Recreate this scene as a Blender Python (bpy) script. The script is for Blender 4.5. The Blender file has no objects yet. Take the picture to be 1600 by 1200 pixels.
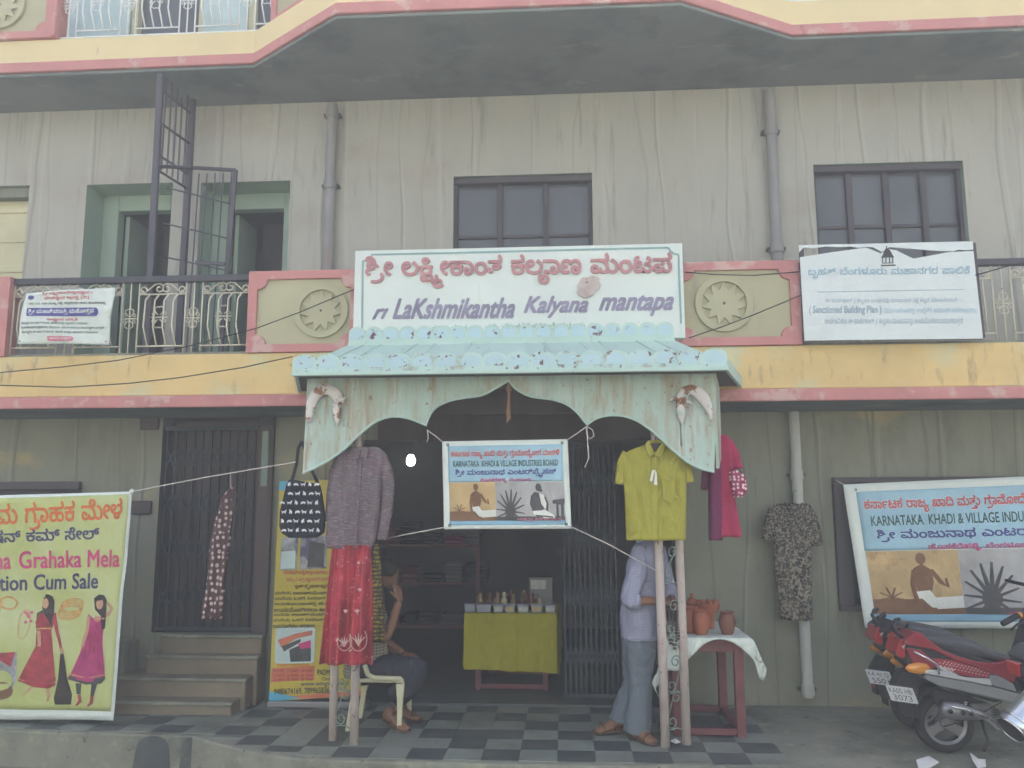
import bpy, bmesh, math, random
from mathutils import Vector, Matrix, noise as mnoise
from mathutils.geometry import tessellate_polygon
R = math.radians
sc = bpy.context.scene
col = sc.collection
random.seed(7)

# ------------------------------------------------------------ camera
EYE = Vector((0, 0, 1.65))
FOC = 1300.0                                   # focal length in pixels of a 1600 px wide picture
def cam_axes(p, y, r):
    cp, sp, cy, sy, cr, sr = math.cos(p), math.sin(p), math.cos(y), math.sin(y), math.cos(r), math.sin(r)
    F = Vector((sy * cp, cy * cp, sp)); x = Vector((cy, -sy, 0)); u = x.cross(F)
    return cr * x + sr * u, -sr * x + cr * u, F
CX, CU, CF = cam_axes(R(8.27967), R(-3.67839), R(-0.15572))
cd = bpy.data.cameras.new('camera'); cam = bpy.data.objects.new('camera', cd); col.objects.link(cam)
cd.sensor_width = 36; cd.lens = 36 * FOC / 1600; cd.clip_start = 0.05; cd.clip_end = 500
Mx = Matrix((CX, CU, -CF)).transposed().to_4x4(); Mx.translation = EYE
cam.matrix_world = Mx
sc.camera = cam
def ray(px, py): return CF + CX * ((px - 800) / FOC) - CU * ((py - 600) / FOC)
def P(px, py, Y): d = ray(px, py); return EYE + d * (Y / d.y)          # a point of a facade-parallel plane
def G(px, py, Z=0.0): d = ray(px, py); return EYE + d * ((Z - EYE.z) / d.z)  # a point of a level plane

# ------------------------------------------------------------ world, sun, exposure
SUN_EL, SUN_AZ = R(33.2), R(0.3)
w = bpy.data.worlds.new('World'); sc.world = w; w.use_nodes = True
nt = w.node_tree
sky = nt.nodes.new('ShaderNodeTexSky'); sky.sky_type = 'NISHITA'; sky.sun_disc = False
sky.sun_elevation = SUN_EL; sky.sun_rotation = SUN_AZ; sky.dust_density = 9; sky.air_density = .46; sky.ozone_density = .1
bg = nt.nodes['Background']; bg.inputs['Strength'].default_value = 0.15
nt.links.new(sky.outputs[0], bg.inputs[0])
sd = bpy.data.lights.new('sun', 'SUN'); sd.energy = 4.5; sd.angle = R(0.5); sd.color = (1, .95, .86)
so = bpy.data.objects.new('sun', sd); col.objects.link(so)
so.rotation_euler = Vector((math.sin(SUN_AZ) * math.cos(SUN_EL), math.cos(SUN_AZ) * math.cos(SUN_EL), math.sin(SUN_EL))).to_track_quat('Z', 'Y').to_euler()
so.location = (0, 20, 20)
sc.view_settings.view_transform = 'Standard'; sc.view_settings.look = 'None'
sc.view_settings.exposure = 2.6; sc.view_settings.gamma = 1
sc.cycles.max_bounces = 6; sc.cycles.diffuse_bounces = 4

# ------------------------------------------------------------ materials
def mat(name, c, rough=.75, spec=.3, metal=0, var=.12, vscale=3.0, bump=.15, bscale=60, stains=(), stretch=(1, 1, 1), emit=0, coat=0):
    """Principled paint or stone; stains = [(colour, threshold, softness, scale, (sx,sy,sz))] lie on top as noise-shaped patches"""
    m = bpy.data.materials.new(name); m.use_nodes = True
    n, l = m.node_tree.nodes, m.node_tree.links
    b = n['Principled BSDF']
    b.inputs['Roughness'].default_value = rough; b.inputs['Specular IOR Level'].default_value = spec
    b.inputs['Metallic'].default_value = metal; b.inputs['Coat Weight'].default_value = coat
    geo = n.new('ShaderNodeNewGeometry')
    def noise(scale, s=(1, 1, 1), det=5, rg=.6, off=0):
        mp = n.new('ShaderNodeMapping'); mp.inputs['Scale'].default_value = s; mp.inputs['Location'].default_value = (off, off * .7, off * .3)
        l.new(geo.outputs['Position'], mp.inputs['Vector'])
        t = n.new('ShaderNodeTexNoise'); t.inputs['Scale'].default_value = scale; t.inputs['Detail'].default_value = det; t.inputs['Roughness'].default_value = rg
        l.new(mp.outputs[0], t.inputs['Vector']); return t.outputs['Fac']
    def ramp(src, a, bb, c0=(0, 0, 0, 1), c1=(1, 1, 1, 1)):
        r = n.new('ShaderNodeValToRGB'); r.color_ramp.elements[0].position = a; r.color_ramp.elements[1].position = bb
        r.color_ramp.elements[0].color = c0; r.color_ramp.elements[1].color = c1; l.new(src, r.inputs[0]); return r.outputs[0]
    lo = tuple(max(0, x * (1 - var)) for x in c) + (1,); hi = tuple(min(1, x * (1 + var)) for x in c) + (1,)
    out = ramp(noise(vscale, stretch, off=random.uniform(0, 20)), .3, .7, lo, hi)
    for (sc_, th, soft, scl, st) in stains:
        f = ramp(noise(scl, st, 8, .65, random.uniform(0, 50)), th, min(1, th + soft))
        mx = n.new('ShaderNodeMix'); mx.data_type = 'RGBA'
        l.new(f, mx.inputs['Factor']); l.new(out, mx.inputs['A']); mx.inputs['B'].default_value = tuple(sc_) + (1,)
        out = mx.outputs['Result']
    l.new(out, b.inputs['Base Color'])
    if bump:
        bp = n.new('ShaderNodeBump'); bp.inputs['Strength'].default_value = bump; bp.inputs['Distance'].default_value = .01
        l.new(noise(bscale, (1, 1, 1), 4), bp.inputs['Height']); l.new(bp.outputs[0], b.inputs['Normal'])
    if emit:
        b.inputs['Emission Color'].default_value = tuple(c) + (1,); b.inputs['Emission Strength'].default_value = emit
    return m
def base_socket(m):
    b = m.node_tree.nodes['Principled BSDF']; return b.inputs['Base Color'].links[0].from_socket, b.inputs['Base Color']
def overlay(m, fac_socket, colour):
    src, dst = base_socket(m)
    mx = m.node_tree.nodes.new('ShaderNodeMix'); mx.data_type = 'RGBA'
    l = m.node_tree.links
    l.new(fac_socket, mx.inputs['Factor']); l.new(src, mx.inputs['A']); mx.inputs['B'].default_value = tuple(colour) + (1,)
    l.new(mx.outputs['Result'], dst); return mx
def pattern(m, kind, colour, scale, th, soft=.05, st=(1, 1, 1), invert=False, **kw):
    """a printed pattern laid over a material: voronoi dots, cell edges, waves or noise"""
    n, l = m.node_tree.nodes, m.node_tree.links
    geo = n.new('ShaderNodeNewGeometry'); mp = n.new('ShaderNodeMapping'); mp.inputs['Scale'].default_value = st
    l.new(geo.outputs['Position'], mp.inputs[0])
    if kind == 'dots':
        t = n.new('ShaderNodeTexVoronoi'); t.inputs['Scale'].default_value = scale; t.inputs['Randomness'].default_value = kw.get('rnd', .6); o = t.outputs['Distance']; invert = not invert
    elif kind == 'edges':
        t = n.new('ShaderNodeTexVoronoi'); t.feature = 'DISTANCE_TO_EDGE'; t.inputs['Scale'].default_value = scale; o = t.outputs['Distance']; invert = not invert
    elif kind == 'wave':
        t = n.new('ShaderNodeTexWave'); t.bands_direction = kw.get('dir', 'X'); t.inputs['Scale'].default_value = scale
        t.inputs['Distortion'].default_value = kw.get('dist', 2); t.inputs['Detail'].default_value = 3; t.inputs['Detail Scale'].default_value = kw.get('ds', 1); o = t.outputs['Fac']
    else:
        t = n.new('ShaderNodeTexNoise'); t.inputs['Scale'].default_value = scale; t.inputs['Detail'].default_value = 4; o = t.outputs['Fac']
    l.new(mp.outputs[0], t.inputs['Vector'])
    r = n.new('ShaderNodeValToRGB'); e = r.color_ramp.elements
    e[0].position = max(0, th - soft); e[1].position = min(1, th + soft)
    k = kw.get('amt', 1)
    if invert: e[0].color = (k, k, k, 1); e[1].color = (0, 0, 0, 1)
    else: e[0].color = (0, 0, 0, 1); e[1].color = (k, k, k, 1)
    l.new(o, r.inputs[0]); overlay(m, r.outputs[0], colour); return m

MT = {}
M = MT
GR = (.16, .15, .12)
M['wall'] = mat('marbled_wall_paint', (.44, .43, .375), .8, .25, var=.06, vscale=1.1, bump=.25, bscale=25, stretch=(1.2, 1, .7),
                stains=[((.37, .38, .34), .50, .3, 2.6, (1.6, 1, .5)), ((.345, .285, .225), .54, .22, .8, (1, 1, 1.2)), ((.30, .30, .26), .57, .12, 5, (2.6, 1, .25)), ((.22, .205, .175), .66, .10, 9, (2.4, 1, .22))])
pattern(M['wall'], 'wave', (.215, .21, .185), .52, .9965, .003, (1, 1, .34), dist=3.4, ds=1.5, amt=.55)
pattern(M['wall'], 'wave', (.55, .54, .485), .515, .9955, .004, (1, 1, .34), dist=3.45, ds=1.5, amt=.35)
pattern(M['wall'], 'wave', (.27, .26, .23), .67, .9965, .003, (1, 1, .27), dist=4.6, ds=1.3, amt=.4)
pattern(M['wall'], 'wave', (.54, .53, .48), .41, .9965, .003, (1, 1, .22), dist=5.2, ds=1.1, amt=.35)
M['wall_low'] = mat('marbled_wall_paint_grimy_shaded', (.25, .26, .20), .8, .25, var=.10, vscale=1.2, bump=.3, bscale=25, stretch=(1.3, 1, .7),  # grime stains over a base darkened for the shade under the slab
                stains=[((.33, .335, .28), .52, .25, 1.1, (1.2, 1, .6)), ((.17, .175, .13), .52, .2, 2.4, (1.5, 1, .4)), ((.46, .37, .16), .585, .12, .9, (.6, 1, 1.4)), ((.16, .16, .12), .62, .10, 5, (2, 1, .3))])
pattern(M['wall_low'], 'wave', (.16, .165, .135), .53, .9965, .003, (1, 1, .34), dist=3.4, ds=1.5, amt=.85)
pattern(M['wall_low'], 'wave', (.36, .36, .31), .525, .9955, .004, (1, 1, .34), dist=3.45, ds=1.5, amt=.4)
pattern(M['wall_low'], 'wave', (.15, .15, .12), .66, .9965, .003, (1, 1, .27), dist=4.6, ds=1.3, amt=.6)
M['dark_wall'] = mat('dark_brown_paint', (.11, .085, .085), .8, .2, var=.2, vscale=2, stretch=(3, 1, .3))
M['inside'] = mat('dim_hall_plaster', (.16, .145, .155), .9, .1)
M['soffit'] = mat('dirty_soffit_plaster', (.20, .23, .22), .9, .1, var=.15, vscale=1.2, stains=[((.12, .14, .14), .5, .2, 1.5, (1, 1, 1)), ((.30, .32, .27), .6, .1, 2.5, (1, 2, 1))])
M['yellow'] = mat('yellow_ochre_paint', (.70, .52, .24), .8, .2, var=.1, vscale=2, stains=[((.60, .62, .42), .51, .14, 1.3, (1, 1, 1.3)), ((.46, .34, .18), .57, .1, 4, (2.2, 1, .7)), ((.22, .17, .11), .655, .06, 6, (1.2, 1, .8))])
M['opposite'] = mat('grey_white_house_paint', (.37, .41, .36), .8, .2)
M['yellow_high'] = mat('pale_yellow_paint', (.74, .62, .36), .8, .2, var=.06, vscale=2, stains=[((.40, .34, .22), .66, .1, 6, (3, 1, .5))])
M['pink'] = mat('faded_pink_paint', (.55, .245, .235), .8, .2, var=.1, vscale=3, stains=[((.60, .40, .36), .56, .06, 5, (1, 1, 1)), ((.30, .12, .12), .64, .08, 3, (1.5, 1, .6))])
M['cream'] = mat('olive_cream_paint', (.46, .44, .29), .8, .2, var=.08, vscale=2, stains=[((.36, .35, .26), .6, .15, 3, (2, 1, .6))])
M['cream_door'] = mat('cream_door_paint', (.62, .58, .38), .7, .3)
M['green_rev'] = mat('pale_green_paint', (.34, .44, .36), .8, .2, var=.12, vscale=1.5)
M['pale_blue'] = mat('pale_blue_paint', (.55, .68, .66), .8, .2)
M['mint'] = mat('mint_sheet_metal_paint', (.42, .55, .49), .55, .4, var=.07, vscale=3, bump=.06, bscale=18, stretch=(2, 1, .4),
                stains=[((.54, .64, .62), .50, .2, 2.2, (2.6, 1, .3)), ((.36, .36, .25), .53, .18, 4, (1.6, 1, .5)), ((.36, .24, .12), .49, .20, 3.0, (2.4, 1, .28)), ((.32, .17, .075), .55, .14, 5, (2.6, 1, .22)), ((.29, .17, .09), .61, .06, 26, (1, 1, .7)), ((.17, .10, .06), .665, .04, 15, (1.1, 1, .7))])
M['mint_top'] = mat('mint_scallop_paint', (.45, .62, .59), .55, .4, var=.06, vscale=3, bump=.04, stains=[((.17, .08, .09), .59, .01, 17, (1, 1, 1)), ((.34, .36, .30), .58, .1, 6, (1, 1, 1)), ((.55, .66, .63), .55, .2, 3, (1, 1, 1))])
M['mint_clean'] = mat('mint_roof_paint', (.47, .62, .56), .55, .4, var=.06, vscale=3, stains=[((.38, .38, .28), .60, .12, 5, (3, 1, .5)), ((.20, .12, .10), .70, .02, 12, (1, 1, 1))])
M['blue_fan'] = mat('sky_blue_paint', (.44, .61, .655), .55, .4, var=.05, stains=[((.17, .08, .09), .595, .01, 17, (1, 1, 1))])
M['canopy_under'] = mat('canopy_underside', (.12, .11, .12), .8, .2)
M['bone'] = mat('chipped_white_paint', (.66, .62, .60), .6, .3, stains=[((.26, .12, .06), .545, .04, 11, (1, 1, 1)), ((.40, .52, .48), .60, .03, 9, (1, 1, 1))])
M['post'] = mat('flaking_white_post_paint', (.52, .45, .41), .7, .3, bump=.3, bscale=70, stains=[((.13, .07, .05), .63, .02, 26, (1, 1, .6)), ((.40, .28, .26), .55, .15, 5, (1, 1, 1))])
M['scroll'] = mat('green_wrought_iron', (.20, .27, .23), .6, .4, stains=[((.20, .10, .05), .58, .1, 20, (1, 1, 1))])
M['rail'] = mat('cream_rail_paint', (.66, .62, .48), .6, .3, stains=[((.25, .14, .07), .64, .03, 30, (1, 1, 1))])
M['rail_white'] = mat('white_rail_paint', (.80, .82, .80), .6, .3)
M['handrail'] = mat('dark_grey_handrail', (.07, .07, .085), .6, .3)
M['grille'] = mat('purple_grey_iron', (.085, .08, .10), .6, .3, stains=[((.3, .28, .3), .68, .03, 16, (1, 1, 1))])
M['gate'] = mat('dark_gate_iron', (.045, .055, .065), .6, .3, var=.3, vscale=8)
M['pipe'] = mat('grey_lilac_pipe', (.29, .285, .28), .6, .3, var=.15, stains=[((.30, .24, .2), .6, .1, 4, (1, 1, .4))])
M['pipe_low'] = mat('pale_pipe', (.48, .50, .46), .6, .3, stains=[((.20, .18, .15), .6, .1, 8, (1, 1, .4))])
M['glass'] = mat('dusty_window_glass', (.10, .105, .115), .22, .5, var=.2, vscale=1.5, bump=0)
M['win_frame'] = mat('dark_window_frame', (.085, .075, .085), .6, .3)
M['sign'] = mat('white_sign_sheet', (.68, .74, .69), .5, .4, var=.04, vscale=2, bump=.03, stains=[((.62, .66, .58), .6, .15, 3, (3, 1, .4)), ((.45, .42, .33), .71, .05, 6, (1, 1, 1))])
M['sign_line'] = mat('green_sign_line', (.23, .39, .37), .5, .4)
M['sign_red'] = mat('faded_red_letters', (.47, .22, .23), .5, .4, var=.1, stains=[((.75, .6, .58), .68, .03, 12, (1, 1, 1))])
M['sign_grey'] = mat('faded_violet_letters', (.27, .25, .35), .6, .3, var=.25, vscale=7)
M['sign_green'] = mat('faded_green_letters', (.30, .44, .38), .6, .3)
M['sanc'] = mat('white_flex_sheet', (.66, .72, .71), .45, .4, var=.03, bump=.03, stains=[((.62, .62, .50), .70, .08, 4, (2, 1, 1))])
M['sanc_blue'] = mat('faded_blue_print', (.32, .50, .60), .6, .3)
M['sanc_dark'] = mat('faded_slate_print', (.34, .46, .53), .6, .3)
M['ink'] = mat('dark_ink', (.05, .05, .055), .6, .3)
M['cloth_w'] = mat('white_banner_cloth', (.68, .74, .68), .7, .2, var=.05, stains=[((.55, .58, .44), .58, .15, 3, (1, 1, 2))])
M['red_print'] = mat('red_print', (.62, .10, .12), .6, .3)
M['blue_band'] = mat('indigo_print', (.09, .08, .30), .6, .3)
M['pink_print'] = mat('pink_print', (.66, .15, .25), .6, .3)
M['yel_ban'] = mat('lime_yellow_flex', (.47, .52, .19), .45, .4, var=.06, vscale=2, bump=.05, bscale=6, stains=[((.54, .59, .33), .5, .2, 1.2, (1, 1, 1))])
M['orange_print'] = mat('orange_red_print', (.66, .17, .05), .6, .3)
M['navy_print'] = mat('navy_print', (.07, .07, .16), .6, .3)
M['magenta_print'] = mat('magenta_print', (.58, .05, .20), .6, .3)
M['flex_w'] = mat('white_flex_border', (.70, .76, .72), .45, .4, var=.04, bump=.04, bscale=8)
M['flex_b'] = mat('pale_blue_flex', (.34, .56, .68), .45, .4, var=.14, vscale=1.5, bump=.04, bscale=8)
M['flex_b2'] = mat('sky_blue_flex_strip', (.25, .47, .62), .45, .4)
M['green_print'] = mat('dark_green_print', (.07, .13, .12), .6, .3)
M['sepia'] = mat('sepia_print', (.52, .37, .18), .5, .4, var=.25, vscale=4, bump=0, stains=[((.26, .12, .06), .55, .2, 4, (1, 1, 1))])
M['sepia_d'] = mat('dark_sepia_print', (.20, .10, .05), .5, .4, var=.3, vscale=9)
M['skin_print'] = mat('brown_skin_print', (.20, .095, .045), .5, .4, var=.3, vscale=14)
M['grey_print'] = mat('grey_photo_print', (.42, .42, .42), .5, .4, var=.2, vscale=5, bump=0)
M['dgrey_print'] = mat('charcoal_photo_print', (.07, .07, .075), .5, .4, var=.3, vscale=9)
M['white_print'] = mat('white_print', (.72, .74, .68), .5, .4)
M['gold_print'] = mat('gold_bangle_print', (.58, .32, .10), .5, .4, var=.3, vscale=40)
M['dress_red'] = mat('red_dress_print', (.36, .045, .06), .5, .4, var=.35, vscale=14)
M['dress_mag'] = mat('magenta_dress_print', (.40, .035, .16), .5, .4, var=.3, vscale=14)
M['hair_print'] = mat('black_hair_print', (.035, .025, .025), .5, .4)
M['skin_print_l'] = mat('tan_skin_print', (.52, .30, .19), .5, .4)
M['stand_y'] = mat('yellow_standee_flex', (.58, .47, .06), .45, .4, var=.06, bump=.02)
M['stand_c'] = mat('cyan_print', (.10, .42, .60), .5, .4)
M['stand_r'] = mat('salmon_print', (.62, .18, .10), .5, .4)
M['photo_1'] = mat('room_photo_print', (.33, .35, .36), .5, .4, var=.6, vscale=9, bump=0, stains=[((.12, .10, .18), .55, .04, 7, (1, 1, 1))])
M['tile_l'] = mat('pale_grey_floor_tile', (.23, .255, .225), .55, .4, var=.14, vscale=4, bump=.15, stains=[((.13, .13, .105), .50, .2, 2.2, (1, 1, 1)), ((.08, .08, .07), .62, .06, 18, (1, 1, 1)), ((.30, .31, .27), .62, .1, 9, (1, 1, 1))])
M['tile_d'] = mat('dark_slate_floor_tile', (.075, .09, .095), .5, .4, var=.2, vscale=4, bump=.08, stains=[((.14, .14, .12), .50, .2, 2.6, (1, 1, 1)), ((.20, .2, .18), .66, .06, 11, (1, 1, 1))])
M['concrete'] = mat('worn_concrete', (.25, .255, .205), .9, .2, var=.2, vscale=2.5, bump=.9, bscale=22, stains=[((.33, .33, .24), .55, .1, 7, (1, 1, 1)), ((.10, .10, .08), .62, .05, 14, (1, 1, 1)), ((.13, .135, .11), .52, .2, 2, (1, 1, 1)), ((.30, .28, .23), .6, .1, 5, (1, 1, 1)), ((.08, .08, .07), .66, .05, 9, (1, 1, 1))])
M['step'] = mat('sandy_step_plaster', (.24, .205, .155), .9, .2, var=.15, vscale=3, bump=.3, bscale=30, stains=[((.20, .18, .15), .56, .2, 3, (1, 1, .6)), ((.12, .115, .10), .66, .06, 6, (1, 1, 1))])
M['road'] = mat('dusty_road', (.17, .16, .14), .95, .15, var=.2, vscale=1.2, bump=.5, bscale=20, stains=[((.24, .22, .18), .55, .2, .8, (1, 1, 1))])
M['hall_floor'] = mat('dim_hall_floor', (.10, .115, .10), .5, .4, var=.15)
M['rope'] = mat('white_cord', (.62, .58, .55), .8, .2)
M['wire'] = mat('black_cable', (.025, .025, .03), .6, .3)
M['straw'] = mat('dry_straw', (.30, .17, .10), .9, .1, var=.25, vscale=30)
M['bulb'] = mat('lit_bulb', (1, .98, .92), .4, .3, emit=9, bump=0)
M['plastic'] = mat('cream_plastic', (.60, .58, .40), .45, .4, var=.06, bump=.03)
M['wood_red'] = mat('dark_red_wood_paint', (.17, .06, .065), .55, .35, var=.2, vscale=8)
M['terra'] = mat('terracotta', (.36, .12, .065), .65, .3, var=.2, vscale=9)
M['terra_d'] = mat('dark_terracotta', (.19, .075, .05), .6, .35, var=.2, vscale=9)
M['table_white'] = mat('white_table_cloth', (.66, .72, .66), .85, .15, var=.06, bump=.15, bscale=90)
M['table_green'] = mat('olive_green_table_cloth', (.40, .37, .035), .85, .15, var=.08, bump=.1)
M['bead'] = mat('dark_brown_bead', (.06, .035, .03), .4, .4)
M['purple_shirt'] = mat('heathered_purple_cotton', (.165, .135, .15), .9, .1, var=.15, vscale=6, bump=.15, bscale=120)
pattern(M['purple_shirt'], 'noise', (.42, .36, .38), 26, .62, .10, (.9, .9, 6), amt=.85)
pattern(M['purple_shirt'], 'noise', (.12, .08, .10), 22, .62, .10, (.8, .8, 6), amt=.8)
pattern(M['purple_shirt'], 'noise', (.30, .12, .15), 9, .66, .12, (.7, .7, 5), amt=.4)
M['shirt_dark'] = mat('shadow_lining', (.07, .06, .065), .9, .1)
M['red_skirt'] = mat('red_printed_cotton', (.42, .045, .075), .85, .15, var=.16, vscale=7, bump=.1)
pattern(M['red_skirt'], 'noise', (.62, .48, .42), 42, .655, .02, (1, .4, 1))
pattern(M['red_skirt'], 'noise', (.20, .02, .035), 9, .56, .06, (1.4, .5, .5), amt=.7)
pattern(M['red_skirt'], 'dots', (.70, .50, .42), 9, .10, .02, (1, .3, 1), rnd=1)
pattern(M['red_skirt'], 'wave', (.60, .12, .05), 6, .93, .05, (1, .2, .04), dist=1.5, amt=.6)
M['motif'] = mat('cream_block_print', (.66, .50, .44), .85, .15)
M['dupatta'] = mat('mustard_black_print_cotton', (.40, .30, .05), .85, .15, var=.2, vscale=8)
pattern(M['dupatta'], 'wave', (.05, .045, .04), 9, .55, .12, (.5, .4, 1.2), dir='Z', dist=5, ds=2)
pattern(M['dupatta'], 'edges', (.05, .045, .04), 22, .10, .05, amt=.8)
M['lime_shirt'] = mat('olive_lime_silk', (.37, .345, .045), .6, .3, var=.12, vscale=4, bump=.08, stretch=(2, 1, .6))
M['magenta'] = mat('magenta_cotton', (.40, .035, .10), .85, .15, var=.15, vscale=4, bump=.1)
M['magenta_d'] = mat('plum_cotton', (.17, .03, .09), .85, .15, var=.15, vscale=4, bump=.1)
M['pouch'] = mat('plum_mirrorwork_cotton', (.28, .03, .10), .8, .2)
pattern(M['pouch'], 'dots', (.78, .62, .60), 33, .34, .06, (1, .06, 1), rnd=.5)
M['floral'] = mat('black_cream_floral_cotton', (.028, .028, .03), .9, .1, var=.2)
pattern(M['floral'], 'noise', (.27, .24, .185), 60, .525, .03, (1, .5, .9))
pattern(M['floral'], 'edges', (.33, .29, .22), 21, .022, .02, (1, .2, .9), amt=.7)
M['scarf'] = mat('brown_spotted_scarf', (.085, .05, .05), .9, .1, var=.2)
pattern(M['scarf'], 'dots', (.62, .50, .46), 26, .28, .05, (1, .25, .8), rnd=.45)
pattern(M['scarf'], 'dots', (.16, .08, .08), 26, .10, .04, (1, .25, .8), rnd=.45)
M['bag_black'] = mat('black_canvas', (.022, .025, .032), .9, .1, bump=.1)
M['bag_white'] = mat('white_animal_print', (.66, .68, .70), .8, .2)
M['paper'] = mat('white_paper_tag', (.78, .78, .76), .7, .2)
M['skin'] = mat('brown_skin', (.25, .125, .075), .55, .35, var=.08, bump=.05)
M['hair'] = mat('black_hair', (.016, .014, .013), .6, .3)
M['man_shirt'] = mat('lilac_striped_cotton', (.36, .37, .47), .9, .1, var=.06, bump=.1)
pattern(M['man_shirt'], 'wave', (.20, .21, .33), 30, .6, .2, (0, 0, 1), dir='Z', dist=.6, amt=.7)
M['trousers'] = mat('slate_grey_trouser', (.15, .175, .205), .9, .1, var=.1, bump=.1)
M['sit_shirt'] = mat('checked_grey_cotton', (.24, .21, .15), .9, .1)
pattern(M['sit_shirt'], 'wave', (.08, .07, .06), 16, .6, .15, (1, 0, 0), dist=.3, amt=.8)
pattern(M['sit_shirt'], 'wave', (.42, .38, .28), 14, .75, .1, (0, 0, 1), dir='Z', dist=.3, amt=.7)
M['dark_trousers'] = mat('dark_navy_trouser', (.045, .045, .06), .9, .1)
M['sandal'] = mat('brown_sandal_leather', (.10, .06, .045), .7, .2)
M['red_paint'] = mat('metallic_red_paint', (.27, .018, .032), .3, .5, var=.06, bump=0, coat=.5)
M['dotted_red'] = mat('dotted_red_decal', (.34, .03, .05), .35, .5, var=.05, bump=0, coat=.4)
M['silver_panel'] = mat('silver_grey_plastic', (.52, .53, .53), .4, .5, var=.05, bump=0)
M['grey_panel'] = mat('grey_plastic', (.24, .25, .25), .5, .4, var=.08, bump=.03)
M['black_plastic'] = mat('black_plastic', (.025, .026, .03), .5, .4, var=.15, bump=.05)
M['rubber'] = mat('tyre_rubber', (.035, .035, .037), .85, .2, var=.2, bump=.2)
M['seat'] = mat('grey_black_seat_vinyl', (.07, .072, .08), .5, .4, var=.1, bump=.08)
M['alloy'] = mat('dull_alloy', (.26, .26, .27), .4, .5, metal=.6, var=.1)
M['chrome'] = mat('chrome', (.72, .73, .74), .14, .5, metal=1, var=.02, bump=0)
M['steel_blue'] = mat('brushed_muffler_steel', (.52, .58, .66), .28, .5, metal=.9, var=.08, bump=.02)
M['amber'] = mat('amber_lens', (.62, .24, .03), .2, .5, bump=0, coat=.5)
M['red_lens'] = mat('red_lens', (.42, .02, .03), .2, .5, bump=0, coat=.5)
M['clear_lens'] = mat('clear_lens', (.62, .60, .55), .15, .5, bump=0, coat=.5)
M['plate'] = mat('white_number_plate', (.66, .68, .70), .5, .4, bump=0)
M['tub'] = mat('clear_plastic_tub', (.36, .38, .46), .3, .5, bump=0)
M['tub_label'] = mat('yellow_tub_label', (.56, .46, .22), .6, .3, var=.2, vscale=20)
M['tub_label_w'] = mat('pale_tub_label', (.56, .58, .54), .6, .3, var=.2, vscale=30)
M['figurine'] = mat('clay_and_brass_trinket', (.30, .21, .11), .5, .4, var=.4, vscale=20)

def wrinkle(m, s=7.0, k=.5):
    """soft creases in a cloth: a broad, directional bump under the weave"""
    n, l = m.node_tree.nodes, m.node_tree.links; b = n['Principled BSDF']
    geo = n.new('ShaderNodeNewGeometry'); mp = n.new('ShaderNodeMapping'); mp.inputs['Scale'].default_value = (1, 1, .55); mp.inputs['Rotation'].default_value = (0, .5, 0)
    t = n.new('ShaderNodeTexNoise'); t.inputs['Scale'].default_value = s; t.inputs['Detail'].default_value = 3; t.inputs['Distortion'].default_value = 1.2
    bp = n.new('ShaderNodeBump'); bp.inputs['Strength'].default_value = k; bp.inputs['Distance'].default_value = .06
    l.new(geo.outputs['Position'], mp.inputs[0]); l.new(mp.outputs[0], t.inputs['Vector']); l.new(t.outputs['Fac'], bp.inputs['Height'])
    if b.inputs['Normal'].is_linked: l.new(b.inputs['Normal'].links[0].from_socket, bp.inputs['Normal'])
    l.new(bp.outputs[0], b.inputs['Normal'])
for k in ('purple_shirt', 'lime_shirt', 'magenta', 'magenta_d', 'floral', 'man_shirt', 'trousers', 'sit_shirt', 'dark_trousers', 'table_green', 'table_white', 'red_skirt'): wrinkle(M[k], 9, .55)
for k in ('yel_ban', 'flex_w', 'flex_b', 'sepia', 'grey_print', 'cloth_w'): wrinkle(M[k], 4, .25)

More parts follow.
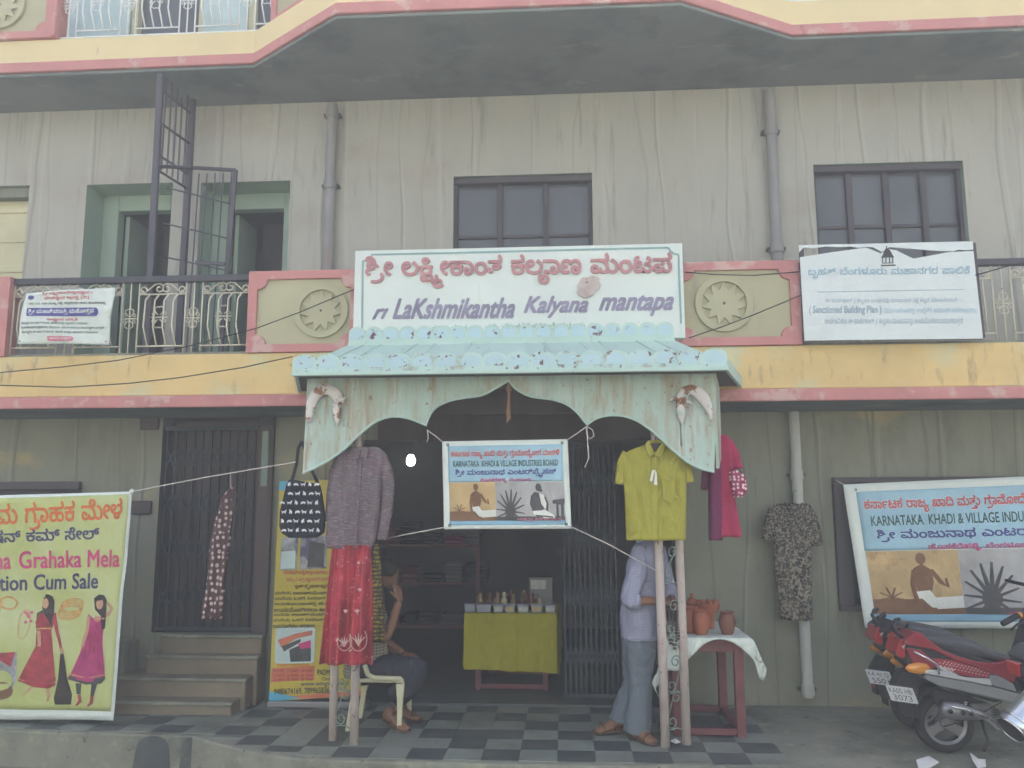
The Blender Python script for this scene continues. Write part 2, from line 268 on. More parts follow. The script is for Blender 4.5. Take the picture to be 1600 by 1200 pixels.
# ------------------------------------------------------------ mesh helpers
def wloc(o):
    v = Vector((0, 0, 0))
    while o is not None: v += o.location; o = o.parent
    return v
class MB:
    """collects faces in world coordinates; build() links them as ONE mesh object"""
    def __init__(s, m=None): s.v = []; s.f = []; s.fm = []; s.mats = []; s.cur = m
    def mi(s, m):
        m = m or s.cur
        if m not in s.mats: s.mats.append(m)
        return s.mats.index(m)
    def add(s, vs, fs, m=None):
        o = len(s.v); k = s.mi(m); s.v += [tuple(p) for p in vs]
        for f in fs: s.f.append(tuple(i + o for i in f)); s.fm.append(k)
        return s
    def quad(s, a, b, c, d, m=None): return s.add([a, b, c, d], [(0, 1, 2, 3)], m)
    def box(s, x0, x1, y0, y1, z0, z1, m=None):
        vs = [(x, y, z) for x in (x0, x1) for y in (y0, y1) for z in (z0, z1)]
        return s.add(vs, [(0, 1, 3, 2), (4, 6, 7, 5), (0, 4, 5, 1), (2, 3, 7, 6), (0, 2, 6, 4), (1, 5, 7, 3)], m)
    def bar(s, a, b, w, d, m=None, up=(0, 0, 1)):
        a, b = Vector(a), Vector(b); t = (b - a).normalized(); u = Vector(up)
        if abs(t.dot(u)) > .98: u = Vector((0, 1, 0))
        x = t.cross(u).normalized(); y = x.cross(t).normalized(); vs = []
        for p in (a, b):
            for i, j in ((-1, -1), (1, -1), (1, 1), (-1, 1)): vs.append(p + x * i * w / 2 + y * j * d / 2)
        return s.add(vs, [(0, 1, 2, 3), (7, 6, 5, 4), (0, 4, 5, 1), (1, 5, 6, 2), (2, 6, 7, 3), (3, 7, 4, 0)], m)
    def tube(s, pts, r, n=8, m=None, flat=1.0, cap=True):
        """swept tube; r is one radius or one per point; flat squashes it along Y"""
        pts = [Vector(p) for p in pts]; k = len(pts); rs = r if isinstance(r, (list, tuple)) else [r] * k
        vs = []; pu = None
        for i in range(k):
            t = (pts[min(i + 1, k - 1)] - pts[max(i - 1, 0)])
            t = t.normalized() if t.length > 1e-9 else Vector((0, 0, 1))
            if pu is None: pu = Vector((0, 1, 0)) if abs(t.y) < .9 else Vector((1, 0, 0))
            u = (pu - t * pu.dot(t)).normalized(); pu = u; x = t.cross(u)
            for j in range(n):
                a = 2 * math.pi * j / n; vs.append(pts[i] + (u * math.cos(a) * flat + x * math.sin(a)) * rs[i])
        fs = [(i * n + j, i * n + (j + 1) % n, (i + 1) * n + (j + 1) % n, (i + 1) * n + j) for i in range(k - 1) for j in range(n)]
        if cap: fs += [tuple(range(n))[::-1], tuple((k - 1) * n + j for j in range(n))]
        return s.add(vs, fs, m)
    def loft(s, rings, m=None, cap=(True, True), closed=True):
        n = len(rings[0]); vs = [p for r in rings for p in r]; q = n if closed else n - 1
        fs = [(i * n + j, i * n + (j + 1) % n, (i + 1) * n + (j + 1) % n, (i + 1) * n + j) for i in range(len(rings) - 1) for j in range(q)]
        if cap[0]: fs.append(tuple(range(n))[::-1])
        if cap[1]: fs.append(tuple((len(rings) - 1) * n + j for j in range(n)))
        return s.add(vs, fs, m)
    def lathe(s, c, prof, n=20, m=None):
        """turned about a vertical axis through c; prof = [(r, z)]"""
        c = Vector(c)
        return s.loft([[c + Vector((r * math.cos(2 * math.pi * j / n), r * math.sin(2 * math.pi * j / n), z)) for j in range(n)] for r, z in prof], m)
    def prism(s, poly, y0, y1, m=None, holes=(), plane='xz'):
        """a polygon in the facade plane given thickness from y0 (front) to y1"""
        loops = [list(poly)] + [list(h) for h in holes]
        tri = tessellate_polygon([[Vector((p[0], p[1], 0)) for p in lp] for lp in loops])
        flat = [p for lp in loops for p in lp]; n = len(flat)
        vs = [(x, y0, z) for x, z in flat] + [(x, y1, z) for x, z in flat]; fs = []
        for t in tri:
            a, b, c = (flat[i] for i in t)
            ccw = (b[0] - a[0]) * (c[1] - a[1]) - (c[0] - a[0]) * (b[1] - a[1]) > 0
            t = tuple(t) if ccw else tuple(t)[::-1]
            fs.append(t); fs.append(tuple(i + n for i in t[::-1]))
        o = 0
        for lp in loops:
            k = len(lp)
            for i in range(k): fs.append((o + i, o + (i + 1) % k, n + o + (i + 1) % k, n + o + i))
            o += k
        return s.add(vs, fs, m)
    def sphere(s, c, r, m=None, n=10, sq=(1, 1, 1)):
        c = Vector(c); k = max(4, n // 2)
        return s.loft([[c + Vector((r * sq[0] * math.sin(math.pi * i / k) * math.cos(2 * math.pi * j / n), r * sq[1] * math.sin(math.pi * i / k) * math.sin(2 * math.pi * j / n), r * sq[2] * math.cos(math.pi * i / k))) for j in range(n)] for i in range(k + 1)], m, (False, False))
    def ring(s, c, R0, r, n=24, k=6, m=None, axis='y', arc=(0, 2 * math.pi)):
        c = Vector(c); pts = []
        for i in range(n + 1):
            a = arc[0] + (arc[1] - arc[0]) * i / n; ca, sa = R0 * math.cos(a), R0 * math.sin(a)
            pts.append(c + (Vector((ca, 0, sa)) if axis == 'y' else Vector((ca, sa, 0)) if axis == 'z' else Vector((0, ca, sa))))
        return s.tube(pts, r, k, m, cap=arc != (0, 2 * math.pi))
    def build(s, name, parent=None, m=None, smooth=False, bevel=0, sub=0, fixn=True):
        me = bpy.data.meshes.new(name); off = wloc(parent) if parent else Vector((0, 0, 0))
        me.from_pydata([tuple(Vector(p) - off) for p in s.v], [], s.f)
        if m and not s.mats: s.mats = [m]
        for k in s.mats: me.materials.append(k or m)
        me.polygons.foreach_set('material_index', s.fm)
        if fixn:
            b = bmesh.new(); b.from_mesh(me); bmesh.ops.recalc_face_normals(b, faces=b.faces); b.to_mesh(me); b.free()
        if smooth: me.polygons.foreach_set('use_smooth', [True] * len(me.polygons))
        me.update()
        o = bpy.data.objects.new(name, me); col.objects.link(o)
        if parent: o.parent = parent
        if bevel:
            bv = o.modifiers.new('bevel', 'BEVEL'); bv.width = bevel; bv.segments = 2; bv.limit_method = 'ANGLE'; bv.angle_limit = R(40)
        if sub:
            su = o.modifiers.new('subdivision', 'SUBSURF'); su.levels = su.render_levels = sub
        return o
def tag(o, label, cat=None, group=None, kind=None):
    if label: o['label'] = label
    if cat: o['category'] = cat
    if group: o['group'] = group
    if kind: o['kind'] = kind
    return o
def thing(name, loc, label, cat, group=None):
    o = bpy.data.objects.new(name, None); o.empty_display_size = .1; o.location = loc; col.objects.link(o)
    return tag(o, label, cat, group)
def smooth_auto(o, ang=40):
    me = o.data; me.polygons.foreach_set('use_smooth', [True] * len(me.polygons))
    b = bmesh.new(); b.from_mesh(me)
    for e in b.edges:
        if len(e.link_faces) == 2 and e.calc_face_angle(0) > R(ang): e.smooth = False
    b.to_mesh(me); b.free(); return o
def skin_body(name, vs, edges, m, parent, sub=2):
    """one continuous figure: joints (x, y, z, radius) and bones, root first"""
    off = wloc(parent) if parent else Vector((0, 0, 0))
    me = bpy.data.meshes.new(name); me.from_pydata([tuple(Vector(v[:3]) - off) for v in vs], edges, [])
    o = bpy.data.objects.new(name, me); col.objects.link(o)
    if parent: o.parent = parent
    o.modifiers.new('skin', 'SKIN').use_smooth_shade = True
    sv = me.skin_vertices[0].data if me.skin_vertices else None
    if sv is None:
        b = bmesh.new(); b.from_mesh(me); b.verts.layers.skin.verify(); b.to_mesh(me); b.free(); sv = me.skin_vertices[0].data
    for i, v in enumerate(vs):
        rr = v[3]; sv[i].radius = (rr, rr) if not isinstance(rr, tuple) else rr; sv[i].use_root = i == 0
    su = o.modifiers.new('subdivision', 'SUBSURF'); su.levels = su.render_levels = sub
    me.materials.append(m); return o

# ------------------------------------------------------------ lettering
# outlines of the Kannada letters as plain numbers: per letter the count of groups (an outer contour and its holes), then for each
# contour its count of points and their steps in x and y, in 6/1000 of the letter size
OUTLINES = [
[1,2,18,45,-2,-14,2,-16,12,-7,12,-2,16,2,16,6,13,11,9,6,3,15,2,16,-2,12,-7,7,-12,5,-21,-2,-16,-7,-12,-4,-5,-12,-8,16,46,10,8,2,12,7,5,13,1,8,-1,9,-6,14,-11,7,-8,1,-8,-1,-12,-8,-4,-6,-2,-15,3,-16,4,-6,11,-8],
[1,1,68,70,12,30,4,14,8,7,13,3,25,-2,6,-6,10,-10,4,-7,-3,-3,-4,0,-9,4,-7,13,-7,0,-12,-51,0,0,13,30,0,-7,9,-3,11,3,10,8,8,13,3,9,-1,8,-4,11,-14,3,-9,0,-24,-3,-10,-4,-10,-14,-13,-9,-5,-23,-5,-14,-1,-25,3,-19,9,-7,6,-10,16,-3,20,2,16,6,12,9,9,8,4,16,0,11,-5,6,-10,-1,-13,-2,-6,-10,-9,-7,-3,-14,0,-10,3,-10,8,4,11,8,-7,8,-4,12,1,5,3,4,9,-3,8,-8,3,-8,-2,-7,-6,-3,-6,-2,-16,2,-15,9,-13,7,-5,16,-6],
[1,1,72,72,-2,-26,3,-20,9,-7,6,-5,8,-7,18,0,18,4,15,7,10,13,8,16,0,11,-5,6,-10,-1,-13,-2,-6,-10,-9,-7,-3,-14,0,-10,3,-10,8,4,11,8,-7,8,-4,12,1,5,3,4,9,-3,8,-3,3,-13,-2,-7,-6,-3,-6,-2,-24,6,-14,10,-10,12,-5,16,-3,28,1,15,5,6,5,5,11,-3,7,-22,14,-9,10,-2,9,2,8,5,6,9,4,10,2,16,-4,8,-8,3,-12,-4,-13,-10,-10,-19,-6,-44,-1,0,13,46,0,8,3,7,6,3,8,-1,5,-7,7,-12,0,-3,-3,-4,-7,1,-5,9,-7,17,-9,9,-12,-2,-19,-10,-11,-18,-8],
[2,2,31,59,-2,-24,5,-7,4,-10,11,-6,16,2,25,8,13,5,5,6,4,3,-2,-24,0,0,13,67,0,8,2,5,5,0,9,-10,16,11,8,11,-16,2,-18,-3,-8,-3,-4,-9,-5,-4,0,10,-9,7,-13,2,-17,-2,-15,-8,-14,-11,-9,-8,-4,17,59,11,11,1,8,4,7,5,7,15,1,9,-2,14,-9,13,-7,4,-15,3,-10,-1,-14,-6,-8,-13,-3,-13,1,-11,8,-15,16,-8,1,33,134,13,10,3,4,6,-1,5,-24,30,-3,5,0,11,5,8,4,4,13,2,10,-1,7,-5,5,-7,0,-15,-6,-11,-12,-5,-22,-3,-121,0,0,12,137,1,5,1,7,6,0,10,-6,5,-11,-1,-3,-4,1,-8,24,-29,3,-6,0,-12,-2,-5,-8,-7,-15,-3],
[1,1,79,161,-2,-16,2,-6,4,-9,8,-5,15,-3,42,-5,9,-9,3,-10,-2,-5,-7,-1,-10,1,-35,-2,-6,-7,-11,-10,-8,-14,-4,-17,1,-8,2,-14,9,-9,14,-3,8,-3,20,5,23,7,10,13,8,16,0,11,-5,6,-10,-1,-13,-2,-6,-10,-9,-7,-3,-14,0,-10,3,-10,8,4,11,8,-7,8,-4,12,1,5,3,4,9,-3,8,-8,3,-8,-2,-7,-6,-5,-13,1,-25,6,-13,11,-9,15,-3,9,1,12,7,5,11,-1,32,4,18,4,6,14,7,19,-1,9,-5,7,-11,3,-43,3,-12,10,-8,17,-1,10,5,3,5,3,15,-3,18,-4,7,-9,12,-11,9,10,11,12,-11,9,-12,6,-13,4,-21,-5,-21,-7,-10,-14,-7],
[1,1,55,96,-2,-8,0,-11,5,-11,14,5,1,-9,-13,-18,-7,-16,1,-7,3,-12,10,-3,7,0,16,6,11,11,7,15,0,6,-3,4,-5,2,-7,-2,-9,-12,1,1,8,-4,4,-8,0,-4,-3,-3,-11,1,-6,4,-6,6,-4,20,1,7,4,4,7,2,8,12,0,2,-9,5,-7,6,-4,8,-1,7,2,6,5,2,7,1,17,-9,20,-12,9,-14,7,-18,4,-19,1,2,14,21,-1,26,-8,19,-12,12,-16,5,-16,1,-10,-4,-20,-11,-12],
[1,1,64,96,-2,-8,0,-11,5,-11,14,5,1,-9,-13,-18,-7,-16,1,-7,3,-12,10,-3,7,0,16,6,11,11,7,15,0,6,-3,4,-5,2,-7,-2,-9,-12,1,1,8,-4,4,-8,0,-4,-3,-3,-11,1,-6,4,-6,6,-4,20,1,7,4,4,7,2,8,12,0,2,-9,5,-7,6,-4,8,-1,7,2,6,5,3,16,-3,20,-4,7,-12,11,-20,10,-12,-14,-16,-4,-9,1,-13,9,-3,6,-3,16,13,1,2,-10,3,-6,4,-4,13,1,5,3,6,16,30,-9,19,-15,8,-12,5,-16,-1,-25,-7,-13,-6,-5],
[1,1,52,94,-2,-18,4,-13,15,5,0,-8,-11,-10,-6,-22,-1,-13,7,-6,11,0,12,2,6,8,10,22,16,4,9,-1,6,-4,4,-14,1,-7,-6,-1,-7,3,-8,-11,-5,-6,17,1,6,6,9,12,6,18,0,12,-7,5,-10,0,-11,-5,-10,-27,-21,-3,-5,0,-11,8,-6,16,1,7,4,4,7,2,8,12,0,2,-9,5,-7,7,-4,15,0,6,4,3,10,-1,10,-6,8,12,8,9,-18,-1,-15,-2,-7,-10,-10],
[2,2,27,47,-2,-20,4,-13,11,-4,16,1,10,10,11,4,4,3,-3,-22,0,0,11,35,0,4,9,-3,8,8,2,6,-2,2,-4,-2,-13,34,0,0,-11,-22,0,2,2,4,-2,8,-7,4,-10,-1,-14,-9,-13,-7,-5,14,48,11,11,1,8,5,4,6,1,13,-6,10,-4,2,-22,2,-11,-5,-3,-4,-3,-10,1,-8,5,-7,8,-4,1,14,6,79,0,13,57,0,11,3,3,6,0,7,-11,16,11,8,11,-16,3,-14,-1,-8,-2,-4,-8,-7,-13,-4],
[1,1,70,99,-2,-21,6,-32,23,-8,3,-8,1,-10,-3,-3,-7,3,-7,5,-3,15,0,12,6,8,11,4,22,0,9,-6,14,-4,5,-13,4,-10,-3,-5,-10,4,-8,-3,-2,2,9,3,2,8,0,2,-2,3,-7,-3,-8,-10,-3,-6,1,-6,4,-4,6,-2,8,1,8,7,11,12,5,22,-2,15,-12,7,-20,-2,-26,-7,-15,-16,-15,-21,-5,-8,1,-12,5,-7,11,-1,7,3,10,8,8,7,2,15,0,12,-3,35,-24,10,-3,15,1,7,6,3,5,3,15,-6,23,-15,18,-23,12,8,13,17,-10,15,-12,11,-15,3,-9,3,-20,-1,-11,-6,-16,-8,-9,-6,-3],
[1,1,35,54,79,-6,-1,-11,-6,-10,-18,-3,-21,0,-33,-16,0,0,30,4,24,10,18,11,10,3,-3,-28,0,0,13,64,0,10,3,4,6,0,7,-11,16,11,8,11,-16,2,-7,0,-13,-6,-10,-10,-5,-6,-1,11,-10,9,-19,2,-18,1,-33,-16,0,0,34,-4,22,-10,17,-7,5],
[2,1,52,94,-2,-18,4,-13,15,5,0,-8,-11,-10,-6,-22,-1,-13,7,-6,11,0,12,2,6,8,10,22,16,4,9,-1,6,-4,4,-14,1,-7,-6,-1,-7,3,-8,-11,-5,-6,17,1,6,6,9,12,6,18,0,12,-7,5,-10,0,-11,-5,-10,-27,-21,-3,-5,0,-11,8,-6,16,1,7,4,4,7,2,8,12,0,2,-9,5,-7,7,-4,16,0,5,4,3,10,-1,9,-6,8,12,7,9,-18,-1,-14,-2,-7,-10,-9,1,16,86,52,-9,1,-14,6,-10,9,-7,10,7,7,17,-16,8,-4,14,0,8,6,1,10,-3,9,13,4,3,-16,-3,-14,-9,-9],
[3,1,58,40,-2,-13,2,-11,8,-7,12,-2,7,0,17,4,13,7,11,13,8,9,1,12,-2,8,-7,3,-11,-1,-6,-6,-10,-12,-5,-8,-1,-15,3,-9,8,4,11,12,-10,14,0,7,5,1,8,-6,5,-10,0,-5,-3,-7,-12,-2,-14,2,-13,4,-7,8,-4,18,1,7,4,7,15,12,0,3,-9,5,-7,6,-4,15,0,6,4,3,5,0,12,-6,10,-16,8,12,8,13,-9,9,-10,2,-14,-1,-8,-6,-12,-6,-4,-17,-4,-12,2,-10,6,-8,11,5,0,-15,-15,1,13,32,69,-14,9,-3,6,0,10,5,9,5,3,16,3,2,-13,-12,-2,-3,-3,0,-7,3,-3,10,-5,1,16,83,51,0,13,21,0,6,4,2,4,0,10,-2,5,-6,4,-9,2,5,13,15,-6,10,-13,2,-9,-4,-14,-6,-6,-12,-6],
[1,2,49,36,-2,-8,1,-13,9,-5,7,-3,22,1,10,6,17,11,13,8,4,2,-2,-28,0,0,13,79,0,16,2,5,5,0,9,-10,16,11,8,11,-16,2,-18,-3,-8,-3,-4,-17,-6,1,1,5,-2,7,-8,4,-10,-1,-13,-11,-12,-13,-4,-14,5,-5,8,-1,5,2,8,4,5,6,3,12,1,12,-5,6,-5,8,-17,2,-9,-4,-17,-11,-12,-15,-4,-18,4,-13,15,5,1,-8,-13,-10,-5,32,38,11,7,1,6,5,6,14,13,0,3,-9,4,-6,6,-4,12,0,8,4,5,8,1,7,-5,17,-8,8,-6,1,-5,-2,-3,-5,3,-5,6,-2,6,1,5,4,1,13,-5,8,-15,9,-20,1,-19,-3,-13,-9,-4,-6,-6,-15,1,-21,3,-8,6,-4],
[1,1,82,100,-2,-15,3,-6,4,-7,12,-1,8,1,9,5,8,7,5,18,1,6,-4,4,-4,1,-7,-2,-10,-12,1,1,9,-7,4,-4,-1,-5,-6,0,-11,4,-4,5,-3,8,-2,11,4,5,4,6,14,0,22,-6,16,-5,6,-15,5,-9,-2,-6,-4,-5,-7,-3,-8,-12,0,-3,9,-5,7,-7,3,-9,2,-8,-1,-6,-4,-4,-11,2,-8,9,-6,13,-1,0,-12,-15,-1,-6,-3,-4,-7,1,-8,6,-7,6,-2,9,2,9,6,8,-11,-19,-8,-16,0,-11,6,-5,8,-2,9,5,14,14,10,0,-4,-10,6,-7,14,0,12,8,12,13,7,20,0,14,-7,9,-12,-5,1,13,14,19,5,15,-3,12,-9,7,-12,3,-9,2,-18,-2,-18,-7,-14,-5,-6,-14,-6],
[2,1,50,51,-2,-20,3,-14,7,-5,6,-6,12,0,17,14,-2,-1,-11,3,-8,13,-9,26,-1,13,4,8,7,3,7,0,8,-4,10,-10,6,-11,2,-10,-2,-3,-5,3,-5,8,-2,5,1,8,4,4,8,-1,11,-6,9,-12,6,20,1,8,-9,4,-14,-2,-9,-6,-11,-11,-7,-12,-2,-9,1,-8,4,-4,6,-1,13,5,8,4,3,14,2,17,-3,14,-8,5,-7,3,-15,-2,-15,-9,-11,-6,-4,-8,-4,1,14,6,79,0,13,64,0,10,3,4,6,-1,7,-10,16,11,8,10,-16,3,-14,-1,-8,-2,-4,-8,-7,-12,-4],
[3,2,34,36,-2,-8,1,-13,9,-5,7,-3,22,1,10,6,17,11,13,8,4,2,-2,-28,0,0,13,78,0,16,2,5,5,0,9,-10,16,11,8,11,-16,2,-18,-3,-8,-3,-4,-17,-6,13,-10,8,-15,2,-18,-3,-22,-11,-13,-15,-4,-17,4,-13,15,5,1,-8,-13,-10,-5,23,38,11,7,1,6,5,6,14,13,0,3,-9,4,-6,6,-4,14,1,5,4,4,7,0,21,-2,8,-8,13,-12,10,-18,3,-22,-3,-13,-9,-8,-13,-2,-8,1,-21,3,-8,6,-4,1,8,64,41,-7,3,-3,7,3,7,7,3,7,-3,2,-7,-2,-7,1,4,56,-24,1,26,13,0,2,-26],
[1,2,34,36,-2,-8,1,-13,9,-5,7,-3,22,1,10,6,17,11,13,8,4,2,-2,-28,0,0,13,78,0,16,2,5,5,0,9,-10,16,11,8,11,-16,2,-18,-3,-8,-3,-4,-17,-6,13,-10,8,-15,2,-18,-3,-22,-11,-13,-15,-4,-17,4,-13,15,5,1,-8,-13,-10,-5,24,38,11,7,2,6,4,6,15,13,0,2,-9,5,-7,6,-4,7,-1,7,2,5,4,4,7,0,21,-2,8,-8,13,-12,10,-18,3,-22,-3,-13,-9,-8,-13,-2,-8,1,-21,3,-8,6,-4],
[1,1,48,80,-2,-8,1,-11,6,-22,30,-9,3,-8,-3,-4,-10,3,-11,6,-11,-13,-5,-6,12,-3,14,3,14,10,9,12,4,9,-1,7,-4,22,-30,9,-4,12,1,5,4,3,7,0,15,-8,21,-15,14,-13,5,-55,0,0,13,70,0,16,2,5,5,0,9,-10,16,11,8,11,-16,3,-14,-2,-8,-2,-4,-8,-7,-12,-4,-13,0,10,1,10,-8,8,-9,8,-20,0,-20,-8,-16,-6,-5],
[3,1,47,38,-2,-17,4,-12,10,-4,16,3,13,4,5,11,7,7,1,8,-1,11,-8,1,-7,-2,-9,-12,1,1,8,-4,4,-8,0,-4,-3,-3,-11,1,-6,4,-6,7,-4,19,1,7,4,4,7,2,8,13,0,2,-9,4,-7,7,-4,12,0,8,5,4,15,-3,15,-11,17,12,8,11,-18,4,-13,-1,-19,-8,-16,-12,-7,-16,-1,-11,5,-4,4,-7,10,5,1,-9,-13,-5,-3,1,8,67,50,-7,2,-3,7,3,7,7,3,7,-3,3,-7,-3,-7,1,14,5,79,0,13,85,0,16,2,5,5,0,9,-10,16,11,8,8,-11,5,-12,0,-11,-3,-8,-13,-9,-16,-2],
[1,1,60,93,-2,-17,4,-13,16,5,-1,-8,-11,-10,-6,-22,-1,-13,7,-6,11,0,12,2,6,8,10,22,16,4,9,-1,6,-4,4,-14,1,-7,-6,-1,-7,3,-8,-11,-5,-6,17,1,6,6,9,12,6,18,0,12,-7,5,-10,0,-11,-5,-10,-27,-21,-3,-5,0,-11,8,-6,16,1,7,4,4,7,2,8,12,0,2,-9,5,-7,7,-4,8,-1,8,2,6,5,4,7,0,21,-3,10,-7,10,-9,9,-12,6,7,13,14,-8,12,-12,11,-21,2,-17,-1,-11,-8,-17,-6,-5,-9,-4],
[3,1,58,36,-2,-8,1,-13,7,-6,11,0,12,10,16,22,16,3,4,1,9,-3,5,-6,2,-10,0,-5,-2,-3,-9,3,-10,-11,-5,-6,17,1,6,6,9,12,6,18,0,12,-7,5,-10,0,-11,-5,-10,-27,-21,-3,-5,0,-11,8,-6,16,1,7,4,4,7,2,8,12,0,2,-9,5,-7,7,-4,8,-1,8,2,6,5,4,7,2,10,-5,20,-12,15,-18,10,23,0,10,-7,12,-19,3,-18,-4,-20,-7,-10,-13,-7,-19,0,-12,7,-9,12,5,-1,-8,-11,-10,-6,1,4,58,-24,2,26,12,0,2,-26,1,12,72,79,0,13,26,0,12,5,2,11,-10,16,10,8,8,-11,5,-12,1,-11,-4,-8,-13,-9],
[3,1,52,38,-2,-17,4,-12,10,-4,16,3,13,4,5,11,7,7,1,8,-1,11,-8,1,-7,-2,-9,-12,1,1,8,-4,4,-8,0,-6,-8,0,-12,4,-6,7,-4,19,1,7,4,4,7,2,8,13,0,2,-9,4,-7,7,-4,7,-1,8,2,5,4,3,7,0,17,-3,9,-4,8,-11,12,-13,8,-7,2,25,0,11,-8,11,-14,4,-15,0,-21,-8,-16,-12,-7,-16,-1,-11,5,-4,4,-7,10,5,1,-9,-13,-5,-3,1,14,5,79,0,13,85,0,16,2,5,5,0,9,-10,16,11,8,8,-11,5,-12,0,-11,-3,-8,-13,-9,-16,-2,1,23,151,-2,-8,1,-14,5,-17,16,9,10,14,-14,8,-4,9,-1,9,2,6,5,5,7,0,21,-6,15,-14,14,-12,6,7,13,21,-14,10,-12,6,-15,2,-17,-3,-20,-7,-9,-14,-8],
[4,2,18,51,-2,-14,2,-16,9,-9,12,-3,9,-2,16,2,17,7,14,6,6,13,8,16,3,15,-2,16,-10,8,-12,5,-24,-5,-25,-10,-12,-12,-8,16,51,11,9,1,13,8,8,16,1,10,-1,10,-7,15,-14,9,-9,1,-16,-4,-6,-5,-8,-15,-1,-11,4,-19,4,-7,7,-5,1,23,120,-2,-8,1,-14,5,-17,16,9,10,9,-10,13,-8,8,-1,10,2,6,5,4,7,2,10,-5,20,-12,15,-18,10,23,0,10,-7,9,-11,6,-16,0,-17,-4,-13,-8,-11,-14,-6,1,23,181,-2,-8,1,-14,5,-17,16,9,10,14,-14,8,-4,9,-1,9,2,6,5,5,7,0,21,-6,15,-14,14,-12,6,7,13,21,-14,10,-12,6,-15,2,-17,-3,-20,-7,-9,-14,-8,1,13,154,102,-4,-12,-8,-7,-12,-4,-30,0,0,13,26,0,8,2,4,3,2,11,-10,16,10,8,11,-16],
[1,2,32,54,-2,-24,5,-12,9,-5,6,-5,16,0,18,2,7,3,7,9,11,6,4,3,-2,-24,0,0,13,67,0,8,2,5,5,1,9,-11,16,11,8,11,-16,2,-18,-3,-8,-3,-4,-9,-5,-4,0,11,-9,6,-13,3,-17,-3,-16,-7,-13,-12,-9,-8,-4,17,54,12,11,1,8,3,7,5,4,7,4,17,-4,19,-6,6,-14,8,-9,1,-10,-1,-15,-8,-8,-15,-1,-10,1,-10,8,-15,15,-8],
[1,1,48,62,-2,-21,3,-17,9,-6,6,-5,8,-6,17,1,26,10,18,13,7,16,1,11,-5,6,-10,-1,-13,-2,-6,-10,-9,-7,-3,-16,0,-10,5,2,11,14,-5,8,1,5,3,3,4,1,5,-3,8,-8,3,-10,-3,-8,-10,-2,-8,0,-20,8,-15,11,-9,15,-5,26,1,13,6,9,9,5,19,-1,7,-6,13,-18,15,8,12,16,-12,11,-16,3,-19,-2,-17,-8,-14,-14,-11,-21,-6],
[1,2,68,60,-2,-12,2,-10,6,-2,5,-1,10,8,11,-1,-4,-13,4,-16,10,-7,13,0,17,7,14,6,4,15,4,12,-2,8,-7,2,-5,1,-12,-6,-10,-12,-5,-9,-1,-17,4,1,11,14,-4,13,3,3,7,-3,7,-3,2,-11,-1,-5,-3,-4,-6,0,-12,4,-9,4,-4,14,-5,21,-3,11,1,17,5,9,10,0,13,-3,5,-10,6,-16,0,0,13,21,1,8,4,1,11,-11,16,11,8,11,-16,3,-14,-1,-7,-8,-11,-6,-3,-3,5,9,-6,6,-9,2,-10,-1,-8,-5,-11,-10,-8,-16,-6,-2,4,6,-6,2,-8,-1,-8,-5,-7,-8,-4,8,61,10,9,2,4,7,-4,7,-10,3,-9,-3,-3,-7,3,-7],
[2,1,53,38,-2,-17,4,-12,10,-4,16,3,13,4,5,11,7,7,1,8,-1,11,-8,1,-7,-2,-9,-12,1,1,8,-4,4,-8,0,-4,-3,-3,-11,1,-6,4,-6,7,-4,19,1,7,4,4,7,2,8,13,0,2,-9,4,-7,7,-4,7,-1,8,2,5,4,3,7,0,17,-3,9,-4,8,-11,12,-13,8,-7,2,25,0,11,-8,11,-14,4,-15,0,-21,-8,-16,-12,-7,-16,-1,-11,5,-4,4,-7,10,5,1,-9,-13,-5,-3,1,14,5,79,0,13,85,0,16,2,5,5,0,9,-10,16,11,8,8,-11,5,-12,0,-11,-3,-8,-13,-9,-16,-2],
[2,1,49,45,-2,-21,3,-14,10,-4,7,0,16,4,6,11,8,33,8,4,7,0,8,-7,7,-17,0,-6,-6,2,-11,-12,-5,-4,10,1,8,6,8,6,3,17,2,13,-2,10,-8,3,-11,0,-8,-8,-10,-12,-6,-21,-4,-9,-8,0,-8,5,-7,11,-3,17,0,13,3,8,5,6,6,4,8,1,10,-3,18,-8,11,-9,7,1,4,10,0,13,-11,7,-14,2,-15,-2,-17,-8,-14,-14,-9,-18,-5,1,15,5,79,0,13,66,0,10,3,4,6,-1,7,-10,16,11,8,11,-16,2,-14,-1,-8,-5,-8,-9,-5,-18,-2,-23,2],
[4,1,47,38,-2,-17,4,-12,10,-4,16,3,13,4,5,11,7,7,1,8,-1,11,-8,1,-7,-2,-9,-12,1,1,8,-4,4,-8,0,-4,-3,-3,-11,1,-6,4,-6,7,-4,19,1,7,4,4,7,2,8,13,0,2,-9,4,-7,7,-4,14,0,8,4,4,16,-4,16,-11,16,12,8,9,-11,6,-20,0,-18,-7,-15,-13,-9,-17,-1,-6,2,-9,6,-8,11,5,1,-9,-13,-5,-3,1,8,67,50,-7,2,-3,7,3,7,7,3,7,-3,3,-7,-3,-7,1,4,115,-9,-36,53,11,7,37,-53,1,14,5,79,0,13,87,0,16,2,5,5,0,9,-10,16,11,8,8,-11,4,-12,1,-11,-3,-8,-14,-9,-15,-2],
[3,1,32,80,-2,-8,1,-11,6,-22,30,-9,3,-8,-3,-4,-10,3,-11,6,-11,-13,-5,-8,19,0,15,2,6,4,5,12,7,18,-1,9,-7,14,-22,7,-7,10,-2,7,2,5,4,3,7,0,16,-5,13,-8,11,11,8,9,-11,7,-16,0,-22,-7,-16,-7,-5,1,8,57,52,-7,3,-3,7,3,7,7,3,7,-3,2,-7,-2,-7,1,14,5,79,0,13,79,0,10,3,4,6,0,7,-11,16,11,8,11,-16,3,-14,-2,-8,-5,-8,-10,-5,-15,-2],
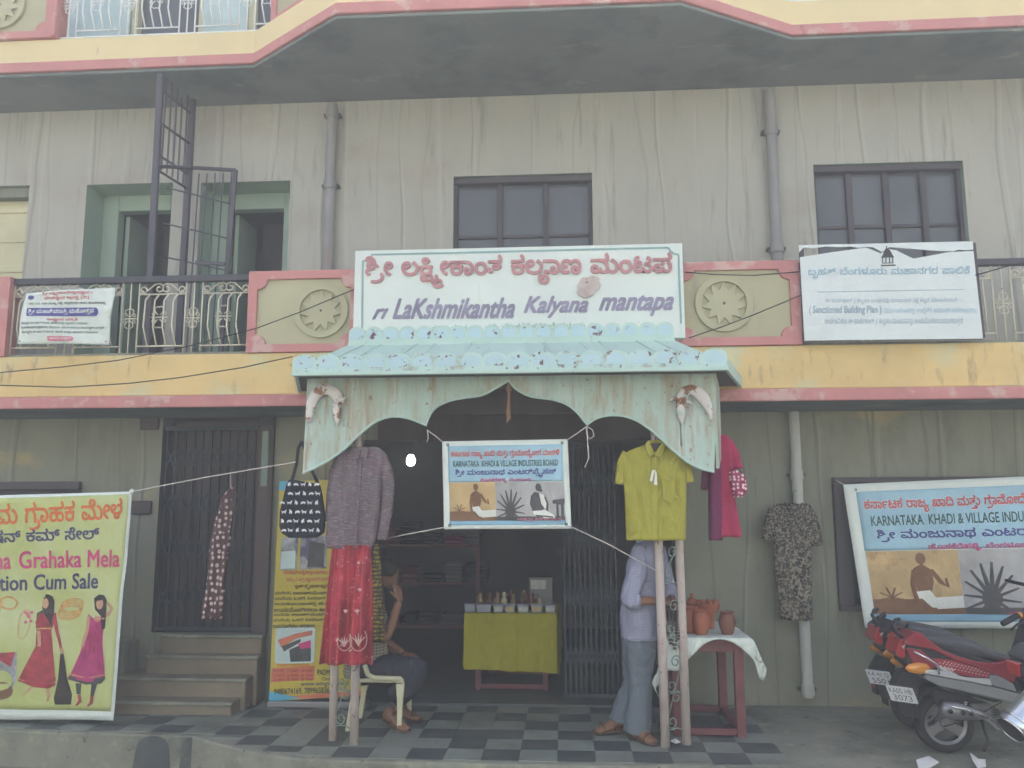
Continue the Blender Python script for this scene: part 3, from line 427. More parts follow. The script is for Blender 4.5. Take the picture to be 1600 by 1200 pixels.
[2,3,36,38,-2,-17,4,-7,4,-8,15,0,9,4,17,11,11,8,4,15,0,8,-2,9,-7,-2,12,-6,7,-8,6,-11,2,26,1,4,-2,8,-11,1,-16,6,6,8,3,19,1,8,-4,10,-11,3,-8,0,-18,-8,-14,-6,-5,-19,-4,-13,2,-10,7,-6,10,3,0,-2,-5,-9,-9,-5,-3,15,40,10,9,2,6,4,4,6,1,8,-1,8,-4,7,-6,4,-9,1,-6,-1,-10,-5,-5,-14,1,-8,5,-6,6,-4,16,94,10,9,2,6,4,4,6,1,8,-2,11,-3,4,-4,3,-11,2,-9,-1,-7,-5,-4,-6,-1,-8,1,-8,5,-6,6,-4,1,14,6,79,0,13,87,0,15,2,6,5,0,9,-10,16,10,8,9,-11,4,-12,1,-11,-3,-8,-14,-9,-15,-2],
[1,1,40,68,40,-2,-16,-9,-17,-14,-8,-11,-1,-15,4,-6,4,-6,12,-1,7,2,12,4,4,8,5,10,0,4,-3,3,-8,-2,-7,-3,-2,-8,0,-3,2,-2,7,1,0,-2,-9,1,-6,3,-5,5,-3,8,-2,11,4,4,4,6,13,0,18,-5,14,-12,11,-10,4,-69,1,0,13,55,0,27,-4,12,-7,9,-11,4,-9],
[1,1,23,19,-2,-8,1,-14,5,-17,16,9,10,14,-14,8,-4,9,-1,9,2,6,5,5,7,0,21,-6,15,-14,14,-12,6,7,13,21,-14,10,-12,6,-15,2,-17,-3,-20,-7,-9,-14,-8],
[1,1,55,15,-2,-7,1,-12,5,-16,15,9,9,9,-10,10,-6,14,0,4,3,3,11,-1,36,5,13,9,11,20,7,15,0,14,-3,15,-12,9,-17,3,-21,-2,-16,-9,-17,-14,-8,-10,-1,-16,4,-10,9,-2,7,0,13,2,6,6,7,10,2,5,0,6,-6,1,-9,-5,-5,-11,2,-2,7,1,0,-2,-9,1,-6,3,-5,5,-3,8,-2,11,4,5,4,5,13,-1,19,-5,16,-14,12,-14,3,-15,-3,-10,-10,-4,-16,2,-26,-4,-16,-11,-9],
[1,1,43,-18,-69,-19,4,-11,11,-5,17,3,14,4,5,12,7,6,1,12,-2,3,-3,5,-8,-1,-12,-4,-5,-7,-4,-10,-1,-14,3,-2,12,10,-5,10,1,6,3,0,4,0,3,-5,3,-7,0,-6,-4,-3,-7,1,-14,5,-6,7,-4,10,-2,15,3,11,10,4,19,-3,17,-7,15,12,6,7,-18,3,-13,-1,-20,-3,-11,-7,-8,-8,-6,-10,-4],
[1,1,34,64,72,-4,-13,-10,-9,-7,-3,-17,0,-17,11,5,11,10,-9,9,-2,8,1,5,3,3,4,1,10,-6,6,-5,0,-10,-3,-7,-9,-3,-14,1,-12,7,-14,8,-9,17,-10,-7,-13,-20,13,-14,19,-5,15,2,24,6,12,8,8,8,4,9,1,7,-1,11,-5,4,-5],
[1,1,32,57,117,15,-2,18,-10,10,-17,4,-14,2,-15,-3,-23,-7,-20,-12,-18,-12,8,10,16,7,18,1,29,-4,15,-3,7,-11,9,-15,4,-10,-2,-13,-9,-7,-11,-3,-22,2,-19,6,-18,11,-17,-12,-8,-12,18,-7,20,-3,31,3,15,6,12,8,11,10,7],
[1,1,41,65,117,15,-3,7,-4,6,-5,8,-14,3,-9,2,-21,-2,-20,-5,-15,-13,-16,-13,-6,-17,-4,-51,0,0,14,47,0,15,2,9,5,9,9,6,19,0,19,-3,15,-9,15,-6,5,-17,0,-5,-4,-4,-5,0,-13,6,-5,9,2,2,7,12,1,-1,-13,-6,-7,-6,-2,-14,0,-6,2,-8,8,-2,6,0,16,8,13,15,7],
[1,1,59,40,55,10,-1,8,-4,15,-15,10,-14,9,-7,9,-2,11,2,4,-13,-15,-3,-14,3,-11,9,-18,24,-10,8,-7,0,-10,-3,-3,-3,0,-11,3,-3,10,-3,8,1,11,10,6,19,1,27,-5,18,-5,6,-13,4,-10,-4,-3,-4,0,-9,4,-5,6,-1,4,2,1,5,12,1,-1,-11,-7,-7,-5,-2,-6,-1,-12,3,-8,8,-2,5,0,14,7,11,12,7,18,0,8,-3,12,-11,6,-17,2,-26,-6,-27,-12,-17,-14,-8,-17,-1,-12,6,-7,11,0,15,2,6,10,8],
[1,1,29,92,79,-60,-1,-10,-4,-3,-8,3,-9,10,-4,31,-1,0,-12,-31,-1,-10,-5,-2,-7,3,-9,7,-4,11,-1,0,-13,-15,1,-14,8,-5,10,0,11,5,11,8,5,1,-1,-11,9,-4,6,0,12,6,12,8,5,11,2,61,1],
[1,2,27,6,-61,-11,1,-8,4,-4,6,-1,12,4,8,4,2,-12,0,0,10,26,0,-2,-1,4,7,2,8,-5,17,12,3,5,-19,-2,-10,-4,-7,0,2,22,0,0,-10,-14,0,6,-2,4,-7,-1,-13,-5,-6,-5,-3,9,7,-51,6,1,7,6,0,9,-7,6,-13,0,-6,-6,0,-9,2,-4],
[2,1,50,-40,-61,-6,0,-11,6,-6,11,0,15,2,7,9,9,6,3,14,0,9,-8,0,-12,-4,-5,-6,-3,-13,-1,-8,4,-3,2,2,9,5,-4,8,-2,7,2,1,6,-3,2,-7,0,-8,-8,0,-13,6,-9,13,0,4,3,5,9,11,0,1,-6,7,-6,10,0,3,2,4,8,-2,6,-3,4,-11,4,5,9,15,-7,7,-10,0,-13,-3,-5,-8,-7,-11,-2,-8,1,-11,6,-3,6,5,0,-10,-10,1,12,-12,-27,0,11,14,0,6,5,0,8,-6,16,13,3,5,-18,0,-12,-2,-5,-3,-4,-9,-4],
[1,2,14,17,-29,-5,-14,-14,-8,-72,-1,0,13,53,0,-4,-3,-3,9,0,9,5,9,10,6,17,-1,7,-4,4,-7,8,-16,-31,4,-12,-6,4,19,2,3,8,-2,6,-8,3,-8,-3],
[3,2,20,-37,-61,-11,3,-4,3,-4,10,1,14,9,13,17,8,21,0,9,-3,13,-11,3,-7,1,-14,-8,-13,-10,-3,-9,1,-7,4,-5,9,4,-1,-5,-7,-6,-5,15,-35,-51,7,3,4,6,11,0,4,-6,10,-2,5,5,0,11,-6,8,-5,4,-13,2,-14,-2,-9,-7,-3,-11,2,-8,1,8,-19,-39,-5,2,-2,5,2,4,5,2,5,-2,2,-4,-2,-5,1,4,-25,-76,1,17,11,0,1,-17],
[1,2,20,-37,-61,-11,3,-4,3,-4,10,1,14,9,13,17,8,21,0,9,-3,13,-11,3,-7,1,-14,-8,-13,-10,-3,-9,1,-7,4,-5,9,4,-1,-5,-7,-6,-5,16,-35,-51,7,3,4,10,11,0,1,-6,6,-6,7,0,5,5,0,11,-6,8,-5,4,-13,2,-14,-2,-9,-7,-3,-11,2,-8],
[1,1,33,-30,-11,7,-1,11,-5,22,-30,5,-2,10,0,2,-11,-14,-1,-9,4,-18,26,-11,9,-12,-2,-3,-10,6,-6,9,-2,18,4,6,4,4,6,4,14,-5,20,11,6,6,-18,-1,-16,-7,-16,-13,-10,-16,-4,-16,0,-7,2,-9,8,-2,11,1,8,5,7,7,4],
[1,1,41,-40,-55,-9,2,-7,4,-5,6,-2,9,1,7,4,6,6,4,7,1,7,-1,7,-6,-1,-12,-9,1,0,5,-2,2,-5,0,-4,-3,1,-8,7,-6,13,1,5,5,3,7,11,0,1,-6,6,-6,11,-1,5,6,2,12,-3,16,-8,16,11,6,9,-18,4,-14,-1,-16,-6,-12,-12,-6,-11,0,-10,4,-5,6,2,0,-10,-8],
[1,1,44,21,-68,-18,4,-12,10,-4,15,4,13,9,10,6,4,18,3,16,-4,5,-6,2,-8,-1,-7,-4,-6,-7,-3,-15,-1,-9,5,-5,9,0,5,2,27,-3,6,-4,2,8,11,9,-8,2,-5,1,-12,-3,-17,0,-8,2,-3,6,-2,6,2,2,5,-2,5,-3,2,-10,0,-11,-3,-8,-11,1,-12,4,-6,7,-3,10,-1,15,2,13,8,9,-9,-16,-10],
[1,1,51,0,-68,-18,3,-5,3,-6,9,0,8,3,6,17,12,2,5,-4,3,-7,0,-4,-3,1,-6,-11,-3,-2,6,2,8,10,7,8,1,12,-2,6,-9,0,-9,-4,-5,-16,-10,-1,-7,4,-4,13,-1,8,0,11,5,6,8,0,10,-5,9,-15,20,-2,15,2,4,7,5,10,2,7,-1,11,-8,3,-8,-12,-2,-3,7,-6,2,-5,-2,-2,-5,2,-6,13,-15,6,-9,2,-13,-1,-8,-6,-11,-5,-4,-12,-5],
[1,1,17,21,-10,-3,-16,-9,-11,-7,-5,-26,-7,-17,0,-21,3,3,12,18,-3,20,1,19,6,9,13,1,8,-2,10,-4,9,11,6,7,-13],
[1,1,33,-40,-11,12,-4,10,-11,-6,0,8,11,6,3,7,1,11,-3,5,-4,5,-9,0,-11,-5,-11,-11,-11,-8,9,12,13,0,9,-5,5,-9,0,-7,-7,-1,-6,-11,0,-4,11,-4,2,-9,0,-5,-5,1,-9,10,-13,-7,-9,-11,12,-4,7,-1,9,5,14,10,6],
[1,2,45,-12,-66,-14,3,-4,3,-1,8,5,6,2,-2,-19,7,-7,9,0,11,5,8,4,3,17,2,8,-4,4,-6,-1,-10,-4,-5,-5,-2,-13,-1,-11,6,1,8,9,-5,11,1,1,6,-6,3,-7,-3,-2,-3,0,-8,3,-4,9,-3,15,-1,17,5,5,5,2,8,-4,15,-6,12,11,6,7,-12,4,-13,-2,-21,-10,-10,-12,-5,2,4,4,-4,1,-5,-5,-9,6,-12,-57,6,1,1,5,-7,3,-6,-1,-1,-5],
[2,1,42,-41,-61,-10,1,-7,4,-5,7,-2,8,2,7,3,6,6,4,14,0,7,-6,0,-12,-10,1,0,5,-2,3,-5,0,-3,-4,0,-8,3,-3,9,-3,11,4,5,9,11,0,4,-9,4,-3,10,0,3,2,3,8,-2,7,-9,10,-8,4,7,6,12,-6,9,-9,3,-13,-2,-9,-5,-6,-7,-4,-17,0,-9,6,-2,3,1,1,-10,-9,1,12,-26,-21,0,11,25,0,7,3,1,9,-6,11,11,5,8,-17,0,-9,-2,-5,-9,-6,-5,-1],
[1,1,28,0,-55,-6,1,-10,4,-17,21,-7,2,-6,-2,-2,-7,6,-16,-12,-3,-5,9,-2,10,2,8,4,6,7,4,8,2,14,-4,20,-23,6,-1,9,3,4,7,-1,15,-4,15,-7,10,12,6,11,-25,1,-23,-6,-12,-12,-6],
[2,2,27,47,-2,-20,4,-13,11,-4,16,1,10,10,11,4,4,3,-3,-22,0,0,11,35,0,4,9,-3,8,8,2,6,-2,2,-4,-2,-13,34,0,0,-11,-22,0,2,2,4,-2,8,-7,4,-10,-1,-14,-9,-13,-7,-5,14,48,11,11,1,8,5,4,6,1,13,-6,10,-4,2,-22,2,-11,-5,-3,-4,-3,-10,1,-8,5,-7,8,-4,1,4,6,79,0,13,65,0,0,-13],
[2,1,69,32,-2,-8,1,-12,5,-7,11,-1,7,3,10,8,8,15,3,13,-2,11,-5,35,-23,11,-2,10,2,7,5,5,7,0,21,-3,9,-7,11,-10,8,-13,6,23,0,10,-7,8,-11,6,-16,0,-17,-7,-19,-11,-9,-18,-3,-15,3,-13,6,-26,20,-16,4,-6,-1,-6,-5,0,-7,7,-7,15,0,12,6,8,11,4,22,0,9,-6,14,-4,5,-13,4,-10,-3,-5,-10,4,-8,-3,-2,2,9,3,2,8,0,2,-2,3,-7,-3,-8,-10,-3,-6,1,-6,4,-4,6,-1,16,3,6,10,8,6,2,15,0,13,-5,12,-15,4,-22,-2,-18,-12,-21,-11,-9,1,4,82,79,0,13,36,0,0,-13],
[1,2,28,36,-2,-8,1,-13,9,-5,7,-3,22,1,10,6,17,11,13,8,4,2,-2,-28,0,0,13,95,0,0,-13,-7,0,2,1,13,-10,8,-15,2,-9,0,-21,-8,-17,-13,-9,-15,-1,-15,8,-8,11,5,1,-4,-7,-9,-9,24,38,11,7,2,6,4,6,15,13,0,2,-9,5,-7,6,-4,7,-1,7,2,5,4,4,8,0,20,-2,8,-8,13,-12,10,-18,3,-22,-3,-13,-9,-4,-6,-6,-15,1,-21,3,-8,6,-4],
[1,1,38,80,-2,-8,1,-11,6,-22,30,-9,3,-8,-3,-4,-10,3,-11,6,-11,-13,-5,-6,12,-3,14,3,14,10,9,12,4,9,-1,7,-4,22,-30,9,-4,12,1,5,4,3,7,0,15,-8,21,-15,14,-13,5,-55,0,0,13,88,0,0,-13,-10,0,1,1,10,-8,11,-15,5,-14,0,-20,-8,-16,-6,-5],
[3,1,47,38,-2,-17,4,-12,10,-4,16,3,13,4,5,11,7,7,1,8,-1,11,-8,1,-7,-2,-9,-12,1,1,8,-4,4,-8,0,-4,-3,-3,-11,1,-6,4,-6,7,-4,19,1,7,4,4,7,2,8,13,0,2,-9,4,-7,7,-4,12,0,8,5,4,15,-3,15,-11,17,12,8,11,-18,4,-13,-1,-19,-8,-16,-12,-7,-16,-1,-11,5,-4,4,-7,10,5,1,-9,-13,-5,-3,1,8,67,50,-7,2,-3,7,3,7,7,3,7,-3,3,-7,-3,-7,1,4,5,79,0,13,102,0,0,-13],
[2,1,58,36,-2,-8,1,-13,7,-6,11,0,12,10,16,22,16,3,4,1,9,-3,5,-6,2,-10,0,-5,-2,-3,-9,3,-10,-11,-5,-6,17,1,6,6,9,12,6,18,0,12,-7,5,-10,0,-11,-5,-10,-27,-21,-3,-5,0,-11,8,-6,16,1,7,4,4,7,2,8,12,0,2,-9,5,-7,7,-4,8,-1,8,2,6,5,4,7,2,10,-5,20,-12,15,-18,10,23,0,10,-7,12,-19,3,-18,-4,-20,-7,-10,-13,-7,-16,-1,-11,4,-13,16,5,-1,-8,-11,-10,-6,1,4,72,79,0,13,37,0,0,-13],
[4,1,53,38,-2,-17,4,-12,10,-4,16,3,13,4,5,11,7,7,1,8,-1,11,-8,1,-7,-2,-9,-12,1,1,8,-4,4,-8,0,-4,-3,-3,-11,1,-6,4,-6,7,-4,19,1,7,4,4,7,2,8,13,0,2,-9,4,-7,7,-4,7,-1,8,2,5,4,3,7,0,17,-3,9,-4,8,-11,12,-13,8,-7,2,25,0,11,-8,11,-14,4,-15,0,-21,-8,-16,-12,-7,-16,-1,-11,5,-4,4,-7,10,5,1,-9,-13,-5,-3,1,14,5,79,0,13,85,0,16,2,5,5,0,9,-10,16,11,8,8,-11,5,-12,0,-11,-3,-8,-13,-9,-16,-2,1,23,151,-2,-8,1,-14,5,-17,16,9,10,9,-10,13,-8,9,-1,9,2,6,5,5,7,1,10,-4,20,-12,15,-19,10,24,0,7,-5,11,-13,6,-16,0,-17,-4,-13,-8,-11,-14,-6,1,4,134,79,0,13,34,0,0,-13],
[1,2,22,54,-2,-24,5,-12,9,-5,6,-5,16,0,18,2,7,3,7,9,11,6,4,3,-2,-24,0,0,13,77,0,0,-13,-2,0,11,-8,8,-20,-2,-25,-7,-13,-12,-9,-8,-4,17,54,12,11,1,8,3,7,5,4,7,4,17,-4,19,-6,6,-14,8,-9,1,-10,-1,-15,-8,-8,-15,-1,-10,1,-10,8,-15,15,-8],
[2,1,51,63,-2,-21,3,-10,4,-14,11,-9,16,-3,19,4,23,8,11,13,7,9,2,13,-3,5,-3,6,-10,-1,-13,-2,-6,-10,-9,-7,-3,-16,0,-10,5,2,11,11,-5,11,1,5,3,3,4,0,10,-5,6,-10,-1,-5,-2,-8,-10,-3,-18,1,-10,8,-15,18,-12,18,-2,17,1,13,6,9,9,4,8,1,11,-3,15,-8,12,-13,8,8,9,16,-11,10,-15,3,-9,0,-18,-5,-16,-5,-6,-14,-11,-9,-4,1,4,73,79,0,13,30,0,0,-13],
[2,1,53,38,-2,-17,4,-12,10,-4,16,3,13,4,5,11,7,7,1,8,-1,11,-8,1,-7,-2,-9,-12,1,1,8,-4,4,-8,0,-4,-3,-3,-11,1,-6,4,-6,7,-4,19,1,7,4,4,7,2,8,13,0,2,-9,4,-7,7,-4,7,-1,8,2,5,4,3,7,0,17,-3,9,-4,8,-11,12,-13,8,-7,2,25,0,11,-8,11,-15,4,-14,0,-21,-8,-16,-12,-7,-16,-1,-11,5,-4,4,-7,10,5,1,-9,-13,-5,-3,1,4,5,79,0,13,103,0,0,-13],
[3,1,32,80,-2,-8,1,-11,6,-22,30,-9,3,-8,-3,-4,-10,3,-11,6,-11,-13,-5,-8,19,0,15,2,6,4,5,12,7,18,-1,9,-7,14,-22,7,-7,10,-2,7,2,5,4,3,7,0,16,-5,13,-8,11,11,8,9,-11,7,-16,0,-22,-7,-16,-7,-5,1,8,57,52,-7,3,-3,7,3,7,7,3,7,-3,2,-7,-2,-7,1,4,5,79,0,13,88,0,0,-13],
[2,3,36,38,-2,-17,4,-7,4,-8,15,0,9,4,17,11,11,8,4,15,0,8,-2,9,-7,-2,12,-6,7,-8,6,-11,2,26,1,4,-2,8,-11,1,-16,6,6,8,3,19,1,8,-4,10,-11,3,-8,0,-18,-8,-14,-6,-5,-19,-4,-13,2,-10,7,-6,10,3,0,-2,-5,-9,-9,-5,-3,16,40,10,9,2,6,4,4,6,1,8,-1,8,-4,7,-6,4,-9,1,-6,-1,-10,-5,-3,-4,-2,-10,1,-8,5,-6,6,-4,16,94,10,9,2,6,4,4,6,1,8,-2,11,-3,4,-4,3,-11,2,-9,-1,-7,-5,-4,-6,-1,-8,1,-8,5,-6,6,-4,1,4,6,79,0,13,102,0,0,-13],
[2,1,26,83,92,0,-13,-6,0,11,-9,9,-20,2,-17,1,-33,-16,0,0,34,-4,22,-10,17,-7,5,-9,1,-6,-1,-11,-6,-10,-18,-3,-21,0,-33,-16,0,0,30,4,24,10,18,11,10,3,-3,-28,0,0,13,1,32,133,49,-13,3,-9,11,-3,15,1,13,3,9,12,12,18,4,11,-2,9,-3,-7,-11,-11,4,-14,-2,-7,-8,-2,-6,0,-17,3,-6,4,-3,10,-1,5,4,0,4,-1,4,-4,5,-58,1,0,13,54,0,11,-4,5,-3,6,-11,-2,-13,-4,-7,-8,-4],
[5,1,58,40,-2,-13,2,-11,8,-7,12,-2,7,0,17,4,13,7,11,13,8,9,1,12,-2,8,-7,3,-11,-1,-6,-6,-10,-12,-5,-8,-1,-15,3,-9,8,4,11,12,-10,14,0,7,5,1,8,-6,5,-10,0,-5,-3,-7,-11,-2,-15,2,-13,4,-7,8,-4,18,1,7,4,7,15,12,0,3,-9,5,-7,6,-4,15,0,6,4,3,5,0,12,-6,10,-16,8,12,8,13,-9,9,-10,2,-14,-1,-8,-6,-12,-6,-4,-17,-4,-12,2,-10,6,-8,11,5,0,-15,-15,1,13,32,69,-14,9,-3,6,0,10,5,9,5,3,16,3,2,-13,-12,-2,-3,-3,0,-7,3,-3,10,-5,1,14,83,51,0,13,23,1,3,3,1,4,-2,5,-5,4,13,5,2,-1,4,-6,1,-7,-1,-7,-4,-7,-14,-6,1,4,71,79,0,13,45,0,0,-13,1,32,161,49,-13,3,-9,11,-3,15,1,13,3,9,12,12,18,4,11,-2,9,-3,-7,-11,-11,4,-14,-2,-7,-8,-2,-6,0,-17,3,-6,4,-3,10,-1,5,4,0,4,-1,4,-4,5,-58,1,0,13,54,0,11,-4,5,-3,6,-11,-2,-13,-4,-7,-8,-4],
[3,1,50,51,-2,-20,3,-14,7,-5,6,-6,12,0,17,14,-2,-1,-11,3,-8,13,-9,26,-1,13,4,8,7,3,7,0,8,-4,10,-10,6,-11,2,-10,-2,-3,-5,3,-5,8,-2,5,1,8,4,4,8,-1,11,-6,9,-12,6,20,1,8,-9,4,-14,-2,-9,-6,-11,-11,-7,-12,-2,-9,1,-8,4,-4,6,-1,13,5,8,4,3,14,2,17,-3,14,-8,5,-7,3,-15,-2,-15,-9,-11,-6,-4,-8,-4,1,4,6,79,0,13,73,0,0,-13,1,32,129,49,-13,3,-10,11,-3,15,1,13,4,9,11,12,18,4,12,-2,9,-3,-8,-11,-10,4,-14,-2,-8,-8,-2,-6,1,-17,2,-6,5,-3,9,-1,5,4,1,4,-1,4,-4,5,-58,1,0,13,53,0,12,-4,4,-3,6,-11,-1,-13,-5,-7,-7,-4],
[2,1,38,80,-2,-8,1,-11,6,-22,30,-9,3,-8,-3,-4,-10,3,-11,6,-11,-13,-5,-6,12,-3,14,3,14,10,9,12,4,9,-1,7,-4,22,-30,9,-4,12,1,5,4,3,7,0,15,-8,21,-15,14,-13,5,-55,0,0,13,88,0,0,-13,-10,0,1,1,10,-8,11,-15,5,-14,0,-20,-8,-16,-6,-5,1,32,144,49,-14,3,-9,11,-3,15,1,13,3,9,12,12,18,4,12,-2,8,-3,-7,-11,-11,4,-13,-2,-8,-8,-2,-6,0,-10,3,-13,4,-3,10,-1,5,4,1,4,-1,4,-4,5,-58,1,0,13,53,0,12,-4,4,-3,6,-11,-1,-13,-5,-7,-7,-4],
[5,1,53,38,-2,-17,4,-12,10,-4,16,3,13,4,5,11,7,7,1,8,-1,11,-8,1,-7,-2,-9,-12,1,1,8,-4,4,-8,0,-4,-3,-3,-11,1,-6,4,-6,7,-4,19,1,7,4,4,7,2,8,13,0,2,-9,4,-7,7,-4,7,-1,8,2,5,4,3,7,0,17,-3,9,-4,8,-11,12,-13,8,-7,2,25,0,11,-8,11,-14,4,-15,0,-21,-8,-16,-12,-7,-16,-1,-11,5,-4,4,-7,10,5,1,-9,-13,-5,-3,1,14,5,79,0,13,85,0,16,2,5,5,0,9,-10,16,11,8,8,-11,5,-12,0,-11,-3,-8,-13,-9,-16,-2,1,23,151,-2,-8,1,-14,5,-17,16,9,10,9,-10,13,-8,9,-1,9,2,6,5,5,7,1,10,-4,20,-12,15,-19,10,24,0,7,-5,11,-13,6,-16,0,-17,-4,-13,-8,-11,-14,-6,1,4,134,79,0,13,34,0,0,-13,1,32,218,49,-13,3,-9,11,-4,15,2,13,3,9,12,12,17,4,12,-2,9,-3,-7,-11,-11,4,-14,-2,-7,-8,-2,-6,-1,-10,3,-13,5,-3,9,-1,6,4,0,4,-1,4,-4,5,-58,1,0,13,53,0,12,-4,4,-3,6,-11,-1,-13,-5,-7,-7,-4],
[2,2,22,54,-2,-24,5,-12,9,-5,6,-5,16,0,18,2,7,3,7,9,11,6,4,3,-2,-24,0,0,13,77,0,0,-13,-2,0,11,-8,8,-20,-2,-25,-7,-13,-12,-9,-8,-4,17,54,12,11,1,8,3,7,5,4,7,4,17,-4,19,-6,6,-14,8,-9,1,-10,-1,-15,-8,-8,-15,-1,-10,1,-10,8,-15,15,-8,1,32,134,49,-14,3,-8,11,-4,15,1,13,4,9,11,12,18,4,12,-2,8,-3,-7,-11,-11,4,-13,-2,-7,-8,-2,-6,0,-17,2,-6,4,-3,10,-1,5,4,1,4,-1,4,-4,5,-58,1,0,13,53,0,12,-4,4,-3,6,-11,-1,-13,-5,-7,-7,-4],
[3,1,51,63,-2,-21,3,-10,4,-14,11,-9,16,-3,19,4,23,8,11,13,7,9,2,13,-3,5,-3,6,-10,-1,-13,-2,-6,-10,-9,-7,-3,-16,0,-10,5,2,11,11,-5,11,1,5,3,3,4,0,10,-5,6,-10,-1,-5,-2,-8,-10,-3,-18,1,-10,8,-15,18,-12,18,-2,17,1,13,6,9,9,4,8,1,11,-3,15,-8,12,-13,8,8,9,16,-11,10,-15,3,-9,0,-18,-5,-16,-5,-6,-14,-11,-9,-4,1,4,73,79,0,13,30,0,0,-13,1,32,155,49,-13,3,-9,11,-3,15,0,13,4,9,12,12,17,4,12,-2,9,-3,-8,-11,-10,4,-14,-2,-7,-8,-2,-6,-1,-10,3,-13,5,-3,9,-1,5,4,1,4,-1,4,-4,5,-58,1,0,13,54,0,11,-4,4,-3,6,-11,-1,-13,-5,-7,-7,-4],
[4,1,32,80,-2,-8,1,-11,6,-22,30,-9,3,-8,-3,-4,-10,3,-11,6,-11,-13,-5,-8,19,0,15,2,6,4,5,12,7,18,-1,9,-7,14,-22,7,-7,10,-2,7,2,5,4,3,7,0,16,-5,13,-8,11,11,8,9,-11,7,-16,0,-22,-7,-16,-7,-5,1,8,57,52,-7,3,-3,7,3,7,7,3,7,-3,2,-7,-2,-7,1,4,5,79,0,13,88,0,0,-13,1,32,144,49,-14,3,-9,11,-3,15,1,13,3,9,12,12,18,4,11,-2,9,-3,-7,-11,-11,4,-14,-2,-7,-8,-2,-6,-1,-10,4,-13,4,-3,10,-1,5,4,1,4,-1,4,-5,5,-57,1,0,13,53,0,11,-4,5,-3,6,-11,-2,-13,-4,-7,-8,-4],
[2,2,19,47,-2,-20,4,-13,11,-4,16,1,10,10,11,4,4,3,-3,-22,0,0,11,84,0,0,-11,-22,0,2,2,4,-2,10,-12,2,-10,-4,-16,-13,-11,14,48,11,11,1,8,5,4,6,1,13,-6,10,-4,2,-22,2,-11,-5,-3,-4,-3,-10,1,-8,5,-7,8,-4,1,30,44,58,-4,4,11,6,8,8,2,6,0,12,-4,8,-8,5,-9,0,-6,-4,1,-9,6,-3,14,3,8,8,5,-7,-8,-10,-10,-5,-13,0,-10,4,-6,8,1,14,5,7,7,4,10,2,9,-1,13,-8,7,-14,1,-8,-3,-15,-9,-11],
[1,2,30,54,79,-7,-1,-10,-6,-10,-18,-3,-21,0,-33,-16,0,1,32,3,20,7,18,5,6,1,-5,-12,17,-1,10,1,8,8,12,7,3,15,3,15,-2,13,-6,10,-9,9,-12,5,-15,3,-18,2,-62,-16,0,0,34,-4,22,-10,17,-7,5,15,54,92,10,-2,8,-4,15,-19,-5,15,-8,14,-10,9,-12,5,-16,0,-6,-3,-4,-5,0,-10,8,-12,-6,0,12,9],
[3,1,58,40,-2,-13,2,-11,8,-7,12,-2,7,0,17,4,13,7,11,13,8,9,1,12,-2,8,-7,3,-11,-1,-6,-6,-10,-12,-5,-8,-1,-15,3,-9,8,4,11,12,-10,14,0,7,5,1,8,-6,5,-10,0,-5,-3,-7,-12,-2,-14,2,-13,4,-7,8,-4,18,1,7,4,7,15,12,0,3,-9,5,-7,6,-4,15,0,6,4,3,5,0,12,-6,10,-16,8,13,9,13,-9,8,-11,2,-14,-1,-8,-6,-12,-6,-4,-17,-4,-12,2,-10,6,-8,11,5,0,-15,-15,1,13,32,69,-14,9,-3,6,0,10,5,9,5,3,16,3,2,-13,-12,-2,-3,-3,0,-7,3,-3,10,-5,1,35,83,51,0,13,16,0,7,3,6,5,4,7,2,9,-3,11,-6,6,-9,3,-8,-3,-2,-2,-1,-7,5,-4,11,0,6,2,8,8,5,-7,-13,-13,-18,-2,-10,4,-4,4,-3,10,2,8,5,7,7,4,10,2,16,-5,10,-11,3,-7,0,-14,-4,-12,-3,-5,-11,-9,-15,-5],
[2,2,34,36,-2,-15,4,-6,6,-6,14,-2,16,2,15,9,18,16,14,22,7,24,-2,15,-6,13,-12,6,-17,-3,-11,-8,-8,-13,-4,-14,5,-5,8,1,13,4,5,13,4,10,-1,7,-4,6,-5,8,-17,2,-9,-4,-17,-11,-12,-15,-4,-18,4,-13,15,5,1,-8,-13,-10,-5,32,38,11,7,1,6,5,6,14,13,0,3,-9,4,-6,6,-4,12,0,8,4,5,8,1,7,-5,17,-8,8,-6,1,-5,-2,-3,-5,3,-5,6,-2,6,1,5,4,1,13,-5,8,-15,8,-20,2,-19,-3,-13,-9,-4,-6,-6,-16,1,-20,3,-8,6,-4,1,25,48,124,18,-2,14,-4,13,-8,10,-8,9,-13,6,-18,0,-13,-3,-9,-13,22,6,2,-10,16,-16,13,-15,6,-19,3,-17,-4,-3,-3,-2,-7,1,-7,5,-7,-10,-8,-9,15,0,16,10,12,7,3],
[1,1,70,51,-2,-21,3,-14,7,-8,12,-3,14,1,9,13,-2,0,-11,3,-8,7,-6,13,-4,26,1,10,6,5,7,1,16,-4,7,-6,3,-9,4,-11,-1,-7,-3,0,-6,6,-3,10,0,8,5,3,5,1,23,-5,14,-5,6,-11,9,-14,3,-8,-2,-3,-3,0,-7,5,-5,10,1,9,7,1,7,12,-1,-4,-15,-10,-8,-6,-2,-14,0,-10,4,-3,4,-3,12,1,8,5,6,8,4,10,2,20,-5,16,-11,9,-17,4,-24,-4,-15,-11,-14,-17,-4,-10,1,-7,4,-5,6,-1,13,5,8,11,5,15,0,12,-3,12,-9,4,-6,4,-15,-3,-15,-8,-11,-15,-8],
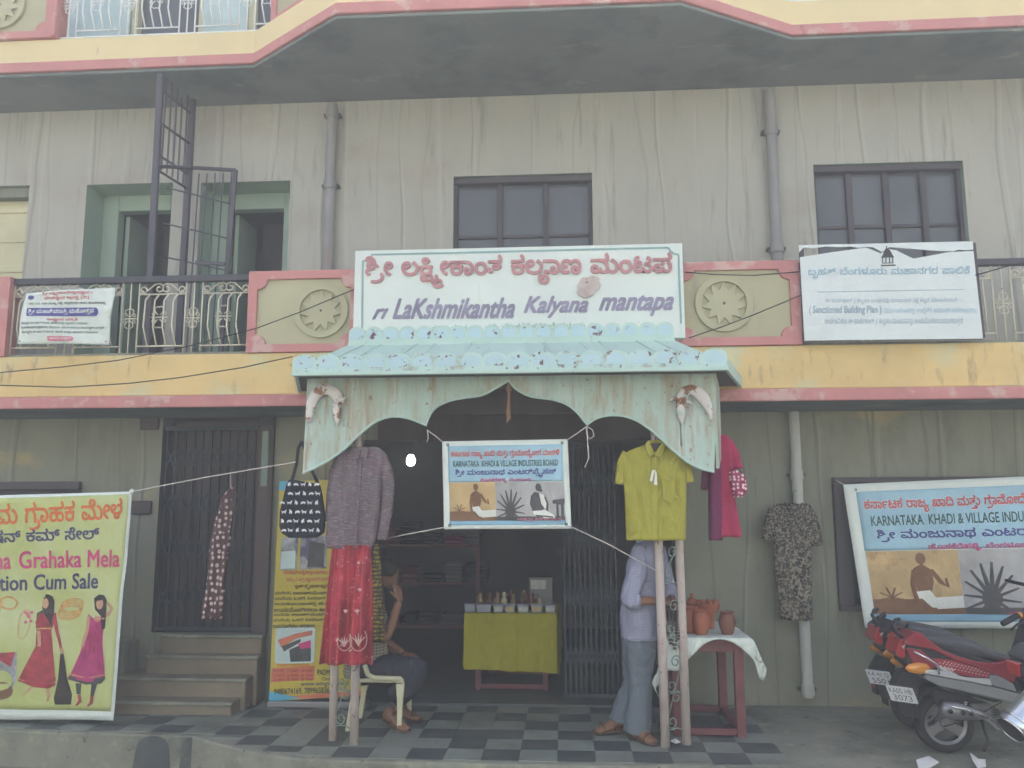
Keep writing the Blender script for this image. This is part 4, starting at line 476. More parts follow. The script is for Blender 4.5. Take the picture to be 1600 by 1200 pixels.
[1,2,43,36,-2,-15,4,-6,6,-6,14,-1,26,5,15,8,11,17,13,26,5,11,-1,17,-7,15,-15,-13,21,-14,12,-11,5,-21,4,-17,-4,-4,-5,-1,-9,5,-10,-9,-9,-5,7,-5,13,1,12,4,7,13,8,8,2,26,-1,15,-5,12,-7,17,-18,7,-15,4,-17,1,-20,-1,-18,-7,-14,-13,-9,-15,-1,-10,4,-13,15,5,1,-4,-7,-9,-9,24,38,11,7,2,6,4,6,15,13,0,2,-9,5,-7,6,-4,7,-1,7,2,5,4,4,7,0,20,-2,8,-8,14,-12,10,-18,3,-22,-3,-13,-9,-4,-6,-6,-16,1,-20,3,-8,6,-4],
[1,1,55,80,-2,-8,1,-12,6,-18,27,-9,6,-8,-1,-6,-7,0,-11,8,-16,-13,-5,-7,12,-2,14,3,14,4,5,11,7,16,0,7,-4,22,-30,8,-4,12,0,6,3,7,11,2,17,-2,19,-6,17,-9,15,-12,12,-20,9,-8,1,-8,-3,-2,-3,0,-7,5,-4,10,0,8,7,2,8,13,-2,-6,-14,-9,-9,-20,-2,-6,2,-8,7,-3,11,4,10,8,7,6,2,16,0,10,-2,16,-8,20,-22,9,-18,6,-34,-5,-25,-3,-6,-10,-8],
[1,1,81,36,-2,-8,1,-13,7,-4,5,-3,12,1,6,5,11,30,25,0,11,-8,5,-10,0,-5,-2,-3,-9,3,-10,-11,-5,-5,13,0,10,6,9,5,4,16,3,16,-4,8,-9,3,-11,-3,-10,-7,-9,-23,-17,-3,-5,0,-11,3,-4,11,-3,10,2,7,4,4,7,2,8,12,0,2,-9,5,-7,7,-4,15,0,10,9,4,17,1,19,-5,23,-6,14,-12,16,-8,4,-9,2,-8,-3,-2,-6,0,-4,5,-4,10,0,9,7,1,8,13,-2,-6,-14,-12,-10,-10,-2,-14,4,-6,5,-3,7,1,13,5,6,8,5,10,1,15,-3,7,-3,12,-11,9,-14,6,-17,4,-29,-2,-23,-3,-8,-8,-12,-14,-8,-16,-1,-11,4,-13,15,5,0,-4,-6,-9,-9],
[2,1,73,37,-2,-16,4,-7,4,-8,13,-1,9,3,13,8,9,7,3,15,0,6,-3,4,-5,2,-7,-2,-9,-12,1,1,8,-4,4,-8,0,-4,-3,-3,-11,1,-6,4,-6,6,-4,20,1,7,4,4,7,2,8,12,0,2,-9,5,-7,6,-4,7,-1,10,3,9,11,3,18,-2,19,-7,17,-9,15,-12,12,-20,9,-8,1,-8,-3,-2,-3,0,-7,5,-4,10,0,8,7,2,8,13,-2,-6,-14,-9,-9,-7,-2,-19,2,-8,7,-2,5,0,11,2,5,9,7,13,3,18,-3,9,-3,16,-11,18,-25,9,-31,0,-20,-3,-15,-10,-14,-16,-7,-13,0,-10,5,-11,14,5,1,-9,-13,-6,-3,1,23,155,-2,-8,1,-14,5,-17,16,9,10,14,-14,8,-4,9,-1,9,2,6,5,5,7,0,21,-6,15,-14,14,-12,6,7,13,21,-14,10,-12,6,-15,2,-17,-3,-20,-7,-9,-14,-8],
[1,2,36,54,-2,-24,5,-6,4,-11,12,-3,7,-3,20,4,18,10,15,7,5,16,7,22,-1,11,-5,10,-9,-6,13,-10,11,-11,8,-14,3,-10,-1,-6,-3,-3,-5,-1,-9,5,-10,-9,-9,-9,17,0,15,9,12,14,5,24,-1,18,-11,14,-16,8,-27,1,-30,-2,-9,-7,-15,-12,-10,-8,-4,17,54,12,11,1,8,3,7,5,4,7,4,17,-4,18,-6,7,-14,8,-9,1,-10,-1,-15,-8,-8,-15,-1,-10,1,-10,8,-15,15,-8],
[1,1,72,63,-2,-22,3,-9,4,-14,11,-5,8,-6,17,1,26,6,13,8,9,9,3,9,2,13,-3,5,-3,6,-10,-1,-13,-2,-6,-10,-9,-7,-3,-16,0,-10,5,2,11,14,-5,8,1,5,3,3,4,1,5,-3,8,-8,3,-10,-3,-8,-10,-2,-8,0,-20,4,-10,4,-5,11,-9,16,-5,27,2,14,8,10,12,5,18,1,19,-4,19,-9,15,-13,9,-12,1,-4,-2,-2,-6,2,-7,3,-1,10,0,9,7,1,8,12,-1,-5,-15,-4,-5,-11,-6,-12,0,-9,3,-6,5,-3,7,1,13,5,6,8,5,17,1,18,-9,13,-17,7,-22,2,-17,-2,-18,-5,-15,-14,-18,-14,-8],
[1,2,79,60,-2,-12,2,-10,6,-2,5,-1,10,8,11,-1,-4,-13,4,-16,10,-7,13,0,17,7,14,6,4,15,4,12,-2,8,-7,2,-5,1,-12,-6,-10,-12,-5,-9,-1,-17,4,1,11,14,-4,13,3,3,7,-3,7,-3,2,-11,-1,-5,-3,-4,-6,0,-12,4,-9,4,-4,14,-5,21,-3,15,1,14,7,6,6,4,9,1,11,-2,14,-6,14,-9,10,-7,3,-12,1,-3,-2,-3,-6,3,-7,7,-2,10,4,4,4,2,8,12,-2,-5,-14,-5,-5,-11,-6,-12,0,-8,3,-6,5,-4,7,2,13,5,6,7,5,10,1,11,-1,14,-7,12,-15,7,-22,0,-20,-6,-17,-11,-10,-17,-7,-2,4,6,-6,2,-8,-1,-8,-5,-7,-8,-4,8,61,10,9,2,4,7,-4,7,-10,3,-9,-3,-3,-7,3,-7],
[1,1,73,37,-2,-16,4,-7,4,-8,13,-1,9,3,13,8,9,7,3,15,0,6,-3,4,-5,2,-7,-2,-9,-12,1,1,8,-4,4,-8,0,-4,-3,-3,-11,1,-6,4,-6,6,-4,20,1,7,4,4,7,2,8,12,0,2,-9,5,-7,6,-4,7,-1,10,3,9,11,3,18,-2,19,-7,17,-9,15,-12,12,-20,9,-8,1,-8,-3,-2,-3,0,-7,5,-4,10,0,8,7,2,8,13,-2,-6,-14,-9,-9,-7,-2,-19,2,-8,7,-2,5,0,11,2,5,9,7,13,3,18,-3,9,-3,16,-11,18,-25,9,-31,0,-20,-3,-15,-10,-14,-16,-7,-13,0,-10,5,-11,14,5,1,-9,-13,-6,-3],
[1,1,75,44,-2,-21,3,-7,4,-10,13,-1,8,1,8,8,11,7,3,32,8,8,8,1,14,-1,16,-10,19,-12,7,-8,2,-8,-3,-3,-6,3,-6,7,-3,11,4,3,4,2,8,12,-2,-5,-14,-12,-10,-10,-2,-13,3,-4,3,-6,9,1,14,5,6,8,5,10,1,19,-5,14,-12,8,-17,2,-27,-2,-11,-9,-13,-14,-6,-22,-4,-7,-4,-3,-8,3,-8,8,-5,7,-1,17,0,14,3,13,10,4,8,1,8,-3,17,-5,7,-7,6,-14,5,-12,1,-12,-2,-3,-2,-1,-5,2,-7,-13,-5,-3,10,0,8,6,10,9,4,27,1,14,-3,8,-5,13,-12,4,-8,4,-19,-1,-9,-5,-15,-11,-11,-16,-7],
[2,1,32,80,-2,-8,1,-12,6,-21,30,-9,3,-9,-3,-3,-10,2,-11,7,-11,-13,-5,-8,19,0,15,2,6,4,5,11,7,19,-1,8,-7,15,-22,7,-7,9,-2,8,2,5,4,3,7,0,16,-5,13,-8,11,11,8,9,-11,6,-16,0,-22,-7,-16,-6,-5,1,33,50,59,-14,2,-9,3,7,10,15,-4,12,3,4,7,0,14,-4,8,-8,5,-9,0,-6,-4,0,-7,7,-5,14,3,9,8,5,-7,-14,-13,-12,-2,-15,4,-6,8,-1,6,1,8,5,7,8,4,9,2,9,-1,13,-8,7,-14,1,-8,-1,-9,-7,-13,-12,-6],
[2,2,27,47,-2,-20,4,-13,11,-4,16,1,10,10,11,4,4,3,-3,-22,0,0,11,35,0,4,9,-3,8,8,2,6,-2,2,-4,-2,-13,34,0,0,-11,-22,0,2,2,4,-2,8,-7,4,-10,-1,-14,-9,-13,-7,-5,14,48,11,11,1,8,5,4,6,1,13,-6,10,-4,2,-22,2,-11,-5,-3,-4,-3,-10,1,-8,5,-7,8,-4,1,31,6,79,0,13,54,0,13,5,4,8,-1,10,-8,7,-7,1,-11,-3,-3,-4,-1,-8,-5,7,13,-1,2,-6,-3,-6,-6,-2,-9,4,-2,10,0,5,6,9,6,4,14,3,8,-1,7,-3,10,-10,3,-7,0,-13,-4,-10,-7,-7,-8,-3,-11,-2],
[1,1,52,54,79,-6,-1,-11,-6,-10,-18,-3,-21,0,-33,-16,0,0,30,4,24,10,18,11,10,3,-3,-28,0,0,13,61,0,11,3,4,5,2,8,-1,7,-8,7,-6,1,-11,-3,-4,-4,0,-8,-5,7,9,0,5,-4,0,-6,-5,-4,-9,0,-5,8,0,10,6,9,12,6,8,1,15,-4,9,-10,3,-7,0,-14,-5,-11,-11,-7,-7,-2,0,1,12,-11,9,-19,2,-18,1,-33,-16,0,0,34,-4,22,-10,17,-7,5],
[3,1,52,94,-2,-18,4,-13,15,5,0,-8,-11,-10,-6,-22,-1,-13,7,-6,11,0,12,2,6,8,10,22,16,4,9,-1,6,-4,4,-14,1,-7,-6,-1,-7,3,-8,-11,-5,-6,17,1,6,6,9,12,6,18,0,12,-7,5,-10,0,-11,-5,-10,-27,-21,-3,-5,0,-11,8,-6,16,1,7,4,4,7,2,8,12,0,2,-9,5,-7,7,-4,16,0,5,4,3,10,-1,9,-6,8,12,7,9,-18,-1,-14,-2,-7,-10,-9,1,18,86,52,-10,1,-14,6,-9,9,-7,10,7,7,16,-16,7,-4,14,0,7,5,1,5,-2,7,-4,5,12,5,7,-12,0,-12,-3,-6,-8,-7,1,31,70,79,0,13,30,1,7,4,3,8,0,10,-4,4,-11,4,-11,-3,-3,-4,-1,-8,-5,7,10,0,4,-4,1,-3,-3,-6,-3,-1,-9,0,-3,3,-3,10,3,10,4,4,12,6,8,1,8,-1,13,-7,6,-13,1,-7,-2,-11,-6,-9,-17,-7],
[4,1,58,40,-2,-13,2,-11,8,-7,12,-2,7,0,17,4,13,7,11,13,8,9,1,12,-2,8,-7,3,-11,-1,-6,-6,-10,-12,-5,-8,-1,-15,3,-9,8,4,11,12,-10,14,0,7,5,1,8,-6,5,-10,0,-5,-3,-7,-12,-2,-14,2,-13,4,-7,8,-4,18,1,7,4,7,15,12,0,3,-9,5,-7,6,-4,15,0,6,4,3,5,0,12,-6,10,-16,8,12,8,13,-9,9,-10,2,-14,-1,-8,-6,-12,-6,-4,-17,-4,-12,2,-10,6,-8,11,5,0,-15,-15,1,13,32,69,-14,9,-3,6,0,10,5,9,5,3,16,3,2,-13,-12,-2,-3,-3,0,-7,3,-3,10,-5,1,13,83,51,0,13,22,1,4,3,1,4,-2,5,-5,4,13,6,3,-3,4,-12,-1,-7,-4,-7,-14,-6,1,32,71,79,0,13,35,1,8,4,2,5,0,13,-3,4,-11,4,-11,-3,-3,-4,-2,-8,-4,7,9,0,3,-1,2,-6,0,-3,-5,-4,-9,0,-4,3,-2,10,3,10,4,4,11,6,8,1,9,-1,12,-7,4,-6,4,-14,-2,-11,-6,-9,-7,-5,-10,-2],
[1,2,64,36,-2,-8,1,-13,9,-5,7,-3,22,1,10,6,17,11,13,8,4,2,-2,-28,0,0,13,90,1,7,4,3,5,0,13,-3,4,-5,3,-13,0,-8,-6,-1,-8,-5,7,10,0,5,-4,-2,-9,-7,-2,-9,4,-2,10,1,5,6,9,11,6,17,0,6,-3,6,-4,7,-13,-1,-18,-6,-9,-8,-5,-22,-3,9,5,15,-9,7,-14,-2,-15,-10,-10,-6,-3,-12,0,-12,7,-3,10,2,8,4,5,6,3,12,1,12,-5,6,-5,8,-17,2,-9,-4,-17,-11,-12,-15,-4,-18,4,-13,15,5,1,-8,-13,-10,-5,32,38,11,7,1,6,5,6,14,13,0,3,-9,4,-6,6,-4,12,0,8,4,5,8,1,7,-5,17,-8,8,-6,1,-5,-2,-3,-5,3,-5,6,-2,6,1,5,4,1,13,-5,8,-15,9,-20,1,-19,-3,-13,-9,-4,-6,-6,-15,1,-21,3,-8,6,-4],
[2,1,75,33,-2,-15,3,-10,9,-1,13,4,8,14,8,0,-4,-10,5,-7,11,0,10,7,9,13,6,24,-1,11,-6,9,-10,-5,1,14,12,14,4,14,0,14,-6,10,-12,5,-15,0,-8,-4,-19,-12,-13,-21,-5,-8,1,-13,5,-6,8,-1,15,5,9,5,4,12,3,8,-1,6,-3,4,-5,1,-6,-2,-10,-12,2,1,7,-6,4,-7,-2,-3,-3,1,-9,7,-6,8,-1,10,2,8,4,4,8,1,20,-6,13,-5,4,-14,4,-9,-1,-12,-9,-2,-7,-13,0,-8,12,-7,4,-9,1,-14,-3,-3,-4,0,-9,9,-5,15,-1,0,-12,-13,0,-9,-3,-4,-8,3,-7,4,-2,11,0,13,7,8,-11,-12,-7,1,32,7,79,0,13,91,0,20,3,5,5,2,8,-1,7,-9,7,-6,1,-11,-3,-3,-4,-1,-8,-5,7,10,0,4,-4,0,-6,-5,-4,-9,0,-5,8,-1,5,3,10,9,8,7,2,16,0,7,-3,6,-4,6,-13,1,-13,-4,-10,-7,-7,-9,-3,-17,-2],
[2,1,50,51,-2,-20,3,-14,7,-5,6,-6,12,0,17,14,-2,-1,-11,3,-8,13,-9,26,-1,13,4,8,7,3,7,0,8,-4,10,-10,6,-11,2,-10,-2,-3,-5,3,-5,8,-2,5,1,8,4,4,8,-1,11,-6,9,-12,6,20,1,8,-9,4,-14,-2,-9,-6,-11,-11,-7,-12,-2,-9,1,-8,4,-4,6,-1,13,5,8,4,3,14,2,17,-3,14,-8,5,-7,3,-15,-2,-15,-9,-11,-6,-4,-8,-4,1,30,6,79,0,13,60,0,14,5,4,8,-1,10,-9,7,-6,1,-11,-3,-3,-4,-1,-8,-5,7,13,-1,2,-6,-3,-6,-6,-2,-9,4,-3,10,1,5,6,9,6,4,14,3,8,-1,7,-3,10,-10,3,-14,-1,-11,-6,-9,-8,-5,-15,-3],
[1,2,51,36,-2,-8,1,-13,9,-5,7,-3,22,1,10,6,17,11,13,8,4,2,-2,-28,0,0,13,89,1,8,4,2,5,0,13,-3,4,-5,3,-12,0,-9,-6,-1,-8,-4,7,9,0,5,-4,-2,-9,-7,-2,-9,4,-2,10,0,5,6,9,12,6,16,0,7,-3,10,-10,3,-7,0,-13,-7,-14,-8,-5,-11,-2,2,2,13,-11,9,-15,2,-19,-3,-22,-11,-13,-15,-4,-17,4,-13,15,5,1,-8,-13,-10,-5,24,38,11,7,2,6,4,6,15,13,0,2,-9,5,-7,6,-4,7,-1,7,2,5,4,4,8,0,20,-2,8,-8,13,-12,10,-18,3,-22,-3,-13,-9,-4,-6,-6,-15,1,-21,3,-8,6,-4],
[1,1,64,80,-2,-8,1,-11,6,-22,30,-9,3,-8,-3,-4,-10,3,-11,6,-11,-13,-5,-6,12,-3,14,3,14,10,9,12,4,9,-1,7,-4,22,-30,9,-4,12,1,5,4,3,7,0,15,-8,21,-15,14,-13,5,-55,0,0,13,75,0,11,3,4,5,2,8,-1,7,-8,7,-7,1,-10,-3,-4,-4,-1,-8,-5,7,10,0,5,-4,-1,-6,-4,-4,-9,0,-6,8,1,10,6,9,11,6,8,1,9,-1,12,-7,7,-13,0,-13,-4,-10,-7,-7,-13,-4,-17,-1,15,1,14,-12,9,-16,4,-19,-1,-10,-8,-16,-13,-8],
[3,1,47,38,-2,-17,4,-12,10,-4,16,3,13,4,5,11,7,7,1,8,-1,11,-8,1,-7,-2,-9,-12,1,1,8,-4,4,-8,0,-4,-3,-3,-11,1,-6,4,-6,7,-4,19,1,7,4,4,7,2,8,13,0,2,-9,4,-7,7,-4,12,0,8,5,4,15,-3,15,-11,17,12,8,11,-18,4,-13,-1,-19,-8,-16,-12,-7,-16,-1,-11,5,-4,4,-7,10,5,1,-9,-13,-5,-3,1,8,67,50,-7,2,-3,7,3,7,7,3,7,-3,3,-7,-3,-7,1,32,5,79,0,13,80,0,20,3,5,5,2,8,-1,7,-9,7,-6,1,-11,-3,-3,-4,-1,-8,-5,7,10,0,4,-4,0,-6,-4,-4,-10,0,-5,8,0,10,3,5,9,8,6,2,16,0,7,-3,10,-10,2,-7,1,-13,-4,-10,-7,-7,-8,-3,-18,-2],
[2,1,59,36,-2,-8,1,-13,7,-6,11,0,12,10,16,22,16,3,4,1,9,-3,5,-6,2,-10,0,-5,-2,-3,-9,3,-10,-11,-5,-6,17,1,6,6,9,12,6,18,0,12,-7,5,-10,0,-11,-5,-10,-27,-21,-3,-5,0,-11,8,-6,16,1,7,4,4,7,2,8,12,0,2,-9,5,-7,7,-4,8,-1,8,2,6,5,4,7,1,21,-4,9,-7,11,-10,8,-13,6,23,0,14,-11,8,-15,3,-18,-4,-20,-7,-10,-13,-7,-16,-1,-11,4,-13,16,5,-1,-8,-11,-10,-6,1,31,72,79,0,13,30,1,7,4,3,8,-1,10,-3,4,-11,4,-11,-3,-3,-4,-1,-8,-5,7,9,0,5,-4,1,-3,-3,-6,-3,-1,-9,0,-3,3,-3,10,3,10,4,4,12,6,8,1,8,-1,12,-7,7,-13,1,-7,-2,-11,-6,-9,-17,-7],
[3,1,53,38,-2,-17,4,-12,10,-4,16,3,13,4,5,11,7,7,1,8,-1,11,-8,1,-7,-2,-9,-12,1,1,8,-4,4,-8,0,-4,-3,-3,-11,1,-6,4,-6,7,-4,19,1,7,4,4,7,2,8,13,0,2,-9,4,-7,7,-4,7,-1,8,2,5,4,3,7,0,17,-3,9,-4,8,-11,12,-13,8,-7,2,25,0,11,-8,11,-14,4,-15,0,-21,-8,-16,-12,-7,-16,-1,-11,5,-4,4,-7,10,5,1,-9,-13,-5,-3,1,32,5,79,0,13,80,0,20,3,5,5,2,8,-1,7,-9,7,-6,1,-11,-3,-3,-4,-1,-8,-5,7,10,0,4,-4,0,-6,-4,-4,-10,0,-5,8,0,10,3,5,9,8,6,2,16,0,7,-3,10,-10,2,-7,1,-13,-4,-10,-7,-7,-8,-3,-18,-2,1,23,151,-2,-8,1,-14,5,-17,16,9,10,14,-14,8,-4,9,-1,9,2,6,5,5,7,0,21,-6,15,-14,14,-12,6,7,13,21,-14,10,-12,6,-15,2,-17,-3,-20,-7,-9,-14,-8],
[1,2,50,54,-2,-24,5,-12,9,-5,6,-5,16,0,18,2,7,3,7,9,11,6,4,3,-2,-24,0,0,13,64,0,11,3,4,5,2,8,-1,7,-8,7,-6,1,-11,-3,-4,-4,0,-8,-5,7,9,0,5,-4,0,-6,-5,-4,-9,0,-4,3,-2,10,3,10,9,8,15,3,8,-1,7,-3,9,-10,4,-14,-2,-11,-6,-9,-8,-5,-22,-3,11,5,7,-3,11,-9,6,-13,2,-25,-5,-14,-10,-12,-14,-8,17,54,12,11,1,8,3,7,5,4,7,4,17,-4,19,-6,6,-14,8,-9,1,-10,-1,-15,-8,-8,-15,-1,-10,1,-10,8,-15,15,-8],
[2,1,53,38,-2,-17,4,-12,10,-4,16,3,13,4,5,11,7,7,1,8,-1,11,-8,1,-7,-2,-9,-12,1,1,8,-4,4,-8,0,-4,-3,-3,-11,1,-6,4,-6,7,-4,19,1,7,4,4,7,2,8,13,0,2,-9,4,-7,7,-4,7,-1,8,2,5,4,3,7,0,17,-3,9,-4,8,-11,12,-13,8,-7,2,25,0,11,-8,11,-14,4,-15,0,-21,-8,-16,-12,-7,-16,-1,-11,5,-4,4,-7,10,5,1,-9,-13,-5,-3,1,32,5,79,0,13,80,0,20,3,5,5,2,8,-1,7,-9,7,-6,1,-11,-3,-3,-4,-1,-8,-5,7,10,0,4,-4,0,-6,-4,-4,-10,0,-5,8,0,10,3,5,9,8,6,2,16,0,7,-3,10,-10,2,-7,1,-13,-4,-10,-7,-7,-8,-3,-18,-2],
[3,1,32,80,-2,-8,1,-11,6,-22,30,-9,3,-8,-3,-4,-10,3,-11,6,-11,-13,-5,-8,19,0,15,2,6,4,5,12,7,18,-1,9,-7,14,-22,7,-7,10,-2,7,2,5,4,3,7,0,16,-5,13,-8,11,11,8,9,-11,7,-16,0,-22,-7,-16,-7,-5,1,8,57,52,-7,3,-3,7,3,7,7,3,7,-3,2,-7,-2,-7,1,30,5,79,0,13,76,0,14,5,3,8,-1,10,-8,7,-6,1,-11,-3,-4,-4,0,-8,-5,7,12,-1,2,-6,-2,-6,-7,-2,-9,4,-2,10,1,5,6,9,5,4,15,3,8,-1,7,-3,9,-10,4,-14,-2,-11,-6,-9,-8,-5,-15,-3],
[2,3,36,38,-2,-17,4,-7,4,-8,15,0,9,4,17,11,11,8,4,15,0,8,-2,9,-7,-2,12,-6,7,-8,6,-11,2,26,1,4,-2,8,-11,1,-16,6,6,8,3,19,1,8,-4,10,-11,3,-8,0,-18,-8,-14,-6,-5,-19,-4,-13,2,-10,7,-6,10,3,0,-2,-5,-9,-9,-5,-3,16,40,10,9,2,6,4,4,6,1,8,-1,8,-4,7,-6,4,-9,1,-6,-1,-10,-5,-3,-4,-2,-10,1,-8,5,-6,6,-4,16,94,10,9,2,6,4,4,6,1,8,-2,11,-3,4,-4,3,-11,2,-9,-1,-7,-5,-4,-6,-1,-8,1,-8,5,-6,6,-4,1,32,6,79,0,13,82,0,20,3,5,5,1,8,-1,7,-8,7,-6,1,-11,-3,-3,-4,-1,-8,-5,7,9,0,5,-4,0,-6,-5,-4,-9,0,-5,8,0,10,2,5,9,8,7,2,16,0,7,-3,10,-10,2,-7,1,-13,-4,-10,-7,-7,-9,-3,-17,-2],
[1,1,22,-59,7,19,-16,15,-6,17,0,18,8,10,17,1,24,-9,26,-12,17,12,9,13,-20,4,-10,5,-20,-1,-28,-5,-13,-8,-10,-10,-7,-15,-5,-22,0,-10,2,-17,10,-14,14],
[1,1,60,-16,-28,-10,1,-16,4,-16,11,-10,11,9,8,13,-13,14,-7,16,-2,18,3,7,7,3,9,-2,57,2,7,7,12,11,9,22,5,15,-2,17,-10,12,-15,4,-17,-1,-26,-9,-17,-14,-8,-10,-1,-16,4,-10,9,-2,7,0,13,2,6,6,7,10,2,5,0,7,-6,0,-9,-5,-5,-11,2,-2,7,1,0,-2,-9,4,-11,5,-3,8,-2,11,4,5,4,5,13,0,8,-3,21,-7,11,-11,7,-6,2,-16,0,-13,-7,-7,-12,-1,-16,3,-35,0,-8,-5,-14,-3,-5,-11,-7],
[1,1,26,20,-2,-16,3,-13,7,-11,12,-9,14,12,8,8,-13,9,-11,14,-6,16,1,7,5,4,8,1,21,-4,9,-6,10,-10,9,-12,6,7,13,14,-8,16,-18,7,-14,2,-16,-4,-21,-4,-8,-7,-6,-9,-4],
[1,1,53,16,-2,-13,3,-12,7,-20,26,12,8,7,-13,10,-11,11,-6,12,0,5,8,0,34,2,15,12,17,20,7,15,0,14,-3,15,-12,9,-17,3,-21,-2,-16,-9,-17,-14,-8,-10,-1,-16,4,-10,9,-2,7,0,13,2,6,6,7,10,2,5,0,6,-6,1,-9,-5,-5,-10,1,-3,6,0,-13,3,-5,5,-3,8,-2,11,4,5,4,5,13,-1,19,-5,16,-14,12,-14,3,-15,-3,-10,-10,-4,-16,1,-35,-3,-7,-9,-9],
[3,1,53,38,-2,-17,4,-12,10,-4,16,3,13,4,5,11,7,7,1,8,-1,11,-8,1,-7,-2,-9,-12,1,1,8,-4,4,-8,0,-4,-3,-3,-11,1,-6,4,-6,7,-4,19,1,7,4,4,7,2,8,13,0,2,-9,4,-7,7,-4,7,-1,8,2,5,4,3,7,0,17,-3,9,-4,8,-11,12,-13,8,-7,2,25,0,11,-8,11,-14,4,-15,0,-21,-8,-16,-12,-7,-16,-1,-11,5,-4,4,-7,10,5,1,-9,-13,-5,-3,1,32,5,79,0,13,80,0,20,3,5,5,2,8,-1,7,-9,7,-6,1,-11,-3,-3,-4,-1,-8,-5,7,10,0,4,-4,0,-6,-4,-4,-10,0,-5,8,0,10,3,5,9,8,6,2,16,0,7,-3,10,-10,2,-7,1,-13,-4,-10,-7,-7,-8,-3,-18,-2,1,55,147,-2,-7,1,-12,5,-16,15,9,9,9,-10,10,-6,14,0,4,3,3,11,0,36,4,13,9,11,20,7,16,0,13,-3,15,-12,9,-17,3,-21,-2,-16,-9,-17,-13,-8,-11,-1,-16,4,-9,9,-3,7,0,13,2,6,7,7,9,2,5,0,7,-6,0,-9,-5,-5,-10,2,-3,7,1,0,-2,-9,2,-6,2,-5,5,-3,8,-2,12,4,4,4,5,13,0,19,-6,16,-14,12,-14,3,-15,-3,-10,-10,-3,-16,1,-26,-4,-16,-10,-9],
[4,2,17,51,-2,-14,2,-16,9,-9,12,-3,9,-2,16,5,25,10,12,13,8,16,3,15,-2,16,-10,8,-12,5,-24,-5,-25,-10,-12,-12,-8,16,51,11,9,1,13,8,8,16,1,10,-1,10,-7,15,-14,9,-9,0,-16,-3,-6,-5,-8,-15,-1,-11,4,-19,4,-7,7,-5,1,23,120,-2,-8,1,-14,5,-17,16,9,10,9,-10,13,-8,8,-1,10,2,6,5,4,7,2,10,-5,20,-12,15,-18,10,23,0,10,-7,9,-11,6,-16,0,-17,-4,-13,-8,-11,-14,-6,1,31,100,79,0,13,30,1,7,4,3,8,-1,10,-3,4,-11,4,-11,-3,-3,-4,-1,-8,-5,7,9,0,5,-4,1,-3,-3,-6,-3,-1,-9,0,-3,3,-3,10,3,10,4,4,12,6,8,1,8,-1,12,-7,7,-13,1,-7,-2,-11,-6,-9,-17,-7,1,55,176,-2,-6,1,-13,5,-15,15,8,9,9,-10,11,-6,13,0,4,3,3,11,0,36,5,13,9,11,19,7,16,0,13,-3,16,-12,8,-17,4,-21,-2,-16,-10,-17,-13,-8,-11,-1,-15,4,-10,9,-3,7,0,13,5,10,8,5,11,0,6,-6,0,-9,-5,-5,-10,2,-3,7,2,0,-2,-9,1,-6,2,-5,5,-3,8,-2,12,4,7,10,2,7,0,19,-6,16,-8,9,-6,3,-14,3,-15,-3,-10,-10,-3,-16,1,-26,-4,-16,-10,-9],
[4,2,19,47,-2,-20,4,-13,11,-4,16,1,10,10,11,4,4,3,-3,-22,0,0,11,84,0,0,-11,-22,0,2,2,4,-2,10,-12,2,-10,-4,-16,-13,-11,14,48,11,11,1,8,5,4,6,1,13,-6,10,-4,2,-22,2,-11,-5,-3,-4,-3,-10,1,-8,5,-7,8,-4,1,30,44,58,-4,4,11,6,8,8,2,6,0,12,-4,8,-8,5,-9,0,-6,-4,1,-9,6,-3,14,3,8,8,5,-7,-8,-10,-10,-5,-13,0,-10,4,-6,8,1,14,5,7,7,4,10,2,9,-1,13,-8,7,-14,1,-8,-3,-15,-9,-11,1,39,34,-45,-10,2,-7,4,-5,7,-2,8,2,7,3,6,6,4,8,1,6,-1,7,-6,0,-12,-10,1,0,5,-2,3,-7,-2,-1,-10,7,-5,13,1,6,4,2,7,11,0,3,-10,4,-2,9,0,5,4,2,7,-3,10,-6,9,10,6,7,-23,-2,-13,-4,-7,-8,-4,-10,0,-9,4,-5,6,2,0,-10,-8,1,9,86,-57,3,13,0,13,-3,12,-5,11,4,11,11,-22,4,-22,-2,-18],
[4,2,27,47,-2,-20,4,-13,11,-4,16,1,10,10,11,4,4,3,-3,-22,0,0,11,35,0,4,9,-3,8,8,2,6,-2,2,-4,-2,-13,34,0,0,-11,-22,0,2,2,4,-2,8,-7,4,-10,-1,-14,-9,-13,-7,-5,14,48,11,11,1,8,5,4,6,1,13,-6,10,-4,2,-22,2,-11,-5,-3,-4,-3,-10,1,-8,5,-7,8,-4,1,31,6,79,0,13,54,0,13,5,4,8,-1,10,-8,7,-7,1,-11,-3,-3,-4,-1,-8,-5,7,13,-1,2,-6,-3,-6,-6,-2,-9,4,-2,10,0,5,6,9,6,4,14,3,8,-1,7,-3,10,-10,3,-7,0,-13,-4,-10,-7,-7,-8,-3,-11,-2,1,39,34,-45,-10,2,-7,4,-5,7,-2,8,2,7,3,6,6,4,8,1,6,-1,7,-6,0,-12,-10,1,0,5,-2,3,-7,-2,-1,-10,7,-5,13,1,6,4,2,7,11,0,3,-10,4,-2,9,0,5,4,2,7,-3,10,-6,9,10,6,7,-23,-2,-13,-4,-7,-8,-4,-10,0,-9,4,-5,6,2,0,-10,-8,1,9,86,-57,3,13,0,13,-3,12,-5,11,4,11,11,-22,4,-22,-2,-18],
[2,1,17,-18,-77,-20,2,2,11,19,-1,19,2,19,8,7,12,1,8,-4,19,11,6,5,-12,1,-13,-2,-13,-4,-10,-9,-8,-11,-6,-15,-4,2,14,17,-29,-5,-14,-14,-8,-72,-1,0,13,52,0,-3,-3,-3,13,2,10,7,7,6,3,17,-1,7,-4,4,-7,8,-16,-31,4,-12,-7,4,20,2,3,8,-2,6,-8,3,-8,-3],
